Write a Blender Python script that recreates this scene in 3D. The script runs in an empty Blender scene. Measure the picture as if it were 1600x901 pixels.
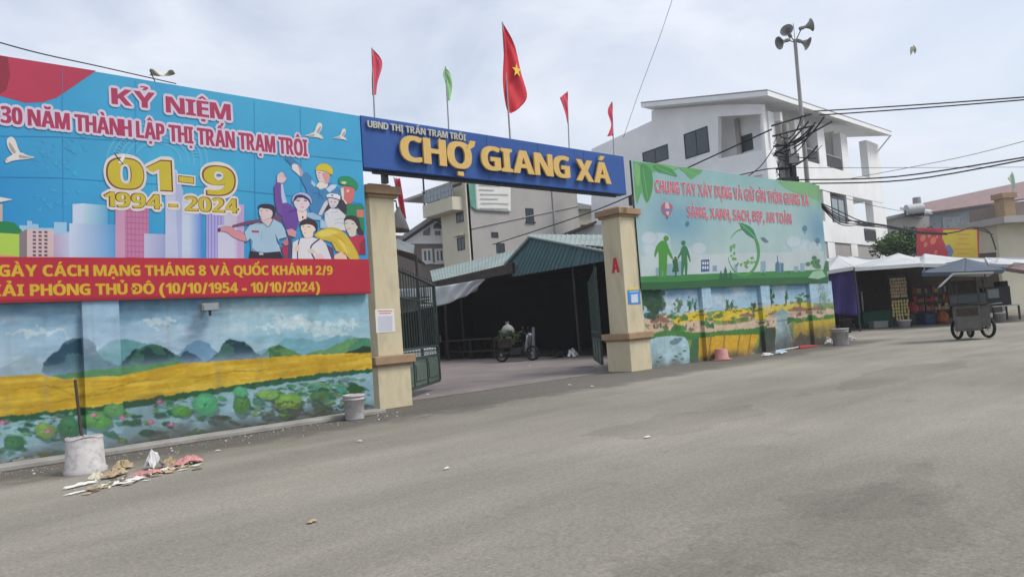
import bpy, bmesh, math, random, unicodedata
import numpy as np
from math import sin, cos, radians, pi, tan
from mathutils import Vector
random.seed(7); rng = np.random.default_rng(5)
SC = bpy.context.scene
COL = SC.collection
# ------------------------------------------------------------------ camera, sky, sun, exposure
F, EYE, PITCH, ROLL, HEAD = 1100.0, 1.3, radians(3.119), radians(4.132), radians(49.298)
_fw0 = np.array([cos(HEAD), sin(HEAD), 0]); _rt0 = np.array([sin(HEAD), -cos(HEAD), 0]); _up0 = np.array([0, 0, 1.0])
FW = _fw0*cos(PITCH) + _up0*sin(PITCH); _u1 = _up0*cos(PITCH) - _fw0*sin(PITCH)
RT = _rt0*cos(ROLL) - _u1*sin(ROLL); UP = _u1*cos(ROLL) + _rt0*sin(ROLL)
CAM = np.array([0, 0, EYE])
cd = bpy.data.cameras.new('camera'); co = bpy.data.objects.new('camera', cd); COL.objects.link(co)
cd.sensor_width = 36; cd.lens = 36*F/1600; cd.clip_start = .05; cd.clip_end = 3000
from mathutils import Matrix
co.matrix_world = Matrix(((RT[0], UP[0], -FW[0], 0), (RT[1], UP[1], -FW[1], 0), (RT[2], UP[2], -FW[2], EYE), (0, 0, 0, 1)))
SC.camera = co
SUNV = Vector((0.52, -0.64, 1.08)).normalized()          # towards the sun
sd = bpy.data.lights.new('sun', 'SUN'); so = bpy.data.objects.new('sun', sd); COL.objects.link(so)
sd.energy = 2.35; sd.angle = radians(20); sd.color = (1, .95, .88)
so.rotation_euler = SUNV.to_track_quat('Z', 'Y').to_euler()
W = bpy.data.worlds.new('World'); SC.world = W; W.use_nodes = True
nt = W.node_tree; N = nt.nodes; L = nt.links
for n in list(N): N.remove(n)
out = N.new('ShaderNodeOutputWorld'); bg = N.new('ShaderNodeBackground'); L.new(bg.outputs[0], out.inputs[0])
sky = N.new('ShaderNodeTexSky'); sky.sky_type = 'NISHITA'; sky.sun_disc = False
sky.sun_elevation = math.asin(SUNV.z); sky.sun_rotation = math.atan2(SUNV.x, SUNV.y)
sky.air_density = 1.3; sky.dust_density = 2.5; sky.ozone_density = 1.5
tc = N.new('ShaderNodeTexCoord'); mp = N.new('ShaderNodeMapping'); mp.inputs['Scale'].default_value = (1.0, 1.0, 2.3)
mp.inputs['Rotation'].default_value = (0, 0, radians(25))
L.new(tc.outputs['Generated'], mp.inputs[0])
n1 = N.new('ShaderNodeTexNoise'); n1.inputs['Scale'].default_value = 3.2; n1.inputs['Detail'].default_value = 7; n1.inputs['Roughness'].default_value = .55
n1.inputs['Distortion'].default_value = .5
L.new(mp.outputs[0], n1.inputs['Vector'])
cr = N.new('ShaderNodeValToRGB'); cr.color_ramp.elements[0].position = .33; cr.color_ramp.elements[1].position = .66
cr.color_ramp.elements[0].color = (.50, .50, .50, 1); cr.color_ramp.elements[1].color = (.97, .97, .97, 1)
L.new(n1.outputs[0], cr.inputs[0])
mx = N.new('ShaderNodeMix'); mx.data_type = 'RGBA'
L.new(cr.outputs[0], mx.inputs['Factor']); L.new(sky.outputs[0], mx.inputs[6]); mx.inputs[7].default_value = (5.75, 6.05, 6.75, 1)
L.new(mx.outputs[2], bg.inputs['Color'])
bg.inputs['Strength'].default_value = .125
SC.view_settings.view_transform = 'Standard'; SC.view_settings.look = 'None'
SC.view_settings.exposure = 0.28; SC.view_settings.gamma = 1; SC.view_settings.use_curve_mapping = False
SC.cycles.max_bounces = 6

# ------------------------------------------------------------------ pixel -> place helpers (photogrammetry of the photograph)
def ray(x, y): return FW + RT*(x-800)/F + UP*(450.5-y)/F
def at(x, y, d): return CAM + ray(x, y)*d                 # at a depth in metres
def gnd(x, y, z=0.0):
    r = ray(x, y); return CAM + r*((z-EYE)/r[2])
class Plane:                                              # a vertical plane: s along it, z up, d out of it towards the street
    def __init__(s, o, ang):
        s.o = np.array([o[0], o[1], 0.0]); a = radians(ang)
        s.e = np.array([cos(a), sin(a), 0]); n = np.array([sin(a), -cos(a), 0])
        s.n = n if np.dot(CAM-s.o, n) > 0 else -n
    def px(s, x, y):
        r = ray(x, y); t = np.dot(s.o-CAM, s.n)/np.dot(r, s.n); p = CAM + r*t
        return (float(np.dot(p-s.o, s.e)), float(p[2]))
    def pxs(s, pts): return [s.px(*p) for p in pts]
    def w(s, q, d=0.0): return s.o + s.e*q[0] + np.array([0, 0, q[1]]) + s.n*d
def lin(c): c /= 255.0; return c/12.92 if c <= .04045 else ((c+.055)/1.055)**2.4
def S(r, g, b, k=1.0): return (min(lin(r)*k, .9), min(lin(g)*k, .9), min(lin(b)*k, .9))

# ------------------------------------------------------------------ materials
MATS = {}
def mat(name, color, rough=.8, var=.12, scale=3.0, bump=0.0, bscale=40.0, metal=0.0, dirt=0.0, dirtcol=(.10, .09, .075), spec=.3, stretch=(1, 1, 1)):
    m = bpy.data.materials.new(name); m.use_nodes = True; n = m.node_tree.nodes; l = m.node_tree.links
    b = n['Principled BSDF']; b.inputs['Roughness'].default_value = rough; b.inputs['Metallic'].default_value = metal
    b.inputs['Specular IOR Level'].default_value = spec
    t = n.new('ShaderNodeTexCoord'); mpn = n.new('ShaderNodeMapping'); mpn.inputs['Scale'].default_value = stretch
    l.new(t.outputs['Object'], mpn.inputs[0])
    ns = n.new('ShaderNodeTexNoise'); ns.inputs['Scale'].default_value = scale; ns.inputs['Detail'].default_value = 6; l.new(mpn.outputs[0], ns.inputs['Vector'])
    if color == 'VCOL':
        at_ = n.new('ShaderNodeAttribute'); at_.attribute_name = 'Col'; src = at_.outputs['Color']
    else:
        rg = n.new('ShaderNodeRGB'); rg.outputs[0].default_value = (*color, 1); src = rg.outputs[0]
    mr = n.new('ShaderNodeMapRange'); mr.inputs['From Min'].default_value = .3; mr.inputs['From Max'].default_value = .7
    mr.inputs['To Min'].default_value = 1-var; mr.inputs['To Max'].default_value = 1+var; l.new(ns.outputs[0], mr.inputs[0])
    mu = n.new('ShaderNodeVectorMath'); mu.operation = 'SCALE'; l.new(src, mu.inputs[0]); l.new(mr.outputs[0], mu.inputs['Scale'])
    cur = mu.outputs[0]
    if dirt > 0:
        nd = n.new('ShaderNodeTexNoise'); nd.inputs['Scale'].default_value = scale*1.7; nd.inputs['Detail'].default_value = 9; nd.inputs['Roughness'].default_value = .7
        l.new(mpn.outputs[0], nd.inputs['Vector'])
        r2 = n.new('ShaderNodeMapRange'); r2.inputs['From Min'].default_value = .5; r2.inputs['From Max'].default_value = .72
        r2.inputs['To Max'].default_value = dirt; l.new(nd.outputs[0], r2.inputs[0])
        mm = n.new('ShaderNodeMix'); mm.data_type = 'RGBA'; l.new(r2.outputs[0], mm.inputs['Factor']); l.new(cur, mm.inputs[6]); mm.inputs[7].default_value = (*dirtcol, 1)
        cur = mm.outputs[2]
    l.new(cur, b.inputs['Base Color'])
    if bump > 0:
        nb = n.new('ShaderNodeTexNoise'); nb.inputs['Scale'].default_value = bscale; nb.inputs['Detail'].default_value = 5; l.new(mpn.outputs[0], nb.inputs['Vector'])
        bp = n.new('ShaderNodeBump'); bp.inputs['Strength'].default_value = bump; bp.inputs['Distance'].default_value = .02
        l.new(nb.outputs[0], bp.inputs['Height']); l.new(bp.outputs[0], b.inputs['Normal'])
    MATS[name] = m; return m
mat('mural_paint', 'VCOL', .75, .10, 2.5, .15, 60)
mat('print_vinyl', 'VCOL', .5, .07, 1.3, .12, 3.0, spec=.35)
mat('cloth_colour', 'VCOL', .85, .08, 5)
mat('asphalt', (.135, .128, .118), .92, .12, .5)
mat('cream_paint', (.545, .485, .335), .8, .08, 2.5, .12, 30, dirt=.45, dirtcol=(.27, .24, .17), stretch=(1, 1, .35))
mat('brown_trim', (.32, .22, .135), .8, .10, 4, .1, 30, dirt=.3, dirtcol=(.12, .09, .06))
mat('sign_blue', (.022, .08, .29), .5, .08, 1.2, .06, 4, dirt=.35, dirtcol=(.05, .10, .22), spec=.3, stretch=(1, 1, .3))
mat('gold_letter', (.60, .40, .13), .45, .06, 6)
mat('silver_letter', (.42, .42, .40), .45, .06, 6)
mat('dark_metal', (.045, .045, .048), .55, .2, 8)
mat('steel', (.30, .30, .31), .45, .15, 5, metal=.3)
mat('rust', (.055, .042, .036), .85, .3, 12)
mat('gate_green', (.035, .058, .050), .6, .25, 6, dirt=.6, dirtcol=(.12, .10, .08))
mat('white_plaster', (.79, .80, .80), .85, .05, .6, .05, 20, dirt=.12, dirtcol=(.35, .35, .33))
mat('grey_plaster', (.37, .355, .345), .88, .07, .4, .05, 20, dirt=.25, dirtcol=(.22, .21, .20))
mat('cream_plaster', (.56, .53, .42), .85, .06, .6, dirt=.15, dirtcol=(.3, .27, .2))
mat('brown_plaster', (.20, .165, .15), .85, .08, 1.0)
mat('house_grey', (.25, .28, .31), .85, .08, .5, dirt=.2, dirtcol=(.16, .17, .18))
mat('roof_red', (.235, .165, .165), .8, .12, 3)
mat('roof_grey', (.26, .27, .28), .7, .1, 3)
mat('concrete', (.30, .29, .27), .92, .15, 3, .3, 20, dirt=.4)
mat('wall_body', (.30, .34, .33), .9, .15, 1.0, .2, 20, dirt=.4)
mat('tin_teal', (.065, .135, .15), .5, .12, .8, dirt=.3, dirtcol=(.06, .09, .09), metal=.15)
mat('tin_pale', (.235, .295, .285), .6, .14, .7, dirt=.65, dirtcol=(.2, .2, .17), metal=.1)
mat('tarp_white', (.47, .49, .50), .6, .08, 2, .4, 5)
mat('tarp_grey', (.42, .47, .49), .55, .12, 2, .5, 6)
mat('tarp_purple', (.045, .035, .16), .6, .2, 1.5, .5, 4)
mat('tarp_blue', (.055, .075, .105), .55, .12, 1.5, .4, 4)
mat('tarp_maroon', (.15, .10, .10), .7, .2, 2)
mat('glass', (.035, .05, .062), .12, .2, 1.0, spec=.6)
mat('pale_glass', (.22, .27, .30), .15, .1, 1.0, spec=.6)
mat('frame_white', (.62, .62, .60), .6, .04, 3)
mat('frame_dark', (.03, .035, .04), .5, .1, 3)
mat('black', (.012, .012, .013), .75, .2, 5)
mat('rubber', (.022, .022, .023), .85, .2, 8)
mat('wood', (.16, .12, .085), .85, .3, 6, stretch=(1, 1, .2))
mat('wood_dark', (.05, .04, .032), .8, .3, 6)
mat('bucket_white', (.46, .44, .44), .65, .10, 7, dirt=.75, dirtcol=(.17, .155, .145))
mat('cement_fill', (.34, .33, .32), .95, .2, 10, .4, 30)
mat('cable', (.018, .018, .02), .7, .2, 4)
mat('pole_concrete', (.34, .33, .31), .9, .12, 2, .2, 20)
mat('horn_grey', (.24, .24, .23), .55, .12, 5)
mat('paper', (.68, .67, .64), .8, .05, 8)
mat('cardboard', (.40, .31, .20), .9, .2, 9)
mat('bag_pink', (.50, .235, .23), .5, .15, 8)
mat('bag_white', (.60, .60, .60), .45, .08, 8)
mat('bag_blue', (.36, .48, .60), .45, .1, 8)
mat('pot_pink', (.42, .20, .19), .7, .15, 8)
mat('broom_red', (.50, .07, .08), .6, .12, 8)
mat('crate_green', (.02, .13, .09), .6, .15, 5)
mat('crate_grey', (.20, .22, .22), .7, .15, 5)
mat('crate_blue', (.06, .10, .20), .6, .15, 5)
mat('cart_metal', (.12, .113, .105), .5, .18, 4, dirt=.5, dirtcol=(.10, .085, .07), metal=.2)
mat('leaf', (.065, .115, .035), .8, .45, 2.5)
mat('leaf_dark', (.025, .045, .018), .8, .4, 2.5)
mat('bark', (.12, .095, .07), .9, .3, 8)
mat('red_cloth', (.58, .075, .12), .75, .12, 4)
mat('red_flag', (.55, .035, .055), .75, .10, 3)
mat('green_cloth', (.27, .52, .24), .75, .12, 4)
mat('pale_green_cloth', (.45, .58, .45), .75, .12, 4)
mat('star_yellow', (.75, .55, .08), .75, .05, 4)
mat('orange_goods', (.45, .14, .05), .7, .3, 9)
mat('yellow_goods', (.50, .42, .16), .5, .3, 25)
mat('scrap', (.55, .53, .42), .8, .2, 20)
mat('red_paint', (.50, .04, .05), .7, .08, 8)
mat('sign_sky', (.05, .22, .62), .5, .08, 8)
mat('green_pipe', (.10, .30, .22), .5, .15, 4)
mat('gate_panel', (.085, .12, .10), .65, .2, 5, dirt=.6, dirtcol=(.12, .10, .08))
mat('courtyard_paving', (.19, .165, .155), .92, .14, .8, .25, 30, dirt=.5, dirtcol=(.09, .08, .072))
mat('verge_dirt', (.088, .079, .070), .97, .25, 2.2, .5, 40, dirt=.6, dirtcol=(.15, .14, .13))

# the road: asphalt with worn lanes, damp patches, grit and fine cracks
def road_material():
    m = MATS['asphalt']; n = m.node_tree.nodes; l = m.node_tree.links; b = n['Principled BSDF']
    t = n.new('ShaderNodeTexCoord')
    def noise(sc, det=6, ro=.6, st=(1, 1, 1), rot=0):
        p = n.new('ShaderNodeMapping'); p.inputs['Scale'].default_value = st; p.inputs['Rotation'].default_value = (0, 0, rot); l.new(t.outputs['Object'], p.inputs[0])
        q = n.new('ShaderNodeTexNoise'); q.inputs['Scale'].default_value = sc; q.inputs['Detail'].default_value = det; q.inputs['Roughness'].default_value = ro
        l.new(p.outputs[0], q.inputs['Vector']); return q.outputs[0]
    def rng_(x, a, c, lo, hi):
        r = n.new('ShaderNodeMapRange'); r.inputs['From Min'].default_value = a; r.inputs['From Max'].default_value = c
        r.inputs['To Min'].default_value = lo; r.inputs['To Max'].default_value = hi; l.new(x, r.inputs[0]); return r.outputs[0]
    def mul(a, c):
        q = n.new('ShaderNodeMath'); q.operation = 'MULTIPLY'; l.new(a, q.inputs[0]); l.new(c, q.inputs[1]); return q.outputs[0]
    k = rng_(noise(.16, 4, .5), .35, .65, .80, 1.16)                       # broad tone
    k = mul(k, rng_(noise(.22, 7, .6, (1, 5, 1), .12), .35, .65, .88, 1.12))        # wheel-worn streaks along the street
    k = mul(k, rng_(noise(.38, 9, .7), .60, .66, 1.0, .90))               # old damp patches
    k = mul(k, rng_(noise(1.7, 9, .75), .60, .72, 1.0, .72))               # oil stains
    k = mul(k, rng_(noise(38, 4, .85), .30, .70, .66, 1.34))                # aggregate
    k = mul(k, rng_(noise(14, 4, .7), .3, .7, .90, 1.10))
    v = n.new('ShaderNodeTexVoronoi'); v.feature = 'DISTANCE_TO_EDGE'; v.inputs['Scale'].default_value = .33
    mp2 = n.new('ShaderNodeMapping'); l.new(t.outputs['Object'], mp2.inputs[0])
    ad = n.new('ShaderNodeVectorMath'); ad.operation = 'ADD'; nn = n.new('ShaderNodeTexNoise'); nn.inputs['Scale'].default_value = 1.4; nn.inputs['Detail'].default_value = 6
    l.new(t.outputs['Object'], nn.inputs['Vector']); l.new(nn.outputs['Color'], ad.inputs[0]); l.new(mp2.outputs[0], ad.inputs[1]); l.new(ad.outputs[0], v.inputs['Vector'])
    k = mul(k, rng_(v.outputs['Distance'], 0.0, .004, .90, 1.0))
    # spilled water drying on the near right of the road, hard edged, and dust worn off along the kerb
    sep = n.new('ShaderNodeSeparateXYZ'); l.new(t.outputs['Object'], sep.inputs[0])
    def damp(cx, cy, rx, ry, sc, lo):
        a = []
        for o_, c_, r_ in (('X', cx, rx), ('Y', cy, ry)):
            q = n.new('ShaderNodeMath'); q.operation = 'SUBTRACT'; l.new(sep.outputs[o_], q.inputs[0]); q.inputs[1].default_value = c_
            w = n.new('ShaderNodeMath'); w.operation = 'DIVIDE'; l.new(q.outputs[0], w.inputs[0]); w.inputs[1].default_value = r_
            e = n.new('ShaderNodeMath'); e.operation = 'POWER'; l.new(w.outputs[0], e.inputs[0]); e.inputs[1].default_value = 2; a.append(e.outputs[0])
        q = n.new('ShaderNodeMath'); q.operation = 'ADD'; l.new(a[0], q.inputs[0]); l.new(a[1], q.inputs[1])
        w = n.new('ShaderNodeMath'); w.operation = 'MULTIPLY_ADD'; l.new(noise(sc, 7, .6), w.inputs[0]); w.inputs[1].default_value = -3.4; l.new(q.outputs[0], w.inputs[2])
        return rng_(w.outputs[0], -1.18, -1.10, lo, 1.0)
    for a_ in DAMP: k = mul(k, damp(*a_))
    rg = n.new('ShaderNodeMix'); rg.data_type = 'RGBA'; l.new(noise(.30, 5, .6), rg.inputs['Factor'])
    rg.inputs[6].default_value = (.250, .238, .206, 1); rg.inputs[7].default_value = (.224, .206, .170, 1)
    sc = n.new('ShaderNodeVectorMath'); sc.operation = 'SCALE'; l.new(rg.outputs[2], sc.inputs[0]); l.new(k, sc.inputs['Scale'])
    l.new(sc.outputs[0], b.inputs['Base Color'])
    bp = n.new('ShaderNodeBump'); bp.inputs['Strength'].default_value = .5; bp.inputs['Distance'].default_value = .012
    l.new(noise(45, 5, .8), bp.inputs['Height']); l.new(bp.outputs[0], b.inputs['Normal'])
DAMP = []
for x_, y_, rx_, ry_, sc_, lo_ in ((1275, 830, 1.5, .8, 1.3, .88), (1090, 880, .8, .5, 1.6, .90), (1390, 770, 1.1, .4, 1.4, .90), (1080, 655, 1.9, .8, .9, .86), (1440, 575, 4.5, .7, .5, .84), (700, 640, 1.6, .8, 1.1, .80)):
    q_ = gnd(x_, y_); DAMP.append((float(q_[0]), float(q_[1]), rx_, ry_, sc_, lo_))
road_material()

# ------------------------------------------------------------------ mesh builder
class MB:
    def __init__(s): s.v = []; s.f = []; s.m = []; s.c = []; s.sm = []
    def add(s, vs, fs, m=0, c=(1, 1, 1), smooth=False):
        b = len(s.v); s.v += [tuple(map(float, p)) for p in vs]
        for i, f in enumerate(fs):
            s.f.append([b+k for k in f]); s.m.append(m); s.sm.append(smooth)
            s.c.append([c]*len(f) if not isinstance(c, list) else [c[k] for k in f])
        return s
    def box(s, c, size, rz=0.0, m=0, tilt=None, col=(1, 1, 1), taper=1.0):
        hx, hy, hz = size[0]/2, size[1]/2, size[2]/2
        vs = [(x*hx*(taper if z > 0 else 1), y*hy*(taper if z > 0 else 1), z*hz) for z in (-1, 1) for y in (-1, 1) for x in (-1, 1)]
        R = Matrix.Rotation(rz, 3, 'Z')
        if tilt: R = R @ Matrix.Rotation(tilt[0], 3, 'X') @ Matrix.Rotation(tilt[1], 3, 'Y')
        vs = [R @ Vector(p) + Vector(c) for p in vs]
        return s.add(vs, [(0, 2, 3, 1), (4, 5, 7, 6), (0, 1, 5, 4), (2, 6, 7, 3), (0, 4, 6, 2), (1, 3, 7, 5)], m, col)
    def cone(s, p0, p1, r0, r1, n=12, m=0, cap=True, col=(1, 1, 1), smooth=True):
        p0 = Vector(p0); p1 = Vector(p1); d = (p1-p0).normalized()
        a = d.cross(Vector((0, 0, 1))); a = Vector((1, 0, 0)) if a.length < 1e-4 else a.normalized(); b = d.cross(a)
        vs = []
        for p, r in ((p0, r0), (p1, r1)): vs += [p+(a*cos(2*pi*k/n)+b*sin(2*pi*k/n))*r for k in range(n)]
        s.add(vs, [(k, (k+1) % n, n+(k+1) % n, n+k) for k in range(n)], m, col, smooth)
        if cap: s.add(vs, [tuple(range(n-1, -1, -1)), tuple(range(n, 2*n))], m, col)
        return s
    def tube(s, pts, r, n=8, m=0, col=(1, 1, 1)):
        pts = [Vector(p) for p in pts]; vs = []; R = r if isinstance(r, (list, tuple)) else [r]*len(pts)
        for i, p in enumerate(pts):
            d = (pts[min(i+1, len(pts)-1)]-pts[max(i-1, 0)]).normalized()
            a = d.cross(Vector((0, 0, 1))); a = Vector((1, 0, 0)) if a.length < 1e-3 else a.normalized(); b = d.cross(a)
            vs += [p+(a*cos(2*pi*k/n)+b*sin(2*pi*k/n))*R[i] for k in range(n)]
        fs = [(i*n+k, i*n+(k+1) % n, (i+1)*n+(k+1) % n, (i+1)*n+k) for i in range(len(pts)-1) for k in range(n)]
        s.add(vs, fs, m, col, True); e = (len(pts)-1)*n
        return s.add(vs, [tuple(range(n-1, -1, -1)), tuple(range(e, e+n))], m, col)
    def lathe(s, prof, c=(0, 0, 0), n=24, m=0, R=None, smooth=True, ang=2*pi):
        vs = []
        for r, z in prof:
            for k in range(n):
                a = ang*k/n; p = Vector((r*cos(a), r*sin(a), z)); p = R @ p if R else p
                vs.append(p+Vector(c))
        fs = [(i*n+k, i*n+(k+1) % n, (i+1)*n+(k+1) % n, (i+1)*n+k) for i in range(len(prof)-1) for k in range(n)]
        return s.add(vs, fs, m, (1, 1, 1), smooth)
    def slab(s, pl, pts, d0, d1, m=0, col=(1, 1, 1)):        # polygon in a Plane's (s,z), solid from d0 (back) to d1 (front)
        n = len(pts); vs = [pl.w(p, d0) for p in pts]+[pl.w(p, d1) for p in pts]
        return s.add(vs, [tuple(range(n)), tuple(range(n, 2*n))]+[(k, (k+1) % n, n+(k+1) % n, n+k) for k in range(n)], m, col)
    def rect(s, pl, s0, s1, z0, z1, d0, d1, m=0, col=(1, 1, 1)):
        return s.slab(pl, [(s0, z0), (s1, z0), (s1, z1), (s0, z1)], d0, d1, m, col)
    def grid(s, fn, nu, nv, m=0, colfn=None, smooth=True):
        vs = [fn(i/nu, j/nv) for j in range(nv+1) for i in range(nu+1)]; w = nu+1
        fs = [(j*w+i, j*w+i+1, (j+1)*w+i+1, (j+1)*w+i) for j in range(nv) for i in range(nu)]
        return s.add(vs, fs, m, [colfn(i/nu, j/nv) for j in range(nv+1) for i in range(nu+1)] if colfn else (1, 1, 1), smooth)
    def build(s, name, mats, parent=None, local=False, vcol=False, thick=0.0):
        me = bpy.data.meshes.new(name); off = Vector((0, 0, 0))
        if parent is not None and not local: off = parent['_w'] if '_w' in parent else Vector((0, 0, 0))
        off = Vector(off)
        me.from_pydata([tuple(Vector(p)-off) for p in s.v], [], s.f)
        me.polygons.foreach_set('material_index', s.m); me.polygons.foreach_set('use_smooth', s.sm)
        for k in (mats if isinstance(mats, (list, tuple)) else [mats]): me.materials.append(MATS[k])
        if vcol:
            a = me.color_attributes.new('Col', 'FLOAT_COLOR', 'CORNER')
            flat = np.array([(*c, 1.0) for f in s.c for c in f], dtype=np.float32).ravel(); a.data.foreach_set('color', flat)
        me.validate(); me.update()
        bm = bmesh.new(); bm.from_mesh(me)
        bmesh.ops.recalc_face_normals(bm, faces=bm.faces[:]) if not vcol else None
        bm.to_mesh(me); bm.free()
        o = bpy.data.objects.new(name, me); COL.objects.link(o)
        if parent is not None: o.parent = parent; o['_w'] = tuple(off)
        if thick: md = o.modifiers.new('thick', 'SOLIDIFY'); md.thickness = thick
        return o
def bevel(o, w=.02, seg=2):
    md = o.modifiers.new('bevel', 'BEVEL'); md.width = w; md.segments = seg; md.limit_method = 'ANGLE'; return o
def tag(o, label=None, cat=None, group=None, kind=None):
    if label: o['label'] = label
    if cat: o['category'] = cat
    if group: o['group'] = group
    if kind: o['kind'] = kind
    return o
def thing(name, label, cat, loc=(0, 0, 0), rz=0.0, group=None):
    o = bpy.data.objects.new(name, None); COL.objects.link(o); o.empty_display_size = .2
    o.location = tuple(map(float, loc)); o.rotation_euler = (0, 0, rz); o['_w'] = tuple(map(float, loc))
    return tag(o, label, cat, group)
def solo(mb, name, mats, label, cat, loc, group=None, vcol=False, thick=0.0):   # a thing that is one mesh, origin at loc
    mb.v = [tuple(Vector(p)-Vector(loc)) for p in mb.v]
    o = mb.build(name, mats, vcol=vcol, thick=thick); o.location = tuple(map(float, loc)); return tag(o, label, cat, group)
def copy_tree(o, parent=None):
    c = o.copy(); COL.objects.link(c)
    if parent is not None: c.parent = parent
    for ch in list(o.children): copy_tree(ch, c)
    return c
def catmull(pts, n=6, closed=True):
    out = []; N_ = len(pts); rngk = range(N_ if closed else N_-1)
    for i in rngk:
        p = [np.array(pts[(i+k) % N_] if closed else pts[min(max(i+k, 0), N_-1)], float) for k in (-1, 0, 1, 2)]
        for j in range(n):
            t = j/n
            out.append(tuple(.5*((2*p[1])+(-p[0]+p[2])*t+(2*p[0]-5*p[1]+4*p[2]-p[3])*t*t+(-p[0]+3*p[1]-3*p[2]+p[3])*t**3)))
    if not closed: out.append(tuple(pts[-1]))
    return out
def ell(cx, cy, rx, ry, n=20, a=0.0):
    return [(cx+rx*cos(2*pi*k/n)*cos(a)-ry*sin(2*pi*k/n)*sin(a), cy+rx*cos(2*pi*k/n)*sin(a)+ry*sin(2*pi*k/n)*cos(a)) for k in range(n)]

# ------------------------------------------------------------------ lettering: built-in font glyphs, own Vietnamese marks
GL = {}
def base_glyph(ch, off):
    k = (ch, off)
    if k in GL: return GL[k]
    c = bpy.data.curves.new('glyph', 'FONT'); c.body = chr(0x1D5D4+ord(ch)-65) if 'A' <= ch <= 'Z' else chr(0x1D7EC+int(ch)) if ch.isdigit() else ch; c.size = 1; c.offset = off if ch.isalnum() else off+.035; c.resolution_u = 4
    o = bpy.data.objects.new('glyph', c); COL.objects.link(o)
    dg = bpy.context.evaluated_depsgraph_get(); dg.update()
    m = bpy.data.meshes.new_from_object(o.evaluated_get(dg))
    r = ([(p.co.x, p.co.y) for p in m.vertices], [list(f.vertices) for f in m.polygons])
    bpy.data.objects.remove(o); bpy.data.curves.remove(c); bpy.data.meshes.remove(m)
    GL[k] = r; return r
def marks_for(ch):
    d = unicodedata.normalize('NFD', ch); return d[0], d[1:]
def glyph(ch, off):
    bar = ch == 'Đ'
    b, mk = marks_for('D' if bar else ch)
    v, f = base_glyph(b, off); v = list(v); f = [list(x) for x in f]
    xs = [p[0] for p in v]; x0, x1 = min(xs), max(xs); cx = (x0+x1)/2
    def addp(pts):
        cxm = sum(p[0] for p in pts)/len(pts); cym = sum(p[1] for p in pts)/len(pts); q = []
        w = max(p[0] for p in pts)-min(p[0] for p in pts); h = max(p[1] for p in pts)-min(p[1] for p in pts)
        for p in pts: q.append((cxm+(p[0]-cxm)*(1+2*off/max(w, .05)), cym+(p[1]-cym)*(1+2*off/max(h, .05))))
        k = len(v); v.extend(q); f.append(list(range(k, k+len(q))))
    if bar: addp([(x0-.07, .32), (x0+.26, .32), (x0+.26, .43), (x0-.07, .43)])
    y = .78; two = len([m for m in mk if m in '\u0302\u0306']) > 0
    for m in mk:
        ox, oy = (.17, .10) if (two and m in '\u0301\u0300\u0309\u0303') else (0, 0)
        c0 = cx+ox; yy = y+oy
        if m == '\u0302':
            addp([(cx-.16, y), (cx-.08, y), (cx, y+.08), (cx, y+.15)]); addp([(cx+.16, y), (cx, y+.15), (cx, y+.08), (cx+.08, y)])
        elif m == '\u0306':
            addp([(cx-.15, y+.13), (cx-.15, y+.06), (cx-.07, y), (cx+.07, y), (cx+.15, y+.06), (cx+.15, y+.13), (cx+.09, y+.13), (cx+.05, y+.06), (cx-.05, y+.06), (cx-.09, y+.13)])
        elif m == '\u0301': addp([(c0-.09, yy), (c0+.0, yy), (c0+.13, yy+.15), (c0-.01, yy+.15)])
        elif m == '\u0300': addp([(c0, yy), (c0+.09, yy), (c0+.01, yy+.15), (c0-.13, yy+.15)])
        elif m == '\u0303': addp([(c0-.16, yy+.02), (c0-.07, yy+.10), (c0+.05, yy+.02), (c0+.16, yy+.06), (c0+.16, yy+.13), (c0+.06, yy+.09), (c0-.06, yy+.16), (c0-.16, yy+.09)])
        elif m == '\u0309': addp([(c0-.03, yy-.01), (c0+.05, yy-.01), (c0+.05, yy+.04), (c0+.12, yy+.08), (c0+.10, yy+.15), (c0+.0, yy+.18), (c0-.11, yy+.15), (c0-.09, yy+.10), (c0+.0, yy+.12), (c0+.04, yy+.09), (c0-.03, yy+.05)])
        elif m == '\u0323': addp([(cx-.06, -.20), (cx+.06, -.20), (cx+.06, -.09), (cx-.06, -.09)])
        elif m == '\u031b': addp([(x1-.10, .60), (x1-.02, .56), (x1+.10, .64), (x1+.14, .78), (x1+.02, .78), (x1+.0, .70)])
    return v, f, x0, x1
def text_units(txt, off, ref=None, gap=.075, space=.26):
    """glyphs laid out by their width at the offset ref, drawn at the offset off."""
    ref = off if ref is None else ref; x = 0; V = []; Fc = []
    for ch in txt:
        if ch == ' ': x += space; continue
        b = [p[0] for p in base_glyph(marks_for('D' if ch == 'Đ' else ch)[0], ref)[0]]; v, f, _, _ = glyph(ch, off); k = len(V)
        V += [(p[0]-min(b)+x, p[1]) for p in v]; Fc += [[k+i for i in q] for q in f]; x += max(b)-min(b)+gap
    return V, Fc, x-gap
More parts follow.
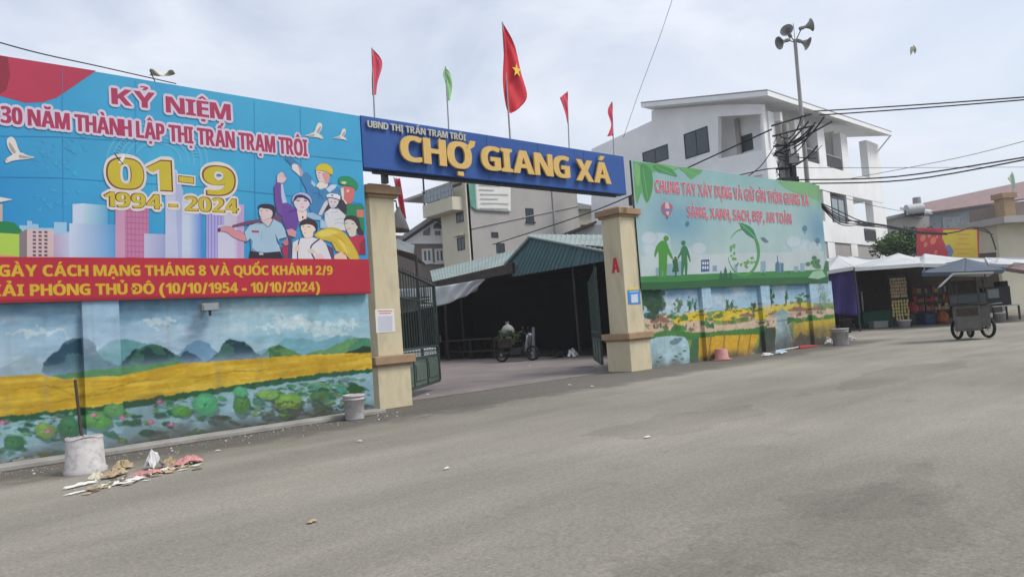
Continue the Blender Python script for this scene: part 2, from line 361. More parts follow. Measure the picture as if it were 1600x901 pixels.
def lettering(pl, txt, s0, s1, z0, z1, d, matname, parent, spread=0.0, bold=0.0, name='lettering', depth=0.0, zr=None):
    """txt set along the plane from s0 to s1, cap height z0..z1 (left end) and zr (right end); spread and bold thicken
    the strokes by a share of the cap height (spread all round for an outline)."""
    V, Fc, w = text_units(txt, 0.0); hb = [p[1] for p in base_glyph('H', 0.0)[0]]; caps = max(hb)
    sx = (s1-s0)/w; za = z1-z0; zb = (zr[1]-zr[0]) if zr else za
    sh = [(0, 0)]
    if bold: sh += [(bold*za, 0), (-bold*za, 0)]
    if spread: sh = [(spread*za*cos(pi*k/6), spread*za*sin(pi*k/6)) for k in range(12)]+[(0, 0)]
    bm = bmesh.new()
    for n_, (ox, oz) in enumerate(sh):
        vs = []
        for (vx, vy) in V:
            t = vx/w; hh = za+(zb-za)*t; zz = z0+((zr[0]-z0)*t if zr else 0); vs.append(bm.verts.new(pl.w((s0+vx*sx+ox, zz+vy/caps*hh+oz), d+n_*(.0004 if depth else .00005))))
        for f in Fc:
            try: bm.faces.new([vs[i] for i in f])
            except ValueError: pass
    bmesh.ops.remove_doubles(bm, verts=bm.verts, dist=1e-5)
    if depth:
        r = bmesh.ops.extrude_face_region(bm, geom=bm.faces[:])
        nv = [e for e in r['geom'] if isinstance(e, bmesh.types.BMVert)]
        bmesh.ops.translate(bm, verts=nv, vec=Vector(pl.n)*depth)
        bmesh.ops.recalc_face_normals(bm, faces=bm.faces[:])
    if parent is not None: bmesh.ops.translate(bm, verts=bm.verts[:], vec=-Vector(parent['_w']))
    me = bpy.data.meshes.new(name); bm.to_mesh(me); bm.free(); me.materials.append(MATS[matname])
    o = bpy.data.objects.new(name, me); COL.objects.link(o)
    if parent is not None: o.parent = parent; o['_w'] = parent['_w']
    return o
def lettering_px(pl, txt, bl, tl, br, tr, d, m, parent, **k):
    a = pl.px(*bl); b = pl.px(*tl); c = pl.px(*br); e = pl.px(*tr)
    return lettering(pl, txt, a[0], c[0], a[1], b[1], d, m, parent, zr=(c[1], e[1]), **k)

class Art:                                                 # flat printed artwork: coloured polygons on a plane, each a hair above the last
    def __init__(s, pl, d0, step=.00004): s.pl = pl; s.d = d0; s.st = step; s.mb = MB()
    def poly(s, pts, c, smooth=0):
        if smooth: pts = catmull(pts, smooth)
        s.d += s.st; s.mb.add([s.pl.w(s.pl.px(*p), s.d) for p in pts], [tuple(range(len(pts)))], 0, c); return s
    def grad(s, pts, cl, cr_):                             # four-cornered patch shading from its left edge to its right edge
        s.d += s.st; s.mb.add([s.pl.w(s.pl.px(*p), s.d) for p in pts], [(0, 1, 2, 3)], 0, [cl, cr_, cr_, cl]); return s
    def sz(s, pts, c):
        s.d += s.st; s.mb.add([s.pl.w(p, s.d) for p in pts], [tuple(range(len(pts)))], 0, c); return s
    def line(s, pts, w, c):                                # w in photo pixels; one layer for the whole stroke
        s.d += s.st
        for n_, (a, b) in enumerate(zip(pts[:-1], pts[1:])):
            dx, dy = b[0]-a[0], b[1]-a[1]; l_ = math.hypot(dx, dy) or 1; nx, ny = -dy/l_*w/2, dx/l_*w/2
            q = [(a[0]+nx, a[1]+ny), (b[0]+nx, b[1]+ny), (b[0]-nx, b[1]-ny), (a[0]-nx, a[1]-ny)]
            s.mb.add([s.pl.w(s.pl.px(*p), s.d+(n_ % 2)*s.st*.5) for p in q], [(0, 1, 2, 3)], 0, c)
        return s
# ------------------------------------------------------------------ the ground
def sheet(name, pts, z, m):
    mb = MB(); mb.add([(x, y, z) for x, y in pts], [tuple(range(len(pts)))]); o = mb.build(name, m); o['kind'] = 'structure'; return o
sheet('ground', [(-320, -320), (420, -320), (420, 420), (-320, 420)], -.012, 'courtyard_paving')
def road_sheet():
    mb = MB(); mb.add([(-90, -90, 0), (160, -90, 0), (160, 60, 0), (24.2, 60, 0), (24.2, 11.9, 0), (-90, 11.9, 0)], [(0, 1, 2, 3, 4, 5)])
    o = mb.build('road', 'asphalt'); o['kind'] = 'structure'
    m = MATS['asphalt']; n = m.node_tree.nodes; l = m.node_tree.links; b = n['Principled BSDF']
    src = b.inputs['Base Color'].links[0].from_socket
    t = n.new('ShaderNodeTexCoord'); sx = n.new('ShaderNodeSeparateXYZ'); l.new(t.outputs['Object'], sx.inputs[0])
    ns = n.new('ShaderNodeTexNoise'); ns.inputs['Scale'].default_value = 1.1; ns.inputs['Detail'].default_value = 8; ns.inputs['Roughness'].default_value = .65; l.new(t.outputs['Object'], ns.inputs['Vector'])
    ma = n.new('ShaderNodeMath'); ma.operation = 'MULTIPLY_ADD'; l.new(ns.outputs[0], ma.inputs[0]); ma.inputs[1].default_value = 2.2; l.new(sx.outputs['Y'], ma.inputs[2])
    r = n.new('ShaderNodeMapRange'); r.interpolation_type = 'SMOOTHSTEP'; r.inputs['From Min'].default_value = 10.1; r.inputs['From Max'].default_value = 11.0; l.new(ma.outputs[0], r.inputs[0])
    rx = n.new('ShaderNodeMapRange'); rx.inputs['From Min'].default_value = 25.5; rx.inputs['From Max'].default_value = 23.5; l.new(sx.outputs['X'], rx.inputs[0])
    mm = n.new('ShaderNodeMath'); mm.operation = 'MULTIPLY'; l.new(r.outputs[0], mm.inputs[0]); l.new(rx.outputs[0], mm.inputs[1])
    m9 = n.new('ShaderNodeMath'); m9.operation = 'MULTIPLY'; l.new(mm.outputs[0], m9.inputs[0]); m9.inputs[1].default_value = .8
    n2 = n.new('ShaderNodeTexNoise'); n2.inputs['Scale'].default_value = 9; n2.inputs['Detail'].default_value = 8; n2.inputs['Roughness'].default_value = .75; l.new(t.outputs['Object'], n2.inputs['Vector'])
    cr = n.new('ShaderNodeValToRGB'); cr.color_ramp.elements[0].position = .3; cr.color_ramp.elements[1].position = .72
    cr.color_ramp.elements[0].color = (.050, .044, .038, 1); cr.color_ramp.elements[1].color = (.135, .122, .108, 1); l.new(n2.outputs[0], cr.inputs[0])
    mx_ = n.new('ShaderNodeMix'); mx_.data_type = 'RGBA'; l.new(m9.outputs[0], mx_.inputs['Factor']); l.new(src, mx_.inputs[6]); l.new(cr.outputs[0], mx_.inputs[7])
    l.new(mx_.outputs[2], b.inputs['Base Color'])
road_sheet()
sheet('courtyard', [(6.6, 11.9), (24.19, 11.9), (24.19, 45), (2, 45), (2, 11.9)], .006, 'courtyard_paving')

# ------------------------------------------------------------------ numpy painter for the hand-painted wall murals
def vnoise(x, y, seed):
    xi = np.floor(x).astype(int); yi = np.floor(y).astype(int); fx = x-xi; fy = y-yi
    h = lambda a, b: np.modf(np.abs(np.sin(a*127.1+b*311.7+seed*74.7)*43758.5453))[0]
    fx = fx*fx*(3-2*fx); fy = fy*fy*(3-2*fy)
    return (h(xi, yi)*(1-fx)+h(xi+1, yi)*fx)*(1-fy)+(h(xi, yi+1)*(1-fx)+h(xi+1, yi+1)*fx)*fy
def fbm(x, y, seed, o=4):
    a = .5; t = 0*x
    for k in range(o): t = t+a*vnoise(x*2**k, y*2**k, seed+k); a *= .5
    return t/.94
class Paint:
    def __init__(s, pl, s0, s1, z0, z1, res=.0100):
        s.pl = pl; s.nu = int((s1-s0)/res); s.nv = int((z1-z0)/res); s.b = (s0, s1, z0, z1)
        s.U, s.V = np.meshgrid(np.linspace(s0, s1, s.nu+1), np.linspace(z0, z1, s.nv+1)); s.C = np.zeros((s.nv+1, s.nu+1, 3)); s.D = np.zeros_like(s.U)
        s.j1 = fbm(s.U*13, s.V*13, 3)-.5; s.j2 = fbm(s.U*13, s.V*13, 11)-.5; s.n = fbm(s.U*14, s.V*14, 21)-.5; s.n2 = fbm(s.U*2.2, s.V*2.2, 31)-.5
    def poly(s, pts, jit=.05, smooth=4, sz=False):
        if smooth: pts = catmull(pts, smooth)
        q = np.array(pts if sz else s.pl.pxs(pts)); X = s.U+s.j1*jit; Y = s.V+s.j2*jit
        x0, x1, y0, y1 = q[:, 0].min(), q[:, 0].max(), q[:, 1].min(), q[:, 1].max()
        m = np.zeros(X.shape, bool); bb = (X >= x0) & (X <= x1) & (Y >= y0) & (Y <= y1)
        if not bb.any(): return m
        xs = X[bb]; ys = Y[bb]; ins = np.zeros(xs.shape, bool); j = len(q)-1
        for i in range(len(q)):
            a, b = q[i], q[j]
            if a[1] != b[1]: ins ^= ((a[1] > ys) != (b[1] > ys)) & (xs < (b[0]-a[0])*(ys-a[1])/(b[1]-a[1])+a[0])
            j = i
        m[bb] = ins; return m
    def fill(s, m, c, a=1.0, var=.18):
        k = (1+s.n*var*2)[..., None]; col = np.array(c)[None, None]*k
        al = (m*a)[..., None] if np.ndim(a) == 0 else (m*a)[..., None]
        s.C = s.C*(1-al)+col*al; return s
    def p(s, pts, c, a=1.0, jit=.05, smooth=4, var=.18): return s.fill(s.poly(pts, jit, smooth).astype(float), c, a, var)
    def shade(s, pts, c, a=.5, k=6, thr=.5, jit=.05):     # broken brushwork of a second colour inside a shape
        m = s.poly(pts, jit).astype(float); t = fbm(s.U*k, s.V*k*1.4, 57+len(pts)); return s.fill(m*(t > thr), c, a)
    def blob(s, px, py, rx, ry, c, a=1.0, jit=.05): return s.p(ell(px, py, rx, ry, 12), c, a, jit, 0)
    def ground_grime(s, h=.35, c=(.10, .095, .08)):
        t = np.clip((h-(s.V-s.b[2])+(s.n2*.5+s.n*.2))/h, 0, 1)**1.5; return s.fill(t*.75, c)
    def finish(s, name, parent, m='mural_paint'):
        st = fbm(s.U*6, s.V*.5, 141, 4); s.fill(np.clip((st-.60)*5, 0, 1)*np.clip((s.V-s.b[2])/.6, 0, 1), (.16, .17, .16), .22)
        br = fbm(s.U*5, s.V*22, 151, 3)-.5; s.C = s.C*(1+.22*br[..., None])                     # brush strokes
        pe = fbm(s.U*3.1+7, s.V*4.2, 161, 6); lim = .67+.34*np.clip((s.V-s.b[2])/.6, 0, 1); s.fill((pe > lim).astype(float), (.30, .295, .27), .85)   # peeled paint
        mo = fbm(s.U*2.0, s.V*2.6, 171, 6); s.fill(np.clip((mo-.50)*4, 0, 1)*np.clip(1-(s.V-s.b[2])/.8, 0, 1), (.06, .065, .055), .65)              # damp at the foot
        C = s.C.copy()
        for ax in (0, 1): C = .15*np.roll(C, 1, ax)+.7*C+.15*np.roll(C, -1, ax)
        C[0], C[-1], C[:, 0], C[:, -1] = s.C[0], s.C[-1], s.C[:, 0], s.C[:, -1]
        P = s.pl.o[None, None]+s.U[..., None]*s.pl.e+s.pl.n*s.D[..., None]; P[..., 2] += s.V
        P = P-np.array(parent['_w']); nu, nv = s.nu, s.nv
        idx = np.arange((nu+1)*(nv+1)).reshape(nv+1, nu+1)
        Fq = np.stack([idx[:-1, :-1], idx[:-1, 1:], idx[1:, 1:], idx[1:, :-1]], -1).reshape(-1, 4)
        me = bpy.data.meshes.new(name); me.from_pydata(P.reshape(-1, 3).tolist(), [], Fq.tolist()); me.materials.append(MATS[m])
        a = me.color_attributes.new('Col', 'FLOAT_COLOR', 'POINT')
        a.data.foreach_set('color', np.concatenate([np.clip(C, 0, .9), np.ones(C.shape[:2]+(1,))], -1).astype(np.float32).ravel())
        o = bpy.data.objects.new(name, me); COL.objects.link(o); o.parent = parent; o['_w'] = parent['_w']; return o

# ------------------------------------------------------------------ left painted wall
WL = Plane((0, 10.95), 0)
wall = thing('painted_wall', 'long wall painted with karst hills, yellow rice field and lotus pond, under the large blue banner', 'wall', (2, 10.95, 0))
MB().box((1.55, 11.07, 1.06), (9.1, .22, 2.12)).build('wall_body', 'wall_body', wall)
mb = MB(); mb.box((1.5, 10.76, .035), (9.2, .36, .07)); bevel(mb.build('base_ledge', 'concrete', wall), .015)
KM = .86
def C_(r, g, b): return S(r, g, b, KM)
def left_mural():
    p = Paint(WL, -2.98, 6.09, .071, 2.115)
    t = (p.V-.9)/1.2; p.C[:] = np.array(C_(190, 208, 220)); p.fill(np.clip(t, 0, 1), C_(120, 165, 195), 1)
    cl = fbm(p.U*.9, p.V*3.2, 77, 5); p.fill(np.clip((cl-.5)*4, 0, 1), C_(205, 220, 228), .75)
    cl = fbm(p.U*1.4+9, p.V*5, 83, 5); p.fill(np.clip((cl-.56)*5, 0, 1), C_(95, 140, 165), .55)
    p.fill((p.U > 3.2)*np.clip((p.U-3.2)*.6, 0, .6), C_(140, 190, 200), .8)
    for c in ((455, 500, 30, 9), (480, 508, 42, 8), (520, 520, 35, 6), (420, 512, 24, 5), (250, 505, 30, 4), (60, 520, 50, 4), (540, 505, 28, 4)): p.blob(*c, C_(206, 222, 224), .55, .25)
    # far ridges
    p.p([(395, 560), (430, 540), (452, 527), (500, 532), (530, 524), (575, 532), (600, 560)], C_(105, 160, 175), .85)
    p.p([(262, 570), (280, 552), (300, 534), (317, 532), (333, 545), (345, 570)], C_(105, 145, 175))
    p.p([(-1000, 645), (-600, 590), (-300, 560), (-140, 580), (-40, 585), (0, 575), (30, 560), (45, 555), (60, 565), (90, 590)], C_(150, 175, 185), .9)
    p.p([(140, 575), (160, 540), (187, 530), (215, 533), (250, 548), (270, 580)], C_(95, 150, 155))
    k1 = [(72, 586), (78, 556), (92, 546), (100, 534), (120, 528), (142, 536), (156, 558), (172, 566), (192, 578), (192, 590)]
    p.p(k1, C_(42, 76, 98)); p.shade(k1, C_(85, 125, 130), .6, 5, .52)
    k2 = [(186, 582), (200, 556), (218, 543), (238, 537), (258, 543), (276, 556), (300, 580)]
    p.p(k2, C_(26, 62, 66)); p.shade(k2, C_(70, 120, 95), .5, 7, .55)
    k2b = [(270, 580), (286, 552), (296, 550), (320, 566), (330, 580)]; p.p(k2b, C_(36, 70, 92))
    k3 = [(318, 575), (340, 552), (352, 533), (368, 530), (385, 536), (402, 552), (430, 566), (430, 580)]
    p.p(k3, C_(28, 62, 72)); p.shade(k3, C_(75, 125, 105), .5, 7, .53)
    k4 = [(398, 570), (415, 550), (432, 539), (452, 545), (476, 556), (500, 566)]; p.p(k4, C_(58, 108, 66)); p.shade(k4, C_(110, 150, 90), .5, 6, .5)
    k5 = [(440, 570), (478, 553), (515, 543), (545, 530), (580, 530), (600, 570)]; p.p(k5, C_(70, 128, 100)); p.shade(k5, C_(120, 160, 95), .5, 5, .5)
    p.p([(535, 556), (555, 545), (575, 540), (585, 552), (580, 560)], C_(40, 60, 45))
    mist = np.exp(-((p.V-(1.10+.0*p.U))/.10)**2); p.fill(mist*(p.U < 4.3), C_(150, 180, 205), .45)
    p.p([(60, 590), (130, 580), (190, 572), (240, 568), (280, 562), (280, 575), (190, 592), (60, 600)], C_(85, 140, 85), .9)
    # rice field
    f_ = [(-1100, 640), (-150, 592), (0, 588), (60, 584), (100, 592), (150, 588), (190, 587), (280, 568), (380, 561), (480, 554), (584, 550), (584, 576), (500, 585), (400, 600), (330, 610), (280, 618), (190, 632), (100, 642), (0, 652), (-150, 668), (-1100, 800)]
    p.p(f_, C_(200, 166, 48), 1, .02, 0)
    m = p.poly(f_, .02, 0); st = fbm(p.U*1.5, p.V*16, 91); p.fill(m*(st > .55), C_(178, 142, 36), .6); p.fill(m*(st < .38), C_(214, 186, 74), .6)
    for a, b in (((0, 610), (130, 604)), ((60, 600), (130, 622)), ((140, 612), (270, 590)), ((300, 590), (420, 578)), ((30, 640), (180, 612))):
        p.p([a, ((a[0]+b[0])/2, (a[1]+b[1])/2-4), b, ((a[0]+b[0])/2, (a[1]+b[1])/2-2)], C_(140, 116, 36), .75)
    # bank and pond
    pond = [(-1100, 800), (-150, 668), (0, 652), (100, 642), (190, 632), (280, 618), (400, 600), (500, 585), (590, 575), (620, 700), (-150, 800), (-1100, 1100)]
    p.p(pond, C_(138, 174, 186), 1, .03, 0)
    p.p([(-1100, 795), (-150, 668), (0, 650), (100, 640), (190, 629), (280, 614), (400, 597), (500, 583), (590, 574), (590, 580), (500, 591), (400, 606), (280, 625), (190, 639), (100, 652), (0, 661), (-150, 678), (-1100, 812)], C_(40, 90, 62), 1, .06, 0)
    r = random.Random(3)
    def leafpad(x, y, rx, ry, c):
        p.blob(x+2, y+ry*.5, rx, ry*.8, C_(30, 62, 55), .8, .07)
        p.blob(x, y, rx, ry, c, .95, .13); p.blob(x-rx*.15, y-ry*.2, rx*.7, ry*.5, tuple(min(v*1.3, .8) for v in c), .45, .22); [p.blob(x+rx*.5*math.cos(q_), y+ry*.5*math.sin(q_), rx*.42, max(ry*.10, .6), tuple(v*.72 for v in c), .5, .10) for q_ in (0.3, 2.2, 4.4)]
        p.blob(x, y, rx*.18, ry*.18, tuple(v*.6 for v in c), .7, .03)
    def vein(x0, y0, x1, y1, c, a=.7, w=.7):
        dx, dy = x1-x0, y1-y0; l_ = math.hypot(dx, dy) or 1; nx, ny = -dy/l_*w, dx/l_*w; p.p([(x0+nx, y0+ny), (x1, y1), (x0-nx, y0-ny)], c, a, .01, 0)
    def lotus(x, y, rx, ry, c, tilt=0.0):                   # one pad: shaded underside, ragged rim, paler heart and veins
        e = [(x+rx*(1+r.uniform(-.10, .10))*cos(2*pi*k/14)*cos(tilt)-ry*sin(2*pi*k/14)*sin(tilt), y+rx*cos(2*pi*k/14)*sin(tilt)*.6+ry*(1+r.uniform(-.14, .14))*sin(2*pi*k/14)) for k in range(14)]
        p.p([(q[0]+1.5, q[1]+ry*.45) for q in e], C_(44, 84, 78), .60, .04, 2)
        p.p(e, tuple(v*.86 for v in c), .9, .04, 2); p.p([(x+(q[0]-x)*.88, y-ry*.06+(q[1]-y)*.86) for q in e], c, .95, .03, 2)
        p.p([(x-rx*.1+(q[0]-x)*.55, y-ry*.2+(q[1]-y)*.5) for q in e], tuple(min(v*1.4, .8) for v in c), .5, .04, 2)
        for k in range(0, 14, 2): vein(x, y, x+(e[k][0]-x)*.92, y+(e[k][1]-y)*.92, tuple(min(v*1.7, .8) for v in c) if k % 4 else tuple(v*.55 for v in c), .6, .45+rx*.015)
        p.blob(x, y, rx*.12, ry*.14, tuple(v*.5 for v in c), .8, .01)
    pal = [C_(70, 128, 92), C_(88, 145, 95), C_(56, 108, 88), C_(112, 150, 82), C_(78, 142, 122), C_(46, 92, 74), C_(102, 150, 116)]
    def yb(x): return 652-.124*x
    def dp(x): return (1-x/600)*40+62                       # height of the pond in the picture
    for k in range(150):                                   # ripples and far leaves
        x = r.uniform(-100, 575); y = yb(x)+r.uniform(4, dp(x)*.9)
        if r.random() < .55: p.blob(x, y, r.uniform(5, 18), r.uniform(.8, 1.8), C_(168, 200, 212), .7, .04)
        else: p.blob(x, y, r.uniform(4, 12), r.uniform(1, 2.2), tuple(v*r.uniform(.6, 1) for v in pal[r.randrange(7)]), .9, .05)
    for k in range(420):                                   # massed foliage strokes along the far bank and between the pads
        x = r.choice((r.uniform(-60, 160), r.uniform(240, 330), r.uniform(400, 560), r.uniform(430, 550))); y = yb(x)+r.uniform(6, 34); c = tuple(v*r.uniform(.6, 1.35) for v in pal[r.randrange(7)])
        p.blob(x, y, r.uniform(2.5, 8), r.uniform(.8, 2.2), c, .85, .05)
    items = []
    for k in range(230):
        x = r.uniform(-560, 575); t_ = r.random(); items.append((yb(x)+10+t_*dp(x)*.72, x, r.uniform(5, 14)*(.55+.7*t_), r.uniform(.26, .5)))
    for y, x, rx, q in sorted(items): lotus(x, y, rx, rx*q, tuple(v*r.uniform(.7, 1.15) for v in pal[r.randrange(7)]), r.uniform(-.5, .5))
    for a in ((150, 655, 25, 14, C_(92, 150, 84)), (108, 668, 18, 18, C_(62, 118, 82)), (70, 672, 18, 13, C_(118, 156, 84)), (320, 632, 21, 19, C_(78, 156, 112)), (378, 630, 13, 18, C_(78, 124, 70)),
              (376, 612, 12, 8, C_(85, 160, 116)), (450, 628, 22, 14, C_(112, 156, 72)), (418, 616, 17, 8, C_(124, 168, 88)), (555, 608, 13, 8, C_(38, 84, 40)), (205, 660, 16, 5, C_(58, 98, 72)), (283, 642, 16, 9, C_(84, 142, 72)), (20, 690, 16, 11, C_(62, 110, 76)), (345, 652, 17, 4, C_(44, 80, 60)), (235, 676, 20, 5, C_(46, 84, 66)), (178, 640, 18, 10, C_(96, 152, 96)), (500, 618, 16, 8, C_(72, 120, 78))): lotus(*a)
    for k in range(60):
        x = r.uniform(405, 575); y = yb(x)+r.uniform(30, 58); p.blob(x, y, r.uniform(3, 9), r.uniform(1.2, 3), C_(40+r.randint(0, 60), 58+r.randint(0, 40), 48+r.randint(0, 30)), .75, .08)
    for x, y in ((250, 626), (236, 658), (76, 672), (190, 652), (5, 660), (268, 662), (145, 648)): vein(x, y, x+r.uniform(-3, 3), y+16, C_(52, 96, 60), .9, .7)
    for k in range(26):
        x = r.uniform(0, 570); y = yb(x)+(1-x/600)*40+r.uniform(44, 60); p.blob(x, y, r.uniform(14, 30), r.uniform(3, 6), C_(38, 58, 52), .75, .12)
    for x, y in ((250, 628), (236, 660), (76, 674), (190, 652), (145, 648), (5, 660), (268, 664)):
        for a in (-2.9, -2.5, -2.0, -1.57, -1.1, -.6, -.2): vein(x, y+1.5, x+math.cos(a)*7.5, y+math.sin(a)*7, C_(206, 120, 168) if a < -1.6 else C_(178, 84, 140), .95, 1.7)
        p.blob(x, y-1, 1.5, 1.2, C_(225, 190, 120), .9, .02)
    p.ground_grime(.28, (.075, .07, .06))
    for x in (128, 187): pass
    # two pilasters stand proud of the wall; their faces carry the same painting, paler towards the top
    for a, b in ((128, 187),):
        sa = WL.px(a, 560)[0]; sb = WL.px(b, 560)[0]; m = (p.U > sa) & (p.U < sb); p.D[m] = .09; p.fill(m*np.clip((p.V-1.1)/.4, 0, 1), C_(165, 192, 214), .55)
    mm = (p.U > -2.2) & (p.U < -1.6); p.D[mm] = .09
    p.D += .004
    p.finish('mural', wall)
left_mural()

# ------------------------------------------------------------------ left banner
BLN = Plane((0, 10.84), 0)
ban = thing('banner', 'large blue anniversary banner with worker figures, city skyline and red strip, above the lotus mural', 'banner', (2.3, 10.84, 2.05))
zt0 = BLN.px(0, 88)[1]; zt1 = BLN.px(565, 182)[1]; sR = BLN.px(569, 300)[0]; zb = BLN.px(290, 466)[1]
SL = -1.05
mb = MB(); zA, zB = zt0+.03, zt1
mb.slab(BLN, [(SL, zb), (sR, zb), (sR, zB), (SL, zA)], -.06, -.012); mb.build('backing_panel', 'frame_dark', ban)
mb = MB()
for k in range(6): mb.box((SL+.3+k*1.3, 10.95, 3.6), (.05, .05, 3.0))
for z in (2.3, 3.6, 4.95): mb.box(((SL+sR)/2, 10.98, z), (sR-SL-.1, .04, .04))
mb.build('steel_frame', 'dark_metal', ban)
def left_banner():
    A = Art(BLN, .003); c = C_
    zs = BLN.px(290, 404)[1]
    # blue ground with print and wrinkle tone, as a graded grid
    def fn(u, v): return BLN.w((SL+u*(sR-SL), zs+v*((zA+(zB-zA)*u)-zs)), .003+.0014*math.sin(u*23)*math.sin(v*3+1))
    def cf(u, v):
        a = np.array(c(36, 138, 198)); b = np.array(c(64, 168, 208)); t = .5*v+.35*u+.25*(vnoise(np.array(u*9.), np.array(v*5.), 4)-.5)
        t += .45*math.exp(-((u-.53)**2/.03+(v-.45)**2/.10))-.25*math.exp(-((u-.25)**2/.02+(v-.3)**2/.1)); t = min(max(t, 0), 1); return tuple(a*(1-t)+b*t)
    A.mb.grid(fn, 120, 50, 0, cf); A.d = .0052
    # red flag corner
    A.poly([(-90, 70), (0, 87), (150, 111), (118, 133), (88, 153), (66, 160), (40, 161), (0, 150), (-90, 140)], c(178, 52, 82))
    A.poly([(-90, 72), (0, 87), (12, 89), (16, 118), (10, 140), (0, 148), (-90, 130)], c(140, 40, 62))
    # faint drum-like rings
    for r_, k in ((70, 70), (62, 66), (52, 74), (44, 68), (33, 76)):
        pts = [(245+r_*1.12*cos(a), 252+r_*.86*sin(a)) for a in [pi*1.0+pi*j/22*1.05 for j in range(23)]]
        A.line(pts, 3.2, c(88, 172, 210))
    rr = random.Random(8)
    for k in range(46):
        x = rr.uniform(40, 130); y = rr.uniform(205, 330); w = rr.uniform(3, 10); h = rr.uniform(2, 8)
        A.poly([(x, y), (x+w, y+rr.uniform(-2, 2)), (x+w*.9, y+h), (x+.2*w, y+h*.8)], c(rr.randint(48, 66), rr.randint(150, 164), 206))
    for k in range(30):
        a = pi*(1.02+.95*k/30); A.line([(245+54*1.1*cos(a), 252+54*.86*sin(a)), (245+(58+rr.random()*8)*1.1*cos(a+.05), 252+60*.86*sin(a+.05))], 1.6, c(96, 178, 214))
    for y0, y1 in ((278, 292), (214, 226)): A.line([(-40, y0-2), (90, y0), (330, (y0+y1)/2+8), (566, y1+26)], .7, c(38, 124, 182))
    for x in (98, 212, 398, 470): A.line([(x-1, 90+x*.17), (x+1, 398)], .6, c(44, 136, 192))
    # pale skyline, back row
    for x0, x1, y0 in ((30, 42, 352), (42, 50, 345), (50, 60, 350), (60, 84, 356), (84, 104, 347), (104, 114, 362)):
        A.poly([(x0, y0), (x1, y0+.5), (x1, 405), (x0, 405)], c(150, 190, 218))
    A.poly([(-90, 352), (0, 345), (22, 348), (34, 360), (34, 405), (-90, 405)], c(35, 125, 75))
    A.poly([(-90, 366), (0, 364), (32, 366), (32, 404), (-90, 404)], c(170, 200, 80))
    A.poly([(0, 398), (32, 401), (32, 404), (-90, 404), (-90, 394)], c(215, 150, 110))
    A.poly([(-12, 318), (4, 319), (4, 346), (-12, 346)], c(190, 170, 160))
    # blocks, front row: x0,x1,top-left y, top-right y, colour
    A.poly([(30, 364), (42, 358), (42, 405), (30, 405)], c(130, 118, 122))
    A.poly([(42, 358), (84, 360), (84, 405), (42, 405)], c(205, 180, 182))
    for i in range(3):
        for j in range(7): A.poly([(51+i*9, 361+j*6), (56+i*9, 361.3+j*6), (56+i*9, 364.6+j*6), (51+i*9, 364.3+j*6)], c(95, 75, 90))
    A.grad([(84, 366), (112, 364), (112, 405), (84, 405)], c(180, 160, 190), c(190, 196, 222))
    A.poly([(113, 319), (130, 318), (130, 405), (113, 405)], c(190, 205, 228))
    A.grad([(130, 318), (168, 321), (168, 405), (130, 405)], c(178, 205, 220), c(95, 165, 205))
    A.poly([(108, 366), (125, 364), (125, 405), (108, 405)], c(178, 192, 222))
    A.grad([(108, 349), (180, 351), (180, 405), (108, 405)], c(196, 206, 226), c(82, 152, 205))
    A.poly([(180, 322), (232, 325), (232, 405), (180, 405)], c(190, 122, 160))
    A.poly([(180, 322), (195, 323), (195, 405), (180, 405)], c(198, 150, 182))
    for k in range(9): A.line([(196, 330+k*9), (231, 331.5+k*9)], 1.0, c(165, 85, 135))
    for k in range(6): A.line([(199+k*6, 326), (199+k*6, 404)], .8, c(170, 92, 140))
    A.grad([(225, 365), (258, 366), (258, 405), (225, 405)], c(186, 186, 214), c(150, 160, 198))
    A.poly([(258, 300), (272, 265), (276, 266), (286, 300), (286, 405), (258, 405)], c(186, 192, 220))
    A.poly([(272, 266), (286, 298), (286, 405), (278, 405)], c(168, 176, 212))
    A.poly([(284, 310), (312, 311), (312, 405), (284, 405)], c(192, 204, 226))
    A.grad([(296, 311), (316, 311), (316, 405), (296, 405)], c(186, 200, 226), c(70, 130, 210))
    A.poly([(322, 330), (350, 331), (350, 405), (322, 405)], c(175, 165, 215))
    for k in range(5): A.line([(325+k*5, 333), (325+k*5, 404)], 1.6, c(130, 130, 205))
    A.grad([(350, 318), (380, 320), (380, 405), (350, 405)], c(190, 196, 214), c(204, 176, 208))
    A.poly([(370, 320), (381, 320), (381, 405), (370, 405)], c(185, 160, 200))
    A.poly([(340, 352), (366, 352), (366, 405), (340, 405)], c(200, 198, 220))
    # doves
    wht = c(215, 212, 208); gry = c(165, 158, 150)
    for x, y, k, f_ in ((28, 238, 1.0, 1), (492, 207, .62, -1), (532, 212, .45, -1)):
        m_ = lambda P: [(x+px_*k*f_, y+py_*k) for px_, py_ in P]
        A.poly(m_([(-20, 12), (-12, 6), (-4, 2), (6, 1), (14, 5), (26, 8), (14, 11), (2, 12), (-10, 14), (-18, 17)]), wht, 3)          # body and far wing
        A.poly(m_([(-6, 6), (-16, -8), (-17, -20), (-10, -24), (-4, -18), (0, -6), (4, 4)]), wht, 3)                                   # raised wing
        A.poly(m_([(-8, 2), (-14, -8), (-14, -16), (-9, -10), (-3, 0)]), gry, 2); A.poly(m_([(2, 4), (14, 7), (24, 8), (12, 10), (2, 9)]), gry, 2)
        A.poly(m_([(-22, 13), (-18, 10), (-16, 14)]), c(190, 150, 90))
    A.poly([(-30, 305), (0, 308), (20, 312), (0, 316), (-30, 314)], wht)
    Dtext = A.d+.0008
    # ---- figures (crisp poster style)
    skin, skin2, dk = c(222, 200, 196), c(196, 132, 128), c(38, 34, 50); olc = c(70, 84, 128)
    def zz(ox, oy, k): return lambda pts: [(ox+x/k, oy+y/k) for x, y in pts]
    Z1, Z2, Z3 = zz(330, 310, 9.007), zz(420, 240, 9.013), zz(440, 310, 9.007)
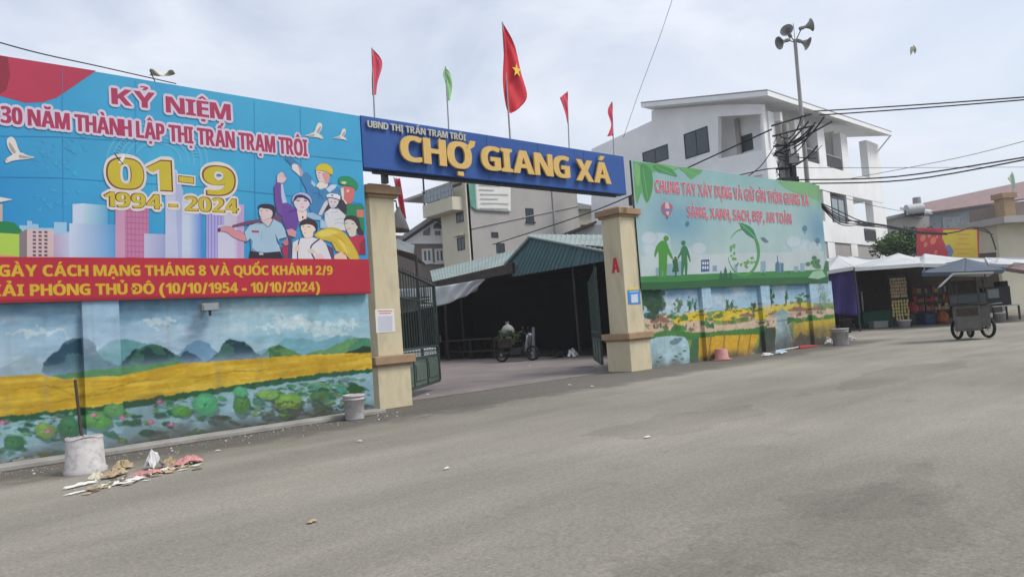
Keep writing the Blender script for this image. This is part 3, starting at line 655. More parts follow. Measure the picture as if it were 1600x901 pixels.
    def fg(Z, pts, col, sm=2, ol=None, w=.55):
        q = Z(pts); q = catmull(q, sm) if sm else q; A.poly(q, col)
        if ol is not None: A.line(q+[q[0]], w, ol)
    def ln(Z, pts, w, col): A.line(catmull(Z(pts), 4, False), w, col)
    # worker with yellow helmet, arm flung up
    fg(Z2, [(440, 335), (520, 270), (600, 350), (640, 440), (700, 500), (790, 480), (840, 420), (900, 430), (985, 500), (1010, 600), (990, 760), (860, 880), (600, 860), (560, 640), (510, 480)], c(62, 128, 178), 2, c(40, 95, 150))
    fg(Z2, [(215, 60), (330, 75), (400, 130), (470, 260), (450, 320), (400, 290), (330, 190), (290, 140)], c(62, 120, 172), 2)
    fg(Z2, [(320, 165), (370, 145), (415, 180), (470, 250), (470, 300), (440, 325), (380, 270), (330, 230)], c(214, 208, 210), 2); fg(Z2, [(400, 150), (470, 245), (475, 300), (440, 320), (430, 260)], c(178, 150, 160), 2)
    fg(Z2, [(660, 460), (720, 380), (760, 400), (800, 400), (830, 440), (810, 480), (720, 505)], c(220, 214, 205), 1)
    fg(Z2, [(660, 250), (700, 230), (830, 250), (850, 330), (830, 400), (800, 430), (760, 400), (710, 400), (680, 350)], c(216, 196, 198), 2, olc, .4); fg(Z2, [(760, 270), (850, 290), (850, 360), (830, 420), (795, 420), (770, 360), (745, 310)], c(205, 150, 145), 2)
    fg(Z2, [(800, 500), (880, 435), (960, 445), (930, 490), (850, 550)], c(190, 205, 222), 1); fg(Z2, [(600, 370), (660, 440), (640, 470), (590, 420)], c(160, 195, 220), 1)
    fg(Z2, [(650, 235), (690, 165), (760, 140), (840, 160), (895, 220), (890, 305), (830, 270), (740, 240)], c(205, 186, 50), 2, c(150, 125, 40)); ln(Z2, [(650, 240), (740, 245), (830, 275), (890, 305)], .8, c(140, 110, 40))
    ln(Z2, [(690, 270), (725, 275)], .9, c(90, 80, 100)); ln(Z2, [(690, 345), (720, 352)], .7, c(170, 90, 95)); ln(Z2, [(700, 285), (692, 315), (712, 322)], .5, c(150, 120, 130))
    # figure in green cap
    fg(Z2, [(1070, 740), (1130, 715), (1300, 720), (1335, 760), (1330, 901), (1190, 901), (1090, 860)], c(32, 130, 88), 1, c(25, 95, 70)); fg(Z3, [(900, 110), (1150, 110), (1165, 480), (1050, 470), (900, 260)], c(32, 130, 88), 0)
    fg(Z2, [(1005, 490), (1060, 460), (1150, 470), (1210, 500), (1190, 640), (1160, 700), (1090, 720), (1040, 660), (1010, 580)], c(200, 108, 105), 1); fg(Z2, [(1005, 500), (1045, 475), (1055, 560), (1050, 640), (1100, 700), (1060, 720), (1030, 660)], c(205, 210, 205), 1); fg(Z2, [(1090, 505), (1130, 510), (1125, 550), (1085, 540)], c(225, 175, 165), 1)
    fg(Z2, [(975, 370), (1010, 330), (1120, 325), (1220, 390), (1250, 450), (1225, 510), (1150, 460), (1040, 445), (985, 420)], c(34, 138, 88), 2, c(20, 100, 65)); fg(Z2, [(1015, 400), (1060, 390), (1095, 410), (1070, 432), (1025, 428)], c(205, 200, 160), 1)
    fg(Z2, [(1230, 800), (1270, 790), (1335, 795), (1330, 900), (1240, 890)], c(205, 120, 105), 1)
    # woman with white cap
    fg(Z2, [(800, 760), (840, 640), (1000, 620), (1090, 740), (1080, 860), (1000, 800), (960, 760), (800, 850), (770, 850)], c(52, 52, 60), 2)
    fg(Z3, [(510, 230), (560, 120), (600, 50), (640, 20), (650, 80), (610, 150), (560, 240)], c(200, 200, 210), 1, olc, .4)
    fg(Z3, [(600, 200), (680, 140), (800, 150), (900, 240), (870, 330), (900, 460), (760, 440), (650, 430), (600, 310)], c(208, 210, 214), 1, c(95, 105, 120), .5)
    fg(Z2, [(830, 640), (870, 625), (970, 640), (975, 700), (930, 760), (880, 770), (845, 720)], c(208, 196, 200), 2, olc, .4)
    fg(Z2, [(805, 580), (860, 560), (960, 570), (1005, 600), (1000, 655), (940, 630), (860, 615), (812, 620)], c(218, 220, 224), 1, olc, .4); fg(Z2, [(875, 580), (900, 580), (900, 600), (875, 600)], c(70, 60, 80), 0); ln(Z2, [(812, 628), (860, 622), (940, 640), (1000, 662)], 1.1, c(60, 50, 70))
    for q in ([(865, 680), (885, 678)], [(915, 685), (940, 683)]): ln(Z2, q, .9, c(60, 50, 65))
    ln(Z2, [(890, 742), (910, 742)], .7, c(160, 80, 95))
    for q in ([(740, 300), (820, 290), (870, 280)], [(740, 360), (800, 340), (870, 360)], [(690, 190), (740, 200), (790, 180)], [(610, 200), (640, 240)]): ln(Z3, q, .5, c(110, 118, 130))
    # purple coat, pale helmet, raised hand
    fg(Z2, [(70, 470), (115, 400), (180, 415), (200, 560), (215, 690), (300, 720), (380, 800), (420, 901), (200, 901), (120, 840), (80, 680)], c(112, 72, 148), 1, c(75, 45, 115)); fg(Z3, [(0, 80), (130, 120), (220, 190), (235, 330), (210, 440), (60, 430), (0, 300)], c(104, 66, 150), 1)
    fg(Z2, [(165, 430), (195, 430), (210, 540), (250, 690), (190, 700), (170, 600)], c(175, 195, 220), 1)
    fg(Z2, [(110, 400), (115, 310), (150, 270), (180, 260), (215, 290), (225, 335), (250, 340), (230, 385), (190, 420), (140, 410)], c(210, 190, 196), 2, c(130, 90, 110), .5)
    for q in ([(150, 275), (155, 330)], [(182, 265), (185, 325)], [(208, 290), (205, 335)]): ln(Z2, q, .5, c(160, 115, 130))
    fg(Z3, [(345, 200), (440, 200), (560, 260), (540, 310), (440, 300), (350, 260)], c(150, 182, 212), 1, olc, .4); fg(Z3, [(540, 290), (620, 330), (640, 420), (540, 420)], c(165, 190, 215), 1)
    fg(Z3, [(210, 160), (350, 170), (345, 300), (240, 330)], c(222, 205, 196), 1); A.poly(ell(472.5, 339.6, 1.5, 1.7, 10), dk)
    fg(Z2, [(340, 640), (400, 590), (530, 600), (575, 700), (540, 770), (480, 820), (420, 810), (360, 740)], c(214, 198, 206), 2, olc, .5)
    fg(Z2, [(335, 690), (345, 610), (420, 580), (520, 590), (580, 660), (580, 720), (545, 660), (480, 625), (400, 625), (370, 660)], c(55, 42, 78), 1)
    fg(Z2, [(330, 700), (325, 620), (380, 565), (460, 545), (550, 575), (600, 650), (595, 720), (570, 650), (500, 595), (420, 580), (360, 610)], c(168, 180, 220), 2, c(70, 60, 130), .6)
    for q in ([(385, 665), (430, 668)], [(490, 668), (535, 665)]): ln(Z2, q, 1.3, c(50, 42, 70))
    for q in ([(380, 645), (430, 648)], [(488, 648), (535, 645)]): ln(Z2, q, .7, c(80, 70, 95))
    ln(Z2, [(445, 752), (465, 760), (490, 752)], 1.0, c(180, 85, 100)); ln(Z2, [(462, 690), (455, 720), (472, 726)], .5, c(165, 130, 145))
    # straw basket and girl in red
    fg(Z3, [(940, 550), (1020, 520), (1160, 520), (1180, 780), (1080, 790), (1010, 680)], c(178, 48, 76), 1); fg(Z3, [(1090, 640), (1170, 560), (1180, 790), (1090, 780)], c(140, 40, 62), 1)
    fg(Z3, [(870, 310), (900, 260), (980, 240), (1080, 280), (1105, 400), (1160, 500), (1100, 520), (1050, 440), (1040, 360), (960, 290)], c(58, 48, 52), 2)
    fg(Z3, [(880, 330), (930, 295), (1010, 320), (1050, 380), (1070, 410), (1045, 440), (1040, 520), (960, 540), (930, 490), (895, 420)], c(206, 196, 186), 2, olc, .4)
    for q in ([(890, 355), (920, 350)], [(980, 355), (1010, 360)]): ln(Z3, q, 1.0, dk)
    ln(Z3, [(920, 440), (945, 425), (955, 410)], .9, c(165, 95, 100))
    fg(Z3, [(450, 520), (560, 440), (720, 410), (860, 470), (960, 590), (1060, 760), (1080, 870), (960, 860), (880, 770), (760, 740), (700, 620), (560, 580)], c(204, 176, 62), 2, c(165, 130, 45)); fg(Z3, [(500, 490), (640, 440), (800, 470), (700, 520), (560, 540)], c(218, 200, 92), 2); fg(Z3, [(780, 570), (900, 650), (960, 780), (900, 760), (820, 640)], c(224, 196, 88), 2)
    for q in ([(620, 560), (760, 640), (840, 760)], [(700, 500), (860, 600), (950, 800)]): ln(Z3, q, .6, c(160, 122, 45))
    fg(Z3, [(740, 800), (830, 750), (900, 800), (920, 860), (730, 850)], c(224, 190, 170), 1)
    # student in white with straps
    fg(Z3, [(610, 640), (720, 700), (735, 860), (690, 850)], c(100, 62, 110), 1)
    fg(Z3, [(140, 860), (150, 620), (260, 560), (420, 545), (560, 580), (620, 640), (700, 860)], c(214, 212, 218), 1, olc, .4)
    fg(Z3, [(260, 370), (330, 350), (440, 370), (480, 440), (440, 480), (430, 540), (340, 565), (290, 500)], c(224, 208, 192), 2, olc, .4)
    fg(Z3, [(245, 390), (280, 310), (370, 285), (470, 320), (505, 400), (480, 490), (470, 430), (430, 380), (340, 365)], c(58, 38, 48), 2)
    for q in ([(290, 400), (315, 398)], [(360, 405), (395, 403)]): ln(Z3, q, 1.0, dk)
    ln(Z3, [(305, 490), (335, 492)], .8, c(175, 95, 100)); ln(Z3, [(330, 420), (320, 455)], .5, c(180, 150, 140))
    ln(Z3, [(250, 560), (230, 640), (218, 740), (220, 860)], 1.8, c(72, 66, 112)); ln(Z3, [(530, 570), (450, 630), (405, 690), (420, 780), (470, 870)], 2.4, c(72, 66, 112))
    fg(Z3, [(170, 690), (230, 650), (255, 700), (240, 740), (180, 745)], c(214, 196, 176), 1); fg(Z3, [(355, 720), (420, 700), (480, 760), (440, 780), (370, 760)], c(206, 196, 178), 1); fg(Z3, [(480, 770), (560, 790), (600, 860), (480, 860)], c(224, 190, 186), 1)
    # man in pale blue shirt
    fg(Z1, [(290, 380), (500, 320), (680, 290), (880, 230), (960, 240), (1000, 350), (900, 330), (690, 330), (520, 370), (300, 410)], c(112, 72, 98), 1)
    fg(Z1, [(120, 410), (200, 390), (290, 400), (320, 450), (400, 460), (490, 530), (490, 610), (400, 590), (300, 545), (220, 480), (130, 460)], c(205, 140, 150), 1, c(130, 75, 95), .5); fg(Z1, [(85, 430), (110, 410), (130, 440), (115, 475), (90, 465)], c(75, 60, 105), 1)
    fg(Z1, [(690, 300), (820, 270), (860, 300), (800, 400), (740, 360)], c(214, 190, 190), 1)
    fg(Z1, [(460, 480), (530, 380), (640, 345), (740, 350), (800, 405), (870, 290), (980, 350), (1030, 430), (1060, 545), (950, 575), (960, 700), (980, 750), (780, 770), (560, 740), (550, 560), (500, 610)], c(162, 192, 212), 1, c(75, 95, 135), .6)
    fg(Z1, [(545, 560), (580, 600), (570, 690), (640, 750), (555, 745)], c(110, 140, 175), 1); fg(Z1, [(890, 490), (940, 590), (970, 690), (920, 620)], c(70, 95, 140), 1)
    fg(Z1, [(545, 735), (680, 770), (960, 745), (1010, 850), (525, 850)], c(42, 36, 48), 0); fg(Z1, [(665, 765), (725, 765), (730, 795), (670, 795)], c(190, 185, 190), 0)
    fg(Z1, [(560, 450), (670, 455), (665, 485), (570, 482)], c(165, 70, 105), 0); ln(Z1, [(705, 455), (705, 530), (695, 600)], .5, c(110, 140, 170)); ln(Z1, [(640, 370), (720, 355), (795, 408), (870, 300)], .7, c(75, 95, 135))
    fg(Z1, [(665, 200), (675, 140), (740, 120), (830, 160), (870, 190), (870, 230), (830, 280), (720, 310), (690, 280)], c(216, 196, 198), 1, olc, .4)
    fg(Z1, [(650, 130), (680, 90), (780, 78), (870, 100), (905, 170), (890, 240), (850, 280), (860, 200), (820, 155), (740, 145), (680, 130)], c(48, 38, 58), 2)
    for q in ([(685, 178), (715, 172)], [(760, 180), (790, 176)]): ln(Z1, q, .9, c(90, 70, 90))
    ln(Z1, [(690, 258), (720, 260)], .7, c(175, 110, 115)); ln(Z1, [(715, 190), (703, 225), (722, 232)], .5, c(170, 140, 145))
    fg(Z1, [(1050, 440), (1130, 425), (1200, 470), (1180, 550), (1080, 520)], c(205, 145, 160), 1, c(130, 80, 110), .5); fg(Z1, [(990, 620), (1070, 555), (1085, 660), (1030, 665)], c(195, 115, 130), 1)
    fg(Z1, [(970, 680), (1075, 670), (1070, 850), (1030, 850)], c(165, 45, 82), 1); fg(Z1, [(1085, 530), (1135, 540), (1115, 858), (1065, 858)], c(70, 72, 108), 0)
    ln(Z2, [(270, 830), (330, 805), (380, 800)], .7, c(60, 40, 100)); ln(Z2, [(600, 560), (700, 560), (760, 640)], .5, c(45, 95, 150)); ln(Z2, [(700, 510), (705, 640)], .5, c(45, 95, 150))
    # tear in the print beside the big nought
    A.d += .0003; A.poly([(184, 256), (192, 240), (195, 246), (190, 256)], c(225, 226, 226)); A.line([(178, 239), (185, 249), (192, 257)], 1.3, c(40, 45, 55))
    # red strip
    A.sz([(SL, zb), (sR, zb), (sR, BLN.px(572, 405)[1]), (SL, BLN.px(0, 402)[1])], c(178, 38, 58))
    A.sz([(SL, zb), (sR, zb), (sR, zb+.035), (SL, zb+.045)], c(150, 34, 50))
    A.mb.build('printed_sheet', 'print_vinyl', ban, vcol=True)
    # fold lines stay part of the sheet; the lettering is applied over it
    MATS_ = {'t_red': (170, 55, 92), 't_lilac': (206, 198, 216), 't_yellow': (196, 178, 52), 't_brown': (120, 70, 50), 't_white': (215, 208, 205), 't_gold': (205, 172, 50), 't_orange': (200, 95, 30)}
    for k, v in MATS_.items(): mat(k, c(*v), .5, .05, 4)
    def two(txt, bl, tl, br, tr, m1, m2, sp, bd, d):
        lettering_px(BLN, txt, bl, tl, br, tr, d, m2, ban, spread=sp); lettering_px(BLN, txt, bl, tl, br, tr, d+.0007, m1, ban, bold=bd)
    D = Dtext
    two('KỶ', (175, 163), (175, 138), (242, 171), (242, 146), 't_red', 't_lilac', .17, .035, D); two('NIỆM', (260, 176), (260, 151), (360, 189), (360, 164), 't_red', 't_lilac', .17, .035, D)
    two('30 NĂM THÀNH LẬP THỊ TRẤN TRẠM TRÔI', (2, 192), (2, 166), (480, 245), (480, 219), 't_red', 't_lilac', .17, .035, D)
    two('01', (169, 295), (169, 246), (268, 300), (268, 251), 't_brown', 't_white', .12, .05, D); lettering_px(BLN, '01', (170.5, 293), (170.5, 248), (266.5, 298), (266.5, 253), D+.0012, 't_yellow', ban, bold=.03)
    two('9', (319, 305), (319, 258), (367, 308), (367, 261), 't_brown', 't_white', .12, .05, D); lettering_px(BLN, '9', (320.5, 303), (320.5, 260), (365.5, 306), (365.5, 263), D+.0012, 't_yellow', ban, bold=.03)
    A2 = Art(BLN, D); A2.poly([(276, 272), (305, 275), (305, 291), (276, 288)], c(215, 208, 205)); A2.poly([(278, 274), (303, 277), (303, 288), (278, 285)], c(120, 70, 50)); A2.d += .0011; A2.poly([(279.2, 275.6), (301.8, 278.2), (301.8, 286.6), (279.2, 284)], c(196, 178, 52))
    A2.mb.build('dash', 'print_vinyl', ban, vcol=True)
    two('1994 - 2024', (163, 323), (163, 299), (372, 334), (372, 311), 't_brown', 't_white', .19, .07, D); lettering_px(BLN, '1994 - 2024', (164, 322), (164, 300), (371, 333), (371, 312), D+.0012, 't_yellow', ban, bold=.02)
    D = A.d+.0005; two('NGÀY CÁCH MẠNG THÁNG 8 VÀ QUỐC KHÁNH 2/9', (-24, 432), (-24, 414), (519, 429), (519, 415.5), 't_gold', 't_orange', .05, .02, D)
    two('GIẢI PHÓNG THỦ ĐÔ (10/10/1954 - 10/10/2024)', (-30, 463), (-30, 445), (499, 455), (499, 440.5), 't_gold', 't_orange', .05, .02, D)
left_banner()

# ------------------------------------------------------------------ gate pillars
def pillar(name, label, X0, X1, Yf, group):
    w = X1-X0; dp = w*.95; xc = (X0+X1)/2; yc = Yf+dp/2
    t = thing(name, label, 'gate pillar', (xc, yc, 0), group=group)
    bevel(MB().box((xc, yc, .40), (w+.16, dp+.16, .80)).build('base', 'cream_paint', t), .012)
    mb = MB(); mb.box((xc, yc, .87), (w+.32, dp+.32, .15)); mb.box((xc, yc, .775), (w+.22, dp+.22, .05)); bevel(mb.build('band', 'brown_trim', t), .012)
    bevel(MB().box((xc, yc, 2.42), (w, dp, 2.96)).build('shaft', 'cream_paint', t), .012)
    mb = MB(); mb.box((xc, yc, 3.86), (w+.10, dp+.10, .06)); mb.box((xc, yc, 3.965), (w+.22, dp+.22, .15)); mb.box((xc, yc, 4.07), (w+.02, dp+.02, .06), taper=.8)
    bevel(mb.build('cap', 'brown_trim', t), .01); return t
PYL, PYR = 11.20, 11.30
PL = Plane((0, PYL), 0); PR = Plane((0, PYR), 0)
xl0 = PL.px(574, 400)[0]+.10; xl1 = PL.px(624, 450)[0]
xr0 = PR.px(972, 400)[0]+.0; xr1 = PR.px(1000, 430)[0]
plL = pillar('gate_pillar', 'cream gate pillar beside the blue banner, a white notice pasted on its front', xl0, xl1, PYL, 'gate pillars')
plR = pillar('gate_pillar', 'cream gate pillar with a red letter A and blue plaque, beside the green billboard', xr0, xr1, PYR, 'gate pillars')
# notices and markings
nl = thing('notice', 'white paper notice with pink heading pasted on the pillar beside the blue banner', 'notice', (*PL.w(PL.px(601, 520), .0)[:2], 2.0))
a = PL.px(588, 520); b = PL.px(615, 482)
MB().rect(PL, a[0], b[0], a[1], b[1], .002, .006).build('sheet', 'paper', nl)
A = Art(PL, .0065)
for k, (y, x0, x1) in enumerate(((486, 590, 613), (489.5, 592, 611))): A.line([(x0, y), (x1, y-.4)], 1.4, C_(190, 90, 110))
A.poly([(590, 494), (613, 493), (613, 517), (591, 518)], C_(196, 200, 214))
A.mb.build('printed_heading', 'print_vinyl', nl, vcol=True)
na = thing('plaque', 'small blue plaque with white square and yellow strip on the letter A pillar', 'plaque', (*PR.w(PR.px(990, 476), 0)[:2], 1.7))
a = PR.px(982, 475); b = PR.px(999, 453)
MB().rect(PR, a[0], b[0], a[1], b[1], .002, .012).build('plate', 'sign_sky', na)
A = Art(PR, .0125); A.poly([(985.5, 460), (996, 459), (996.5, 472), (986, 473)], C_(205, 214, 226)); A.line([(983, 456), (997, 455.2)], 1.6, C_(170, 200, 235)); A.mb.build('white_panel', 'print_vinyl', na, vcol=True)
A = Art(PR, .004); A.poly([(981, 450), (997, 449), (997, 452.2), (981, 453)], C_(225, 205, 60)); A.mb.build('yellow_strip', 'print_vinyl', na, vcol=True)
SIDE = Plane((xr0, PYR), 90)
a = SIDE.px(957, 427); b = SIDE.px(966, 402)
lettering(SIDE, 'A', min(a[0], b[0])*1.0 if False else a[0], b[0], a[1], b[1], .003, 'red_paint', plR, bold=.05, name='painted_letter')

# ------------------------------------------------------------------ gate sign
SG = Plane((0, 10.82), 0)
sL, sz0 = SG.px(567, 266); sRt, sz1 = SG.px(979, 301); stL = SG.px(565, 182)[1]; stR = SG.px(976, 243)[1]
zlo, zhi = (sz0+sz1)/2, (stL+stR)/2; sL += .02
sign = thing('gate_sign', 'long blue sign board with raised gold letters spanning the market gate', 'sign', ((sL+sRt)/2, 10.9, zlo))
bevel(MB().rect(SG, sL, sRt, zlo, zhi, -.26, 0).build('board', 'sign_blue', sign), .012)
for k in range(1, 5): MB().rect(SG, sL+(sRt-sL)*k/5-.004, sL+(sRt-sL)*k/5+.004, zlo+.01, zhi-.01, 0, .003).build('panel_seam', 'frame_dark', sign)
lettering_px(SG, 'CHỢ', (624, 252), (624, 213), (733, 267), (733, 226), .05, 'gold_letter', sign, bold=.045, depth=.045)
lettering_px(SG, 'GIANG', (750, 266), (750, 229), (886, 280), (886, 247), .05, 'gold_letter', sign, bold=.045, depth=.045)
lettering_px(SG, 'XÁ', (898, 283), (898, 250), (950, 289), (950, 257), .05, 'gold_letter', sign, bold=.045, depth=.045)
lettering_px(SG, 'UBND THỊ TRẤN TRẠM TRÔI', (573, 199.5), (573, 189), (726, 221), (726, 211), .015, 'silver_letter', sign, bold=.02, depth=.03)
for xc in ((xl0+xl1)/2, (xr0+xr1)/2-.1): MB().box((xc, 11.04, (4.06+zlo)/2+.02), (.10, .10, zlo-4.03)).build('support_post', 'dark_metal', sign)
MB().box(((sL+sRt)/2, 10.96, zlo-.03), (sRt-sL-.5, .06, .05)).build('lower_rail', 'dark_metal', sign)

# flags on the sign
FP = Plane((0, 10.96), 0)
def flag(label, name, base, top, left, right, m, group, star=None, ripple=.05, r=.014):
    zb_ = zhi-.05; sb = FP.px(*base)[0]; tp = FP.px(*top)
    t = thing(name, label, 'flag', (*FP.w((sb, 0))[:2], zb_), group=group)
    MB().tube([FP.w((sb, zb_)), FP.w(((sb+tp[0])/2, (zb_+tp[1])/2)), FP.w(tp)], [r, r, r*.8], 6).build('flagpole', 'steel', t)
    Lf = catmull(FP.pxs(left), 5, False); Rt_ = catmull(FP.pxs(right), 5, False)
    def samp(P, v): k = v*(len(P)-1); i = min(int(k), len(P)-2); q = k-i; return (P[i][0]*(1-q)+P[i+1][0]*q, P[i][1]*(1-q)+P[i+1][1]*q)
    def fn(u, v):
        a, b = samp(Lf, v), samp(Rt_, v); s_ = a[0]*(1-u)+b[0]*u; z_ = a[1]*(1-u)+b[1]*u
        return FP.w((s_, z_), ripple*(sin(u*7+v*4)*.6+sin(u*13-v*6+1)*.3)*min(1, abs(b[0]-a[0])*3))
    MB().grid(fn, 22, 26).build('cloth', m, t, thick=.004)
    if star:
        cx, cy = FP.px(*star[:2]); rs = star[2]; pts = []
        cp = [(cx+rs*(1 if k % 2 == 0 else .40)*sin(pi*k/5)*.85, cy+rs*(1 if k % 2 == 0 else .40)*cos(pi*k/5)) for k in range(10)]
        mb = MB(); mb.slab(FP, cp, .072, .076); mb.build('star', 'star_yellow', t)
    return t
flag('small pink red flag at the banner end of the gate sign, flying to the right', 'flag', (585, 184), (581, 75), [(581, 75), (581, 100), (581, 125), (582, 149)], [(581.5, 76), (597, 98), (590, 130), (588, 148)], 'red_cloth', 'flags on the gate sign')
flag('small light green flag on top of the gate sign', 'flag', (701, 200), (696, 104), [(695, 106), (692, 116), (697, 135), (698, 158)], [(697, 107), (704, 118), (707, 135), (703, 157)], 'green_cloth', 'flags on the gate sign')
flag('large red flag with yellow star, tallest on the gate sign', 'flag', (797, 216), (785, 35), [(785, 36), (786, 80), (785, 130), (791, 170), (799, 177)], [(786, 37), (802, 70), (814, 112), (825, 150), (811, 170)], 'red_flag', 'flags on the gate sign', star=(804, 112, .155), ripple=.07, r=.02)
flag('small red flag hanging as a narrow triangle, just right of the large star flag', 'flag', (889, 230), (886, 143), [(874, 153), (879, 165), (884, 180), (888, 198)], [(886, 144), (887, 160), (888, 180), (889, 199)], 'red_cloth', 'flags on the gate sign')
flag('small red flag with swallow edge at the billboard end of the gate sign', 'flag', (959, 242), (956, 159), [(955, 160), (949, 174), (955, 195), (949, 213)], [(957, 160), (957, 175), (958, 195), (959, 212)], 'red_cloth', 'flags on the gate sign')

# ------------------------------------------------------------------ right painted wall and billboard
WR = Plane((13.9, 11.38), -2.06); BRP = Plane((13.9, 11.26), -2.06)
e1 = WR.px(1300, 500)[0]; e0 = WR.px(1008, 520)[0]-.25
wr = thing('painted_wall', 'wall painted with a village, trees and fields, under the green billboard', 'wall', (18.5, 11.3, 0))
ztop = WR.px(1003, 452)[1]+.06
MB().rect(WR, e0-.0, e1, 0, ztop, -.22, 0).build('wall_body', 'wall_body', wr)
def right_mural():
    p = Paint(WR, e0, e1, .004, ztop-.01, .0125); c = C_
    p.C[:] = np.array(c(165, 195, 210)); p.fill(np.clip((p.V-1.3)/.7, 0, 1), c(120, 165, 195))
    cl = fbm(p.U*.9, p.V*2.5, 5, 5); p.fill(np.clip((cl-.5)*4, 0, 1), c(200, 214, 220), .6)
    # base bands
    p.p([(1000, 500), (1060, 492), (1150, 482), (1200, 478), (1300, 472), (1310, 560), (1000, 600)], c(120, 150, 75), 1, .08, 0)
    p.p([(1040, 497), (1085, 487), (1098, 487), (1098, 508), (1050, 505)], c(215, 190, 55)); p.p([(1108, 492), (1140, 483), (1160, 482), (1170, 490), (1140, 500), (1115, 500)], c(212, 185, 55))
    p.p([(1165, 486), (1195, 478), (1210, 478), (1215, 490), (1180, 500)], c(205, 180, 60)); p.p([(1182, 480), (1215, 476), (1260, 472), (1260, 486), (1200, 494)], c(200, 180, 80))
    for q in ([(1005, 500), (1045, 490), (1050, 515), (1010, 518)], [(1065, 505), (1100, 500), (1130, 508), (1185, 500), (1195, 512), (1140, 517), (1070, 518)], [(1195, 495), (1235, 488), (1232, 510), (1195, 512)], [(1225, 492), (1290, 482), (1295, 492), (1240, 500)]): p.p(q, c(205, 180, 160), .95)
    for x, w, h in ((1032, 7, 22), (1022, 5, 18), (1040, 5, 16), (1250, 18, 14), (1273, 12, 12), (1168, 12, 12), (1205, 9, 10)):
        y = 512-(x-1030)*.09; p.p([(x-w, y), (x-w, y-h*.6), (x, y-h), (x+w, y-h*.6), (x+w, y)], c(190, 165, 140), 1, .03, 0); p.p([(x-w-2, y-h*.6), (x, y-h), (x+w+2, y-h*.6), (x+w, y-h*.45), (x-w, y-h*.45)], c(140, 105, 90), 1, .03, 0)
        p.p([(x-1.5, y), (x-1.5, y-h*.35), (x+1.5, y-h*.35), (x+1.5, y)], c(90, 65, 55), .9, .02, 0)
    r = random.Random(12)
    def tree(x, y, w, h, c1, n=26):
        p.p([(x-1, y), (x-1, y-h*.6), (x+1, y-h*.6), (x+1.2, y)], c(85, 70, 55), 1, .02, 0)
        for k in range(n): p.blob(x+r.gauss(0, w*.28), y-h*.55+r.gauss(0, h*.20), w*.20, h*.10, tuple(v*r.uniform(.6, 1.25) for v in c1), .85, .12)
    tree(1020, 500, 28, 52, c(48, 82, 62), 80); tree(1012, 478, 18, 30, c(55, 85, 70), 40)
    tree(1060, 488, 10, 24, c(95, 125, 95)); tree(1077, 485, 7, 20, c(65, 105, 75)); tree(1086, 486, 5, 16, c(65, 105, 75)); tree(1136, 484, 4, 18, c(70, 105, 75)); tree(1143, 484, 4, 16, c(70, 105, 75))
    tree(1204, 482, 9, 32, c(55, 90, 60)); tree(1228, 475, 6, 18, c(60, 95, 60)); tree(1250, 478, 14, 20, c(70, 110, 55), 18); tree(1285, 478, 12, 22, c(90, 125, 60), 14); tree(1177, 492, 10, 22, c(60, 80, 55), 14)
    for k in range(120):
        x = r.uniform(1008, 1296); y = 512-(x-1020)*.075+r.choice((-22, -14, -6, 2, 6))+r.uniform(-3, 3); p.blob(x, y, r.uniform(2, 5), r.uniform(1, 2.4), c(r.randint(48, 95), r.randint(80, 120), r.randint(48, 75)), .75, .12)
    for x, y, w in ((1050, 495, 10), (1068, 497, 9), (1122, 494, 9), (1105, 508, 12), (1165, 498, 9), (1240, 500, 14), (1268, 498, 12), (1290, 495, 10), (1060, 513, 16), (1225, 505, 8)):
        for k in range(5): p.blob(x+r.uniform(-w, w)*.5, y+r.uniform(-2, 2), w*.45, w*.3, c(60+r.randint(-10, 30), 110+r.randint(-10, 25), 60), .9, .08)
    for x in (1072, 1084, 1130, 1134, 1138, 1158, 1161, 1245): y = 508-(x-1072)*.09; p.p([(x-1, y+3), (x-1, y-2), (x+1, y-2), (x+1, y+3)], c(150, 60, 60), .9, .01, 0)
    # green verge, pond, yellow paddies
    p.p([(1000, 530), (1040, 515), (1090, 520), (1180, 512), (1195, 508), (1188, 525), (1120, 528), (1060, 532), (1010, 545)], c(70, 125, 60), 1, .06, 0)
    p.p([(1012, 600), (1012, 540), (1025, 527), (1060, 525), (1074, 532), (1078, 560), (1078, 600)], c(165, 195, 205), 1, .05)
    p.p([(1076, 600), (1078, 545), (1082, 528), (1092, 525), (1092, 600)], c(62, 110, 70), 1, .05, 0)
    for x, y in ((1032, 558), (1056, 556), (1062, 552), (1066, 560), (1052, 562), (1070, 548), (1028, 565)): p.blob(x, y, 3.2, 1.8, c(70, 115, 95), .9)
    p.p([(1046, 533), (1062, 527), (1066, 531), (1052, 539)], c(85, 110, 120), .8)
    y1 = [(1090, 600), (1092, 528), (1120, 524), (1186, 522), (1180, 545), (1176, 600)]; p.p(y1, c(208, 165, 45), 1, .03, 0)
    for x in (1104, 1130, 1153, 1170): p.p([(x+2, 522), (x+4, 522), (x-3, 572), (x-6, 572)], c(140, 108, 40), .8, .03, 0)
    p.p([(1184, 600), (1184, 545), (1190, 512), (1212, 510), (1212, 600)], c(58, 75, 58), 1, .08, 0)
    p.p([(1208, 600), (1210, 540), (1214, 508), (1232, 508), (1240, 540), (1238, 600)], c(165, 190, 198), 1, .05, 0)
    p.p([(1205, 494), (1222, 482), (1238, 492)], c(130, 160, 165), 1, .02, 0); p.p([(1213, 510), (1213, 492), (1230, 491), (1230, 510)], c(150, 175, 178), 1, .02, 0); p.p([(1214, 500), (1230, 498), (1230, 501), (1214, 503)], c(100, 130, 140), .9, .01, 0)
    p.p([(1238, 600), (1240, 505), (1275, 500), (1300, 498), (1310, 600)], c(190, 165, 60), 1, .05, 0)
    p.p([(1238, 600), (1240, 532), (1250, 520), (1275, 528), (1310, 524), (1310, 600)], c(85, 82, 65), .85, .15, 0)
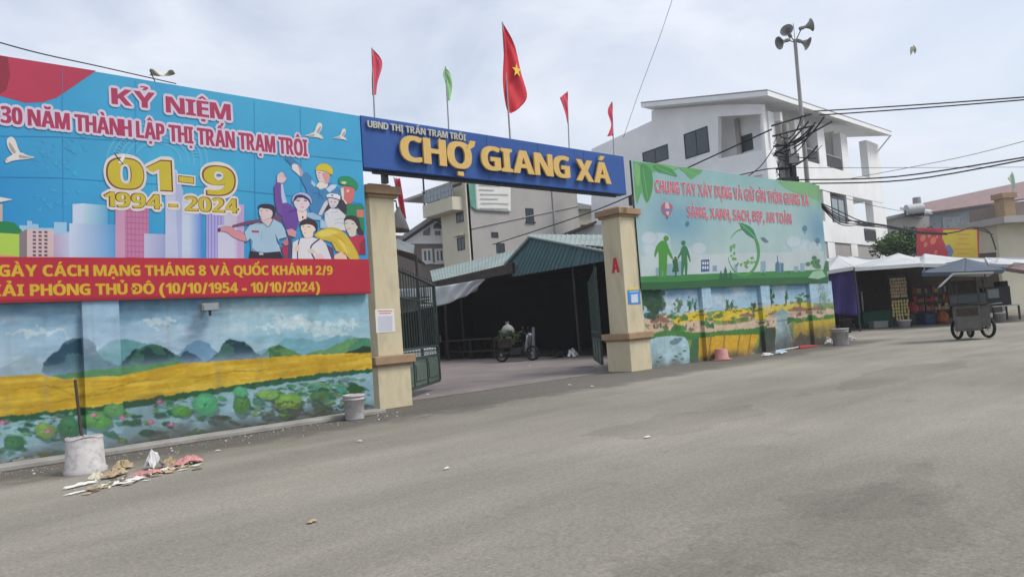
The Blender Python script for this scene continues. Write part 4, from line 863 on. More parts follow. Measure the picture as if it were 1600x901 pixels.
    p.fill(np.clip((.75-p.V+p.n2*.8)/.5, 0, 1)*(p.U > WR.px(1186, 530)[0])*.8, (.06, .062, .055)); p.ground_grime(.25, (.09, .09, .08))
    for a, b in ((1095, 1110), (1188, 1202), (1265, 1301)):
        sa = WR.px(a, 500)[0]; sb = WR.px(b, 500)[0]; m = (p.U > sa) & (p.U < sb); p.D[m] = .10; p.fill(m*np.clip((p.V-1.2)/.3, 0, 1), c(180, 205, 220), .5)
    sa = WR.px(1276, 480)[0]; sb = WR.px(1286, 480)[0]; m = (p.U > sa) & (p.U < sb); p.fill(m*(fbm(p.U*8, p.V*8, 6) > .45)*(p.V > 1.1), c(95, 130, 115), .6)
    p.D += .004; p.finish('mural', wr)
right_mural()
bb = thing('billboard', 'green and blue billboard with red slogan, family silhouettes and leaf circle, above the village mural', 'billboard', (18.5, 11.26, 1.9))
b0 = BRP.px(994, 350)[0]; b1 = BRP.px(1287, 360)[0]; bz0 = (BRP.px(1003, 452)[1]+BRP.px(1295, 440)[1])/2; bz1 = (BRP.px(988, 250)[1]+BRP.px(1278, 290)[1])/2
MB().rect(BRP, b0, b1, bz0, bz1, -.06, -.012).build('backing_panel', 'frame_dark', bb)
mb = MB()
for k in range(7): q = BRP.w((b0+.15+(b1-b0-.3)*k/6, 0), -.09); mb.box((q[0], q[1], (bz0+bz1)/2), (.05, .05, bz1-bz0-.05))
mb.tube([BRP.w((b0, bz0-.01), -.02), BRP.w((b1, bz0-.01), -.02)], .018, 6); mb.build('steel_frame', 'green_pipe', bb)
def right_board():
    A = Art(BRP, .003); c = C_
    mat('t_pinkred', c(206, 84, 106), .5, .05, 4); mat('t_pale', c(196, 204, 208), .5, .05, 4)
    def cf(u, v):
        a = np.array(c(140, 180, 182)); b = np.array(c(176, 196, 194)); d_ = np.array(c(112, 158, 180)); e = np.array(c(130, 185, 150))
        t = min(max(1.1*(1-v)+.35*(fbm(np.array(u*5.), np.array(v*3.), 9)-.5), 0), 1); q = a*(1-t)+b*t
        w = min(1, math.exp(-((u-.18)**2/.02+(v-.55)**2/.04))+math.exp(-((u-.97)**2/.01+(v-.55)**2/.05))); q = q*(1-w)+d_*w
        g = min(1, max(0, (u-.68)*3)*max(0, v-.72)*5); return tuple(q*(1-g)+np.array(c(120, 180, 110))*g)
    A.mb.grid(lambda u, v: BRP.w((b0+u*(b1-b0), bz0+v*(bz1-bz0)), .003+.0014*sin(u*31)*sin(v*4)), 100, 40, 0, cf); A.d = .0052
    # clouds
    for x, y, r_ in ((1026, 388, 30), (1032, 375, 20), (1014, 372, 17), (1075, 400, 24), (1092, 388, 16), (1255, 390, 26), (1240, 378, 16), (1272, 386, 15), (1222, 402, 16), (1120, 410, 20)): [A.poly(ell(x, y, r_*.8*f_, r_*.62*f_, 22), c(*q_)) for f_, q_ in ((1.0, (162, 188, 200)), (.93, (170, 192, 202)), (.85, (177, 196, 204)), (.76, (184, 199, 205)))]
    A.poly([(1000, 400), (1286, 392), (1288, 430), (1001, 440)], c(184, 198, 200))
    # leaves in the top-left corner
    g1, g2, g3 = c(98, 162, 98), c(70, 140, 82), c(120, 178, 112)
    A.poly([(989, 252), (1000, 254), (1040, 257), (1062, 262), (1050, 268), (1030, 264), (1016, 272), (1016, 300), (1010, 318), (1002, 300), (995, 320), (992, 300)], g1)
    A.poly([(1000, 258), (1016, 264), (1020, 290), (1012, 316), (1004, 298)], g2, 3); A.poly([(1020, 258), (1045, 262), (1058, 276), (1040, 272), (1026, 268)], g2, 3)
    A.poly([(1060, 261), (1098, 266), (1088, 274), (1080, 280), (1070, 270)], g1, 2); A.poly([(990, 255), (1000, 262), (998, 290), (993, 285)], g3, 2); A.poly([(1034, 257), (1060, 262), (1052, 265)], g3)
    for a, b in (((1004, 262), (1012, 312)), ((1024, 260), (1054, 274)), ((1064, 263), (1088, 273))): A.line([a, b], .8, g3)
    A.poly([(1215, 284), (1250, 284), (1278, 290), (1280, 312), (1264, 306), (1240, 300)], c(120, 172, 120), 2)
    # grass
    A.poly([(1001, 432), (1040, 430), (1120, 427), (1200, 424), (1292, 421), (1294, 441), (1002, 453)], c(56, 128, 66)); A.poly([(1002, 441), (1060, 440), (1120, 436), (1200, 434), (1294, 432), (1294, 441), (1002, 453)], c(40, 96, 54))
    # pale distant blocks
    for x0, x1, y0 in ((1024, 1036, 418), (1042, 1052, 412), (1052, 1064, 408), (1188, 1196, 408), (1213, 1220, 410), (1240, 1247, 416), (1250, 1257, 411), (1146, 1152, 414)): A.poly([(x0, y0), (x1, y0-.2), (x1, 431-(x0-1020)*.03), (x0, 431-(x0-1020)*.03)], c(135, 165, 178))
    A.poly([(1095, 406), (1108, 405), (1108, 424), (1095, 425)], c(70, 95, 135)); A.poly([(1113, 415), (1120, 414.6), (1120, 424), (1113, 424)], c(130, 150, 175))
    for k in range(3):
        for j in range(2): A.poly([(1097+k*3.6, 409+j*7), (1099.4+k*3.6, 409+j*7), (1099.4+k*3.6, 413+j*7), (1097+k*3.6, 413+j*7)], c(205, 212, 220))
    A.poly([(1211, 426), (1211, 412), (1214, 408), (1213.6, 400), (1214.6, 398), (1215.6, 408), (1217.6, 412), (1218, 426)], c(75, 115, 135)); A.poly([(1219, 426), (1219, 411), (1224, 410.5), (1224, 426)], c(85, 120, 140))
    # balloon
    A.poly([(1033, 328), (1034, 320), (1040, 316), (1047, 318), (1051, 324), (1049, 331), (1044, 338), (1041, 338), (1036, 334)], c(176, 96, 110), 3)
    A.poly([(1039, 317), (1044, 317), (1046, 328), (1043, 337), (1040, 330)], c(205, 185, 190), 2); A.poly([(1034, 326), (1050, 326), (1048, 330), (1036, 331)], c(110, 120, 165)); A.poly([(1040.6, 339), (1043.6, 339), (1043.4, 341.6), (1041, 341.6)], c(110, 80, 70))
    A.poly([(1070, 350), (1074, 345), (1077, 349), (1074, 354)], c(70, 120, 125), 2); A.poly([(1156, 350), (1160, 348), (1161, 354), (1158, 357)], c(70, 125, 110), 2)
    for x, y in ((1257, 357), (1277, 376)): A.poly(ell(x, y, 4, 5, 12), c(80, 130, 150)); A.poly([(x-1, y+6), (x+1, y+6), (x+.8, y+8), (x-.8, y+8)], c(80, 110, 120))
    # family silhouettes
    G1, G2 = c(70, 145, 55), c(52, 118, 78)
    A.poly([(1028, 380), (1034, 376), (1041, 378), (1045, 388), (1051, 402), (1048, 404), (1043, 396), (1042, 408), (1041, 432), (1036, 433), (1035.5, 412), (1034, 433), (1029, 433), (1029, 408), (1028, 392), (1024, 402), (1022, 398), (1024, 388)], G1, 2)
    A.poly(ell(1040.5, 372.5, 4.2, 4.6, 14), G1)
    A.poly([(1065, 386), (1069, 383.5), (1073, 386), (1076, 394), (1079, 408), (1077, 408), (1073, 398), (1074, 412), (1073, 430), (1070, 430), (1069, 414), (1067, 430), (1064, 430), (1064, 410), (1064, 398), (1060, 404), (1058, 402), (1062, 394)], G2, 2); A.poly(ell(1067.6, 379.4, 3.3, 3.8, 14), G2)
    A.poly([(1050, 408), (1053, 405), (1058, 405), (1058.6, 410), (1060.6, 424), (1057, 425), (1056.6, 432), (1054.6, 432), (1054, 425), (1049.6, 425), (1051.6, 414)], c(45, 95, 60), 1); A.poly(ell(1055, 403, 2.2, 2.4, 12), c(45, 95, 60))
    A.line([(1050, 403), (1053, 408)], 1.4, c(45, 95, 60)); A.line([(1060, 403), (1057, 408)], 1.4, c(45, 95, 60))
    # leaf circle
    ring = []; N_ = 40
    for k in range(N_+1):
        a = radians(-150+k/N_*310); w = 1+3.4*max(0, sin(radians(k/N_*180)))**1.2; ring.append((1161+24*cos(-a+pi*.1), 394+36*sin(-a+pi*.1), w))
    for p_, q_ in zip(ring[:-1], ring[1:]): A.line([p_[:2], q_[:2]], (p_[2]+q_[2])/2, c(78, 150, 82))
    rr = random.Random(4)
    for k in range(26):
        a = rr.uniform(.3, 3.6); r_ = rr.uniform(.45, .88); x = 1161+24*r_*cos(a); y = 394+36*r_*sin(a); A.poly(ell(x, y, rr.uniform(1, 2.6), rr.uniform(1.4, 3.4), 9, rr.uniform(0, 3)), c(rr.randint(75, 120), rr.randint(140, 170), 85))
    A.poly([(1156, 349), (1166, 351), (1176, 358), (1181, 370), (1180, 373), (1170, 368), (1161, 360)], c(48, 128, 88), 2); A.line([(1158, 351), (1170, 361), (1181, 373)], .9, c(130, 190, 140)); A.poly([(1188, 371), (1194, 371), (1201, 378), (1196, 379), (1191, 375)], c(90, 120, 130))
    # conifers and bush
    for x, y, h in ((1126, 436, 14), (1133, 436, 20), (1141, 436, 14), (1192, 430, 7), (1232, 428, 6), (1098, 440, 5)):
        for j in range(3): A.poly([(x-h*.28*(1-.25*j), y-h*.28*j), (x, y-h*.28*j-h*.45), (x+h*.28*(1-.25*j), y-h*.28*j)], c(45, 98, 66))
    for k in range(14): A.poly(ell(1272+rr.gauss(0, 5), 412+rr.gauss(0, 4), 4, 3.4, 9), c(70+rr.randint(-10, 20), 130+rr.randint(-15, 20), 85))
    A.poly([(1262, 434), (1270, 424), (1284, 422), (1290, 432), (1278, 436)], c(150, 195, 160)); A.poly([(1286, 420), (1290, 407), (1294, 408), (1295, 424)], c(60, 110, 75))
    A.mb.build('printed_sheet', 'print_vinyl', bb, vcol=True)
    D = A.d+.0015
    def two(txt, bl, tl, br, tr, d=D):
        lettering_px(BRP, txt, bl, tl, br, tr, d, 't_pale', bb, spread=.035); lettering_px(BRP, txt, bl, tl, br, tr, d+.0007, 't_pinkred', bb)
    two('CHUNG TAY XÂY DỰNG VÀ GIỮ GÌN THÔN GIANG XÁ', (1024, 300), (1024, 281), (1264, 322), (1264, 305)); two('SÁNG, XANH, SẠCH, ĐẸP, AN TOÀN', (1074, 339), (1074, 322), (1237, 350), (1237, 334))
right_board()
# ------------------------------------------------------------------ gate leaves
def gate_leaf(label, A, ang, Lg):
    t = thing('gate_leaf', label, 'gate', (A[0], A[1], .0), radians(ang), 'green gate leaves')
    T = lambda s: 2.62-.22*s/Lg                            # top rail falls away from the hinge
    mb = MB()
    for x in (.03, Lg-.03): mb.box((x, 0, (T(x)+.16)/2+.06), (.06, .06, T(x)-.16))
    for z in (.20, .80, 1.0): mb.box((Lg/2, 0, z), (Lg-.12, .05, .05))
    mb.tube([(.03, 0, T(0)-.02), (Lg-.03, 0, T(Lg)-.02)], .03, 6); mb.tube([(.03, 0, 2.05), (Lg-.03, 0, 1.95)], .018, 6)
    mb.build('frame', 'gate_green', t, local=True)
    for k in range(1, 17):
        x = Lg*k/17; MB().cone((x, 0, 1.02), (x, 0, T(x)+.06), .012, .012, 6).build('bar', 'gate_green', t, local=True)
    for k in range(3):
        a, b = .06+(Lg-.12)*k/3, .06+(Lg-.12)*(k+1)/3
        mb = MB(); mb.box(((a+b)/2, 0, .50), (b-a-.06, .02, .54)); mb.box(((a+b)/2, -.022, .50), (b-a-.22, .02, .34)); bevel(mb.build('lower_panel', 'gate_panel', t, local=True), .008)
        MB().box((b-.01, -.002, .5), (.045, .056, .54)).build('stile', 'gate_green', t, local=True)
    for k in range(14):
        mb = MB(); x = Lg*(k+.75)/14.5; pts = [(x+.06*cos(q), 0, .90+.06*sin(q)) for q in [pi*j/5 for j in range(11)]]; mb.tube(pts, .007, 5); mb.build('scroll', 'gate_green', t, local=True)
    mb = MB()
    for z in (.5, 1.6, 2.3): mb.cone((-.01, 0, z-.07), (-.01, 0, z+.07), .03, .03, 8)
    mb.build('hinge', 'dark_metal', t, local=True); MB().box((Lg-.02, -.05, 1.15), (.10, .05, .16)).build('latch', 'rust', t, local=True)
    return t
gate_leaf('rusty green barred gate leaf standing open beside the pillar with the white notice', (xl1+.10, 11.62), 40, 2.95)
gate_leaf('green gate leaf opened edge-on against the pillar with the red letter A', (xr0-.08, 12.15), 47, 2.9)

# ------------------------------------------------------------------ lamp and furled flag at the left pillar
LP = Plane((0, 11.95), 0)
lx, lz = LP.px(625, 350); l1 = LP.px(640, 357)[0]-lx
t = thing('fixture', 'grey bell shaped metal lamp behind the pillar with the white notice', 'fixture', LP.w((lx-.05, lz)))  # bell shaped metal fitting, like a horn speaker; gives no light
pr = [(.035, .34), (.05, .27), (.09, .20), (.16, .08), (.235, -.10), (.245, -.13), (.235, -.13)]
MB().lathe([(r_, z_) for r_, z_ in pr], LP.w((lx-.05, lz)), 24, R=Matrix.Rotation(.12, 3, 'Y')).build('bell_shell', 'horn_grey', t)
MB().tube([LP.w((lx-.05, lz+.32)), LP.w((lx-.06, lz+.46)), LP.w((lx-.4, lz+.44)), (xl0+.4, 11.7, lz+.40)], .018, 6).build('bracket', 'dark_metal', t)
FQ = Plane((0, 13.2), 0)
t = thing('flag', 'red furled flag hanging beside the bell shaped lamp, behind the pillar with the notice', 'flag', FQ.w(FQ.px(631, 362)))
q = [FQ.px(*p) for p in ((617, 279), (624, 279), (637, 342), (624, 342))]
def fnq(u, v):
    a = (q[0][0]*(1-u)+q[1][0]*u, q[0][1]*(1-u)+q[1][1]*u); b = (q[3][0]*(1-u)+q[2][0]*u, q[3][1]*(1-u)+q[2][1]*u)
    return FQ.w((a[0]*(1-v)+b[0]*v, a[1]*(1-v)+b[1]*v), .05*sin(u*9+v*2))
MB().grid(fnq, 14, 12).build('cloth', 'red_cloth', t, thick=.004)
MB().tube([FQ.w(FQ.px(615.5, 277)), FQ.w(FQ.px(622, 310)), FQ.w(FQ.px(634, 372))], .012, 6).build('flagpole', 'steel', t)

# ------------------------------------------------------------------ flood light below the banner
t = thing('flood_light', 'small grey flood light under the red strip of the anniversary banner', 'flood light', (WL.px(324, 482)[0], 10.85, 1.9))
x_, z_ = BLN.px(325, 480)
bevel(MB().box((x_, 10.78, z_), (.24, .12, .11)).build('housing', 'horn_grey', t), .01); MB().box((x_, 10.715, z_-.01), (.19, .012, .075)).build('glass', 'pale_glass', t)
mb = MB(); mb.cone((x_, 10.76, z_-.13), (x_, 10.76, z_-.055), .018, .022, 8); mb.box((x_, 10.89, z_+.03), (.05, .12, .05)); mb.build('bracket', 'dark_metal', t)

# ------------------------------------------------------------------ buckets by the left wall
def paint_bucket(name, label, p, h, r, flip, pole=None, fill=True):
    t = thing(name, label, 'bucket', (p[0], p[1], 0), 0, 'old paint buckets')
    if flip: prof = [(r*1.08, 0), (r*1.08, .045*h/.4), (r*.985, .06*h/.4), (r*.90, h*.97), (r*.86, h), (0.001, h-.01)]
    else: prof = [(.001, .004), (r*.88, 0), (r*.90, .02), (r*.985, h*.78), (r*1.05, h*.79), (r*1.05, h*.84), (r*1.0, h*.85), (r*1.0, h*.90), (r*1.07, h*.91), (r*1.07, h), (r*.98, h), (r*.96, h*.9), (.001, h*.86)]
    MB().lathe(prof, (0, 0, .002), 32).build('body', 'bucket_white', t, local=True)
    if fill:
        mb = MB(); mb.grid(lambda u, v: (r*.93*u*cos(2*pi*v), r*.93*u*sin(2*pi*v), (h*.99 if flip else h*.93)+.025*sin(u*7)*sin(v*19)), 6, 24); mb.build('concrete_fill', 'cement_fill', t, local=True)
    if pole: MB().tube([(0, 0, h*.4), (pole[0]*.5, pole[1]*.5, pole[2]*.5), pole], .017, 8).build('pole', 'rust', t, local=True)
    return t
paint_bucket('weighted_bucket', 'dirty white bucket filled with concrete holding a thin rusty pole, beside the litter heap', (1.50, 9.42), .40, .205, True, (-.03, .25, 1.05))
paint_bucket('paint_bucket', 'small white paint bucket on the ground by the pillar with the white notice', (5.42, 10.40), .40, .165, False)

# ------------------------------------------------------------------ litter
def crumple(name, label, cat, p, sx, sy, h, m, group, seed, rz=0.0, flat=False):
    r = random.Random(seed); n = 4 if flat else 9; ph = [r.uniform(0, 6) for _ in range(6)]
    hs = [[r.random() for _ in range(n+1)] for _ in range(n+1)]; jx = [[(r.uniform(-.5, .5)/n, r.uniform(-.5, .5)/n) for _ in range(n+1)] for _ in range(n+1)]
    def fn(u, v):
        i, j = round(u*n), round(v*n); a, b = jx[i][j]; q = 1 if flat else .80+.2*r.random(); e = max(0, 1-1.9*math.hypot(u-.5, v-.5)*.9)
        x, y = (u-.5+a*.8)*sx*q, (v-.5+b*.8)*sy*q
        z = h*(.35*hs[i][j]+.3*u) if flat else h*(.95*e**.6*(.35+.75*hs[i][j])+.18*hs[i][j])
        return (x+.10*sx*sin(v*5+ph[4]), y+.10*sy*sin(u*5+ph[5]), z+.012)
    mb = MB(); mb.grid(fn, n, n, smooth=False); o = mb.build(name, m, thick=.003); o.location = (p[0], p[1], 0); o.rotation_euler = (0, 0, rz)
    return tag(o, label, cat, group)
lg = 'litter heap beside the concrete bucket'
def g2(x, y): q = gnd(x, y); return (float(q[0]), float(q[1]))
crumple('paper_sheet', 'large flat white paper sheet in the front middle of the litter heap', 'paper', g2(203, 752), .30, .20, .035, 'paper', lg, 1, .5, True)
crumple('plastic_bag', 'crumpled pink plastic bag at the gate end of the litter heap', 'plastic bag', g2(292, 726), .42, .17, .09, 'bag_pink', lg, 2, .5)
crumple('plastic_bag', 'pale standing plastic scrap at the top of the litter heap', 'plastic bag', g2(240, 732), .24, .16, .20, 'bag_white', lg, 3, .9)
crumple('plastic_bag', 'pinkish white crumpled plastic behind the flat white paper', 'plastic bag', g2(230, 743), .28, .16, .07, 'bag_pink', lg, 14, .2)
crumple('cardboard_scrap', 'brown torn cardboard strip behind the flat white paper', 'cardboard', g2(178, 745), .34, .14, .09, 'cardboard', lg, 4, .8)
crumple('cardboard_scrap', 'brown crumpled cardboard piece closest to the concrete bucket', 'cardboard', g2(190, 733), .22, .16, .10, 'cardboard', lg, 5, .2)
crumple('cardboard_scrap', 'tan rounded cardboard piece between pale plastic and pink bag', 'cardboard', g2(265, 729), .17, .12, .10, 'cardboard', lg, 6, .3)
crumple('paper_scrap', 'long pale paper strip at the left end of the litter heap', 'paper', g2(128, 759), .36, .07, .03, 'paper', lg, 7, .35)
crumple('paper_scrap', 'thin white paper strip lying in front of the litter heap', 'paper', g2(120, 771), .22, .035, .012, 'paper', lg, 8, .4)
crumple('paper_scrap', 'crumpled cream paper between the left strip and brown cardboard', 'paper', g2(150, 750), .22, .12, .09, 'scrap', lg, 9, .9)
crumple('paper_scrap', 'small white paper scrap at the right front of the litter heap', 'paper', g2(255, 738), .10, .07, .04, 'paper', lg, 10, .2)
crumple('dry_leaf', 'single dry yellow leaf lying alone on the road in the foreground', 'leaf', g2(488, 816), .085, .05, .015, 'cardboard', None, 11, .2)
rl = random.Random(77); mb = MB()
for k in range(110):                                       # shreds too many to count in and round the heap
    t_ = rl.random(); x = 1.25+1.25*t_+rl.gauss(0, .06); y = 8.02+.62*t_+rl.gauss(0, .10); s_ = rl.uniform(.012, .05); h_ = rl.uniform(.005, .05); a_ = rl.uniform(0, 3)
    mb.add([(x+s_*1.6*cos(a_+q)*rl.uniform(.5, 1.2), y+s_*sin(a_+q)*rl.uniform(.5, 1.2), h_*rl.random()+.006) for q in (0, 1.4, 2.9, 4.4)], [(0, 1, 2, 3)], rl.choice((0, 0, 1, 1, 2, 3)))
o = mb.build('litter_shreds', ['cardboard', 'scrap', 'paper', 'wood'], thick=.002); tag(o, 'loose shreds of paper and card in the litter heap', 'litter', kind='stuff')
sg = 'small scraps scattered on the road'
for k, (x, y, w, lab) in enumerate(((1011, 684, .09, 'small pale scrap alone in the middle of the road'), (668, 617, .10, 'white scrap on the ground in front of the open green gate leaf'), (890, 602, .08, 'pale scrap in the middle of the gateway'), (562, 690, .07, 'tiny white scrap on the dirt below the small paint bucket'), (340, 705, .06, 'tiny pale scrap on the dirt right of the pink plastic bag'), (698, 733, .06, 'tiny pale scrap on the road in front of the gate'), (925, 604, .12, 'flat pale scrap in the gateway near the letter A pillar'), (828, 572, .09, 'white speck of paper on the courtyard near the parked motorbike'))):
    crumple('paper_scrap', lab, 'paper', g2(x, y), w, w*.5, .015, 'paper', sg, 40+k, k*.7)
mb = MB(); rr = random.Random(2)
for k in range(300):
    x = rr.uniform(.2, 6.3) if k < 280 else rr.uniform(14.5, 23); y = (10.55-abs(rr.gauss(0, .45))) if k < 280 else 11.2-abs(rr.gauss(0, .5)); s_ = rr.uniform(.005, .018)
    mb.box((x, y, s_*.4), (s_*rr.uniform(.8, 2), s_, s_*.8), rr.uniform(0, 3), m=rr.choice((0, 0, 0, 0, 0, 0, 0, 1)))
o = mb.build('gravel', ['concrete', 'paper']); tag(o, 'loose grit and crumbs along the foot of the painted walls', 'gravel', kind='stuff')
# by the right wall
t = thing('flower_pot', 'pink plastic pot upside down at the foot of the village mural', 'pot', (*g2(1128, 562), 0))
MB().lathe([(.001, .30), (.15, .30), (.165, .29), (.185, .05), (.215, .045), (.22, 0), (.20, 0)], (0, 0, .002), 24).build('body', 'pot_pink', t, local=True)
MB().lathe([(.22, 0), (.27, .005), (.275, .025), (.22, .03)], (-.03, 0, .002), 24).build('rim', 'pot_pink', t, local=True)
rg = 'litter at the foot of the village mural'
crumple('plastic_bag', 'white crumpled plastic by the village mural, left of the pale blue one', 'plastic bag', g2(1198, 556), .40, .22, .10, 'bag_white', rg, 21, .1)
crumple('plastic_bag', 'pale blue crumpled plastic beside the red broom', 'plastic bag', g2(1220, 553), .50, .24, .14, 'bag_blue', rg, 22, .3)
crumple('plastic_bag', 'dark brown heap of rags beside the letter A pillar', 'rags', g2(1043, 568), .40, .24, .20, 'wood_dark', rg, 23, .3)
crumple('plastic_bag', 'small pale plastic lying on the dark rags beside the letter A pillar', 'plastic bag', g2(1042, 563), .20, .16, .26, 'bag_white', rg, 24, .3)
crumple('plastic_bag', 'white plastic bag slumped at the wall end beside the grey bucket', 'plastic bag', g2(1296, 538), .46, .3, .26, 'bag_white', rg, 25, .3)
crumple('plastic_bag', 'white plastic bag on the road side of the grey bucket', 'plastic bag', g2(1331, 533), .40, .24, .20, 'bag_white', rg, 26, .8)
crumple('paper_scrap', 'small white scrap at the wall foot between pot and plastic', 'paper', g2(1173, 553), .14, .09, .03, 'paper', rg, 27, .8)
t = thing('broom', 'red headed broom with pale handle lying along the village mural', 'broom', (*g2(1250, 543), 0)); a = Vector((*g2(1212, 551), .06)); b = Vector((*g2(1248, 545), .06)); c = Vector((*g2(1268, 541), .05)); 
MB().tube([a, (a+b)/2, b], .016, 6).build('handle', 'paper', t); mb = MB(); dv = (c-b).normalized(); pv = Vector((-dv.y, dv.x, 0))
mb.add([b+pv*.05+Vector((0, 0, .03)), b-pv*.05+Vector((0, 0, .03)), c-pv*.22, c+pv*.22, b+pv*.05-Vector((0, 0, .04)), b-pv*.05-Vector((0, 0, .04)), c-pv*.22-Vector((0, 0, .04)), c+pv*.22-Vector((0, 0, .04))], [(0, 1, 2, 3), (4, 5, 6, 7), (0, 1, 5, 4), (1, 2, 6, 5), (2, 3, 7, 6), (3, 0, 4, 7)]); mb.build('bristles', 'broom_red', t)
t = paint_bucket('old_bucket', 'grey dirty bucket at the end of the village mural', g2(1314, 539), .52, .25, False, None, False); t.children[0].data.materials[0] = MATS['cement_fill']; del t['group']

# ------------------------------------------------------------------ market shed in the courtyard
SX = 19.3; SP = Plane((SX, 0), 90)
def sx(x, y, X=SX): r = ray(x, y); p = CAM+r*(X/r[0]); return Vector(p)
shed = thing('market_shed', 'open market shed with teal corrugated gable and dark interior behind the gate', 'shed', (SX, 21, 0))
def corrug(P00, P10, P11, P01, n, amp, nrm):
    mb = MB(); P00, P10, P11, P01, nrm = map(Vector, (P00, P10, P11, P01, nrm))
    def fn(u, v): return (P00*(1-u)+P10*u)*(1-v)+(P01*(1-u)+P11*u)*v+nrm*amp*(1 if (u*n*4) % 4 < 1.0 else 0)
    return mb.grid(fn, n*4, 3, smooth=False)
TL, TR, BR, BL_ = sx(830, 370), sx(949, 393), sx(950, 407), sx(802, 432)
corrug(BL_, BR, TR, TL, 22, .03, (-1, 0, 0)).build('gable_cladding', 'tin_teal', shed)
corrug(sx(802, 432)+Vector((.02, 0, 0)), TL+Vector((.02, 0, 0)), TL+Vector((.02, .02, 0)), sx(790, 414)+Vector((.02, 0, 0)), 4, .02, (-1, 0, 0)).build('side_cladding', 'tin_teal', shed)
R1, R2 = sx(829, 366, 24.5), sx(952, 367, 24.5)
corrug(TL+Vector((-.10, 0, .02)), TR+Vector((-.10, 0, .02)), R2, R1, 16, .03, (0, 0, 1)).build('front_roof', 'tin_pale', shed)
mb = MB(); mb.tube([TL+Vector((-.12, 0, .0)), TR+Vector((-.12, 0, .0))], .05, 6); mb.tube([TL+Vector((-.06, 0, .02)), sx(790, 414)+Vector((-.06, 0, 0))], .07, 6); mb.build('verge_trim', 'tin_pale', shed)
E0, E1 = sx(800, 411, 19.2), sx(676, 440, 19.2); U0, U1 = sx(806, 390, 23.5), sx(672, 423, 23.5)
corrug(E1, E0, U0, U1, 26, .025, (0, 0, 1)).build('side_roof', 'tin_pale', shed)
mb = MB(); 
def beam(a, b, h, w): d = Vector(b)-Vector(a); mb.tube([a, b], h/2, 4)
for k in (0,): mb.add([E1, E0, E0-Vector((0, 0, .42)), E1-Vector((0, 0, .30)), E1+Vector((.12, 0, 0)), E0+Vector((.12, 0, 0)), E0+Vector((.12, 0, -.42)), E1+Vector((.12, 0, -.30))], [(0, 1, 2, 3), (4, 5, 6, 7), (0, 1, 5, 4), (3, 2, 6, 7), (0, 3, 7, 4), (1, 2, 6, 5)])
mb.build('eave_beam', 'wood_dark', shed)
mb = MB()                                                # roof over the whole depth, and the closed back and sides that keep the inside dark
mb.add([(19.45, 13.6, 3.2), (26, 13.6, 3.2), (26, 21, 4.75), (19.45, 21, 4.75)], [(0, 1, 2, 3)])
mb.add([(19.45, 21, 4.74), (26, 21, 4.74), (26, 23.5, 3.7), (19.45, 23.5, 3.7)], [(0, 1, 2, 3)])
mb.add([(19.6, 23.4, 3.68), (26, 23.4, 3.68), (26, 34, 3.66), (19.6, 34, 3.66)], [(0, 1, 2, 3)])
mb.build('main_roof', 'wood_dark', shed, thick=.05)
for c_, s_ in (((26.1, 24, 2.3), (.15, 21, 4.6)), ((22.8, 13.5, 1.6), (6.4, .15, 3.2)), ((22.8, 34.1, 1.9), (6.4, .15, 3.8))): MB().box(c_, s_).build('rear_wall', 'black', shed)  # walls added to close the shed; shade put into their black too
for k, (px, py) in enumerate(((908, 557), (943, 562), (712, 553))):
    b_ = gnd(px, py); b_ = Vector((SX+.25+.3*k*(k > 1), b_[1]*(SX+.3)/b_[0], 0)); MB().tube([b_, b_+Vector((.0, .02, 1.7)), b_+Vector((.02, .06, 3.5))], .05, 8).build('post', 'wood_dark', shed)
mb = MB(); mb.add([(SX+.1, 12.8, .012), (26, 12.8, .012), (26, 34, .012), (SX+.1, 34, .012)], [(0, 1, 2, 3)]); mb.build('floor', 'wood_dark', shed)  # dark floor sheet stands in for the shade inside the shed
# tarp hanging below the side roof
q = [sx(618, 452, 17.6), sx(690, 447, 17.8), sx(756, 436, 18.6), sx(744, 455, 18.6), sx(700, 474, 17.8), sx(618, 492, 17.6)]
def fnt(u, v):
    top = q[0].lerp(q[1], u*2) if u < .5 else q[1].lerp(q[2], u*2-1); bot = q[5].lerp(q[4], u*2) if u < .5 else q[4].lerp(q[3], u*2-1)
    return top.lerp(bot, v)+Vector((-.10, 0, 0))*sin(u*26+v*3)*sin(v*4+u*5)
t = solo(MB().grid(fnt, 44, 10), 'tarpaulin', 'tarp_white', 'grey white tarpaulin hanging below the pale green shed roof, behind the gate bars', 'tarpaulin', q[1], thick=.01)
# low eave behind the pillar
t = thing('canopy', 'grey tin canopy edge sticking out behind the pillar with the notice', 'canopy', at(632, 400, 21))
c0, c1, c2, c3 = [Vector(at(*p)) for p in ((600, 366, 17.5), (648, 383, 17.8), (646, 396, 17.8), (600, 384, 17.5))]; d0 = Vector(at(665, 412, 24)); d1 = Vector(at(600, 388, 24))
mb = MB(); mb.add([c0, c1, c2, c3], [(0, 1, 2, 3)]); mb.build('fascia', 'tarp_grey', t, thick=.08)
mb = MB(); mb.add([c3, c2, d0, d1], [(0, 1, 2, 3)]); mb.build('underside', 'wood_dark', t, thick=.05)
for p in ((650, 398, 17.9), (610, 386, 17.6)):
    b_ = Vector(at(*p)); MB().tube([b_, (b_.x, b_.y, 0)], .04, 6).build('post', 'dark_metal', t)
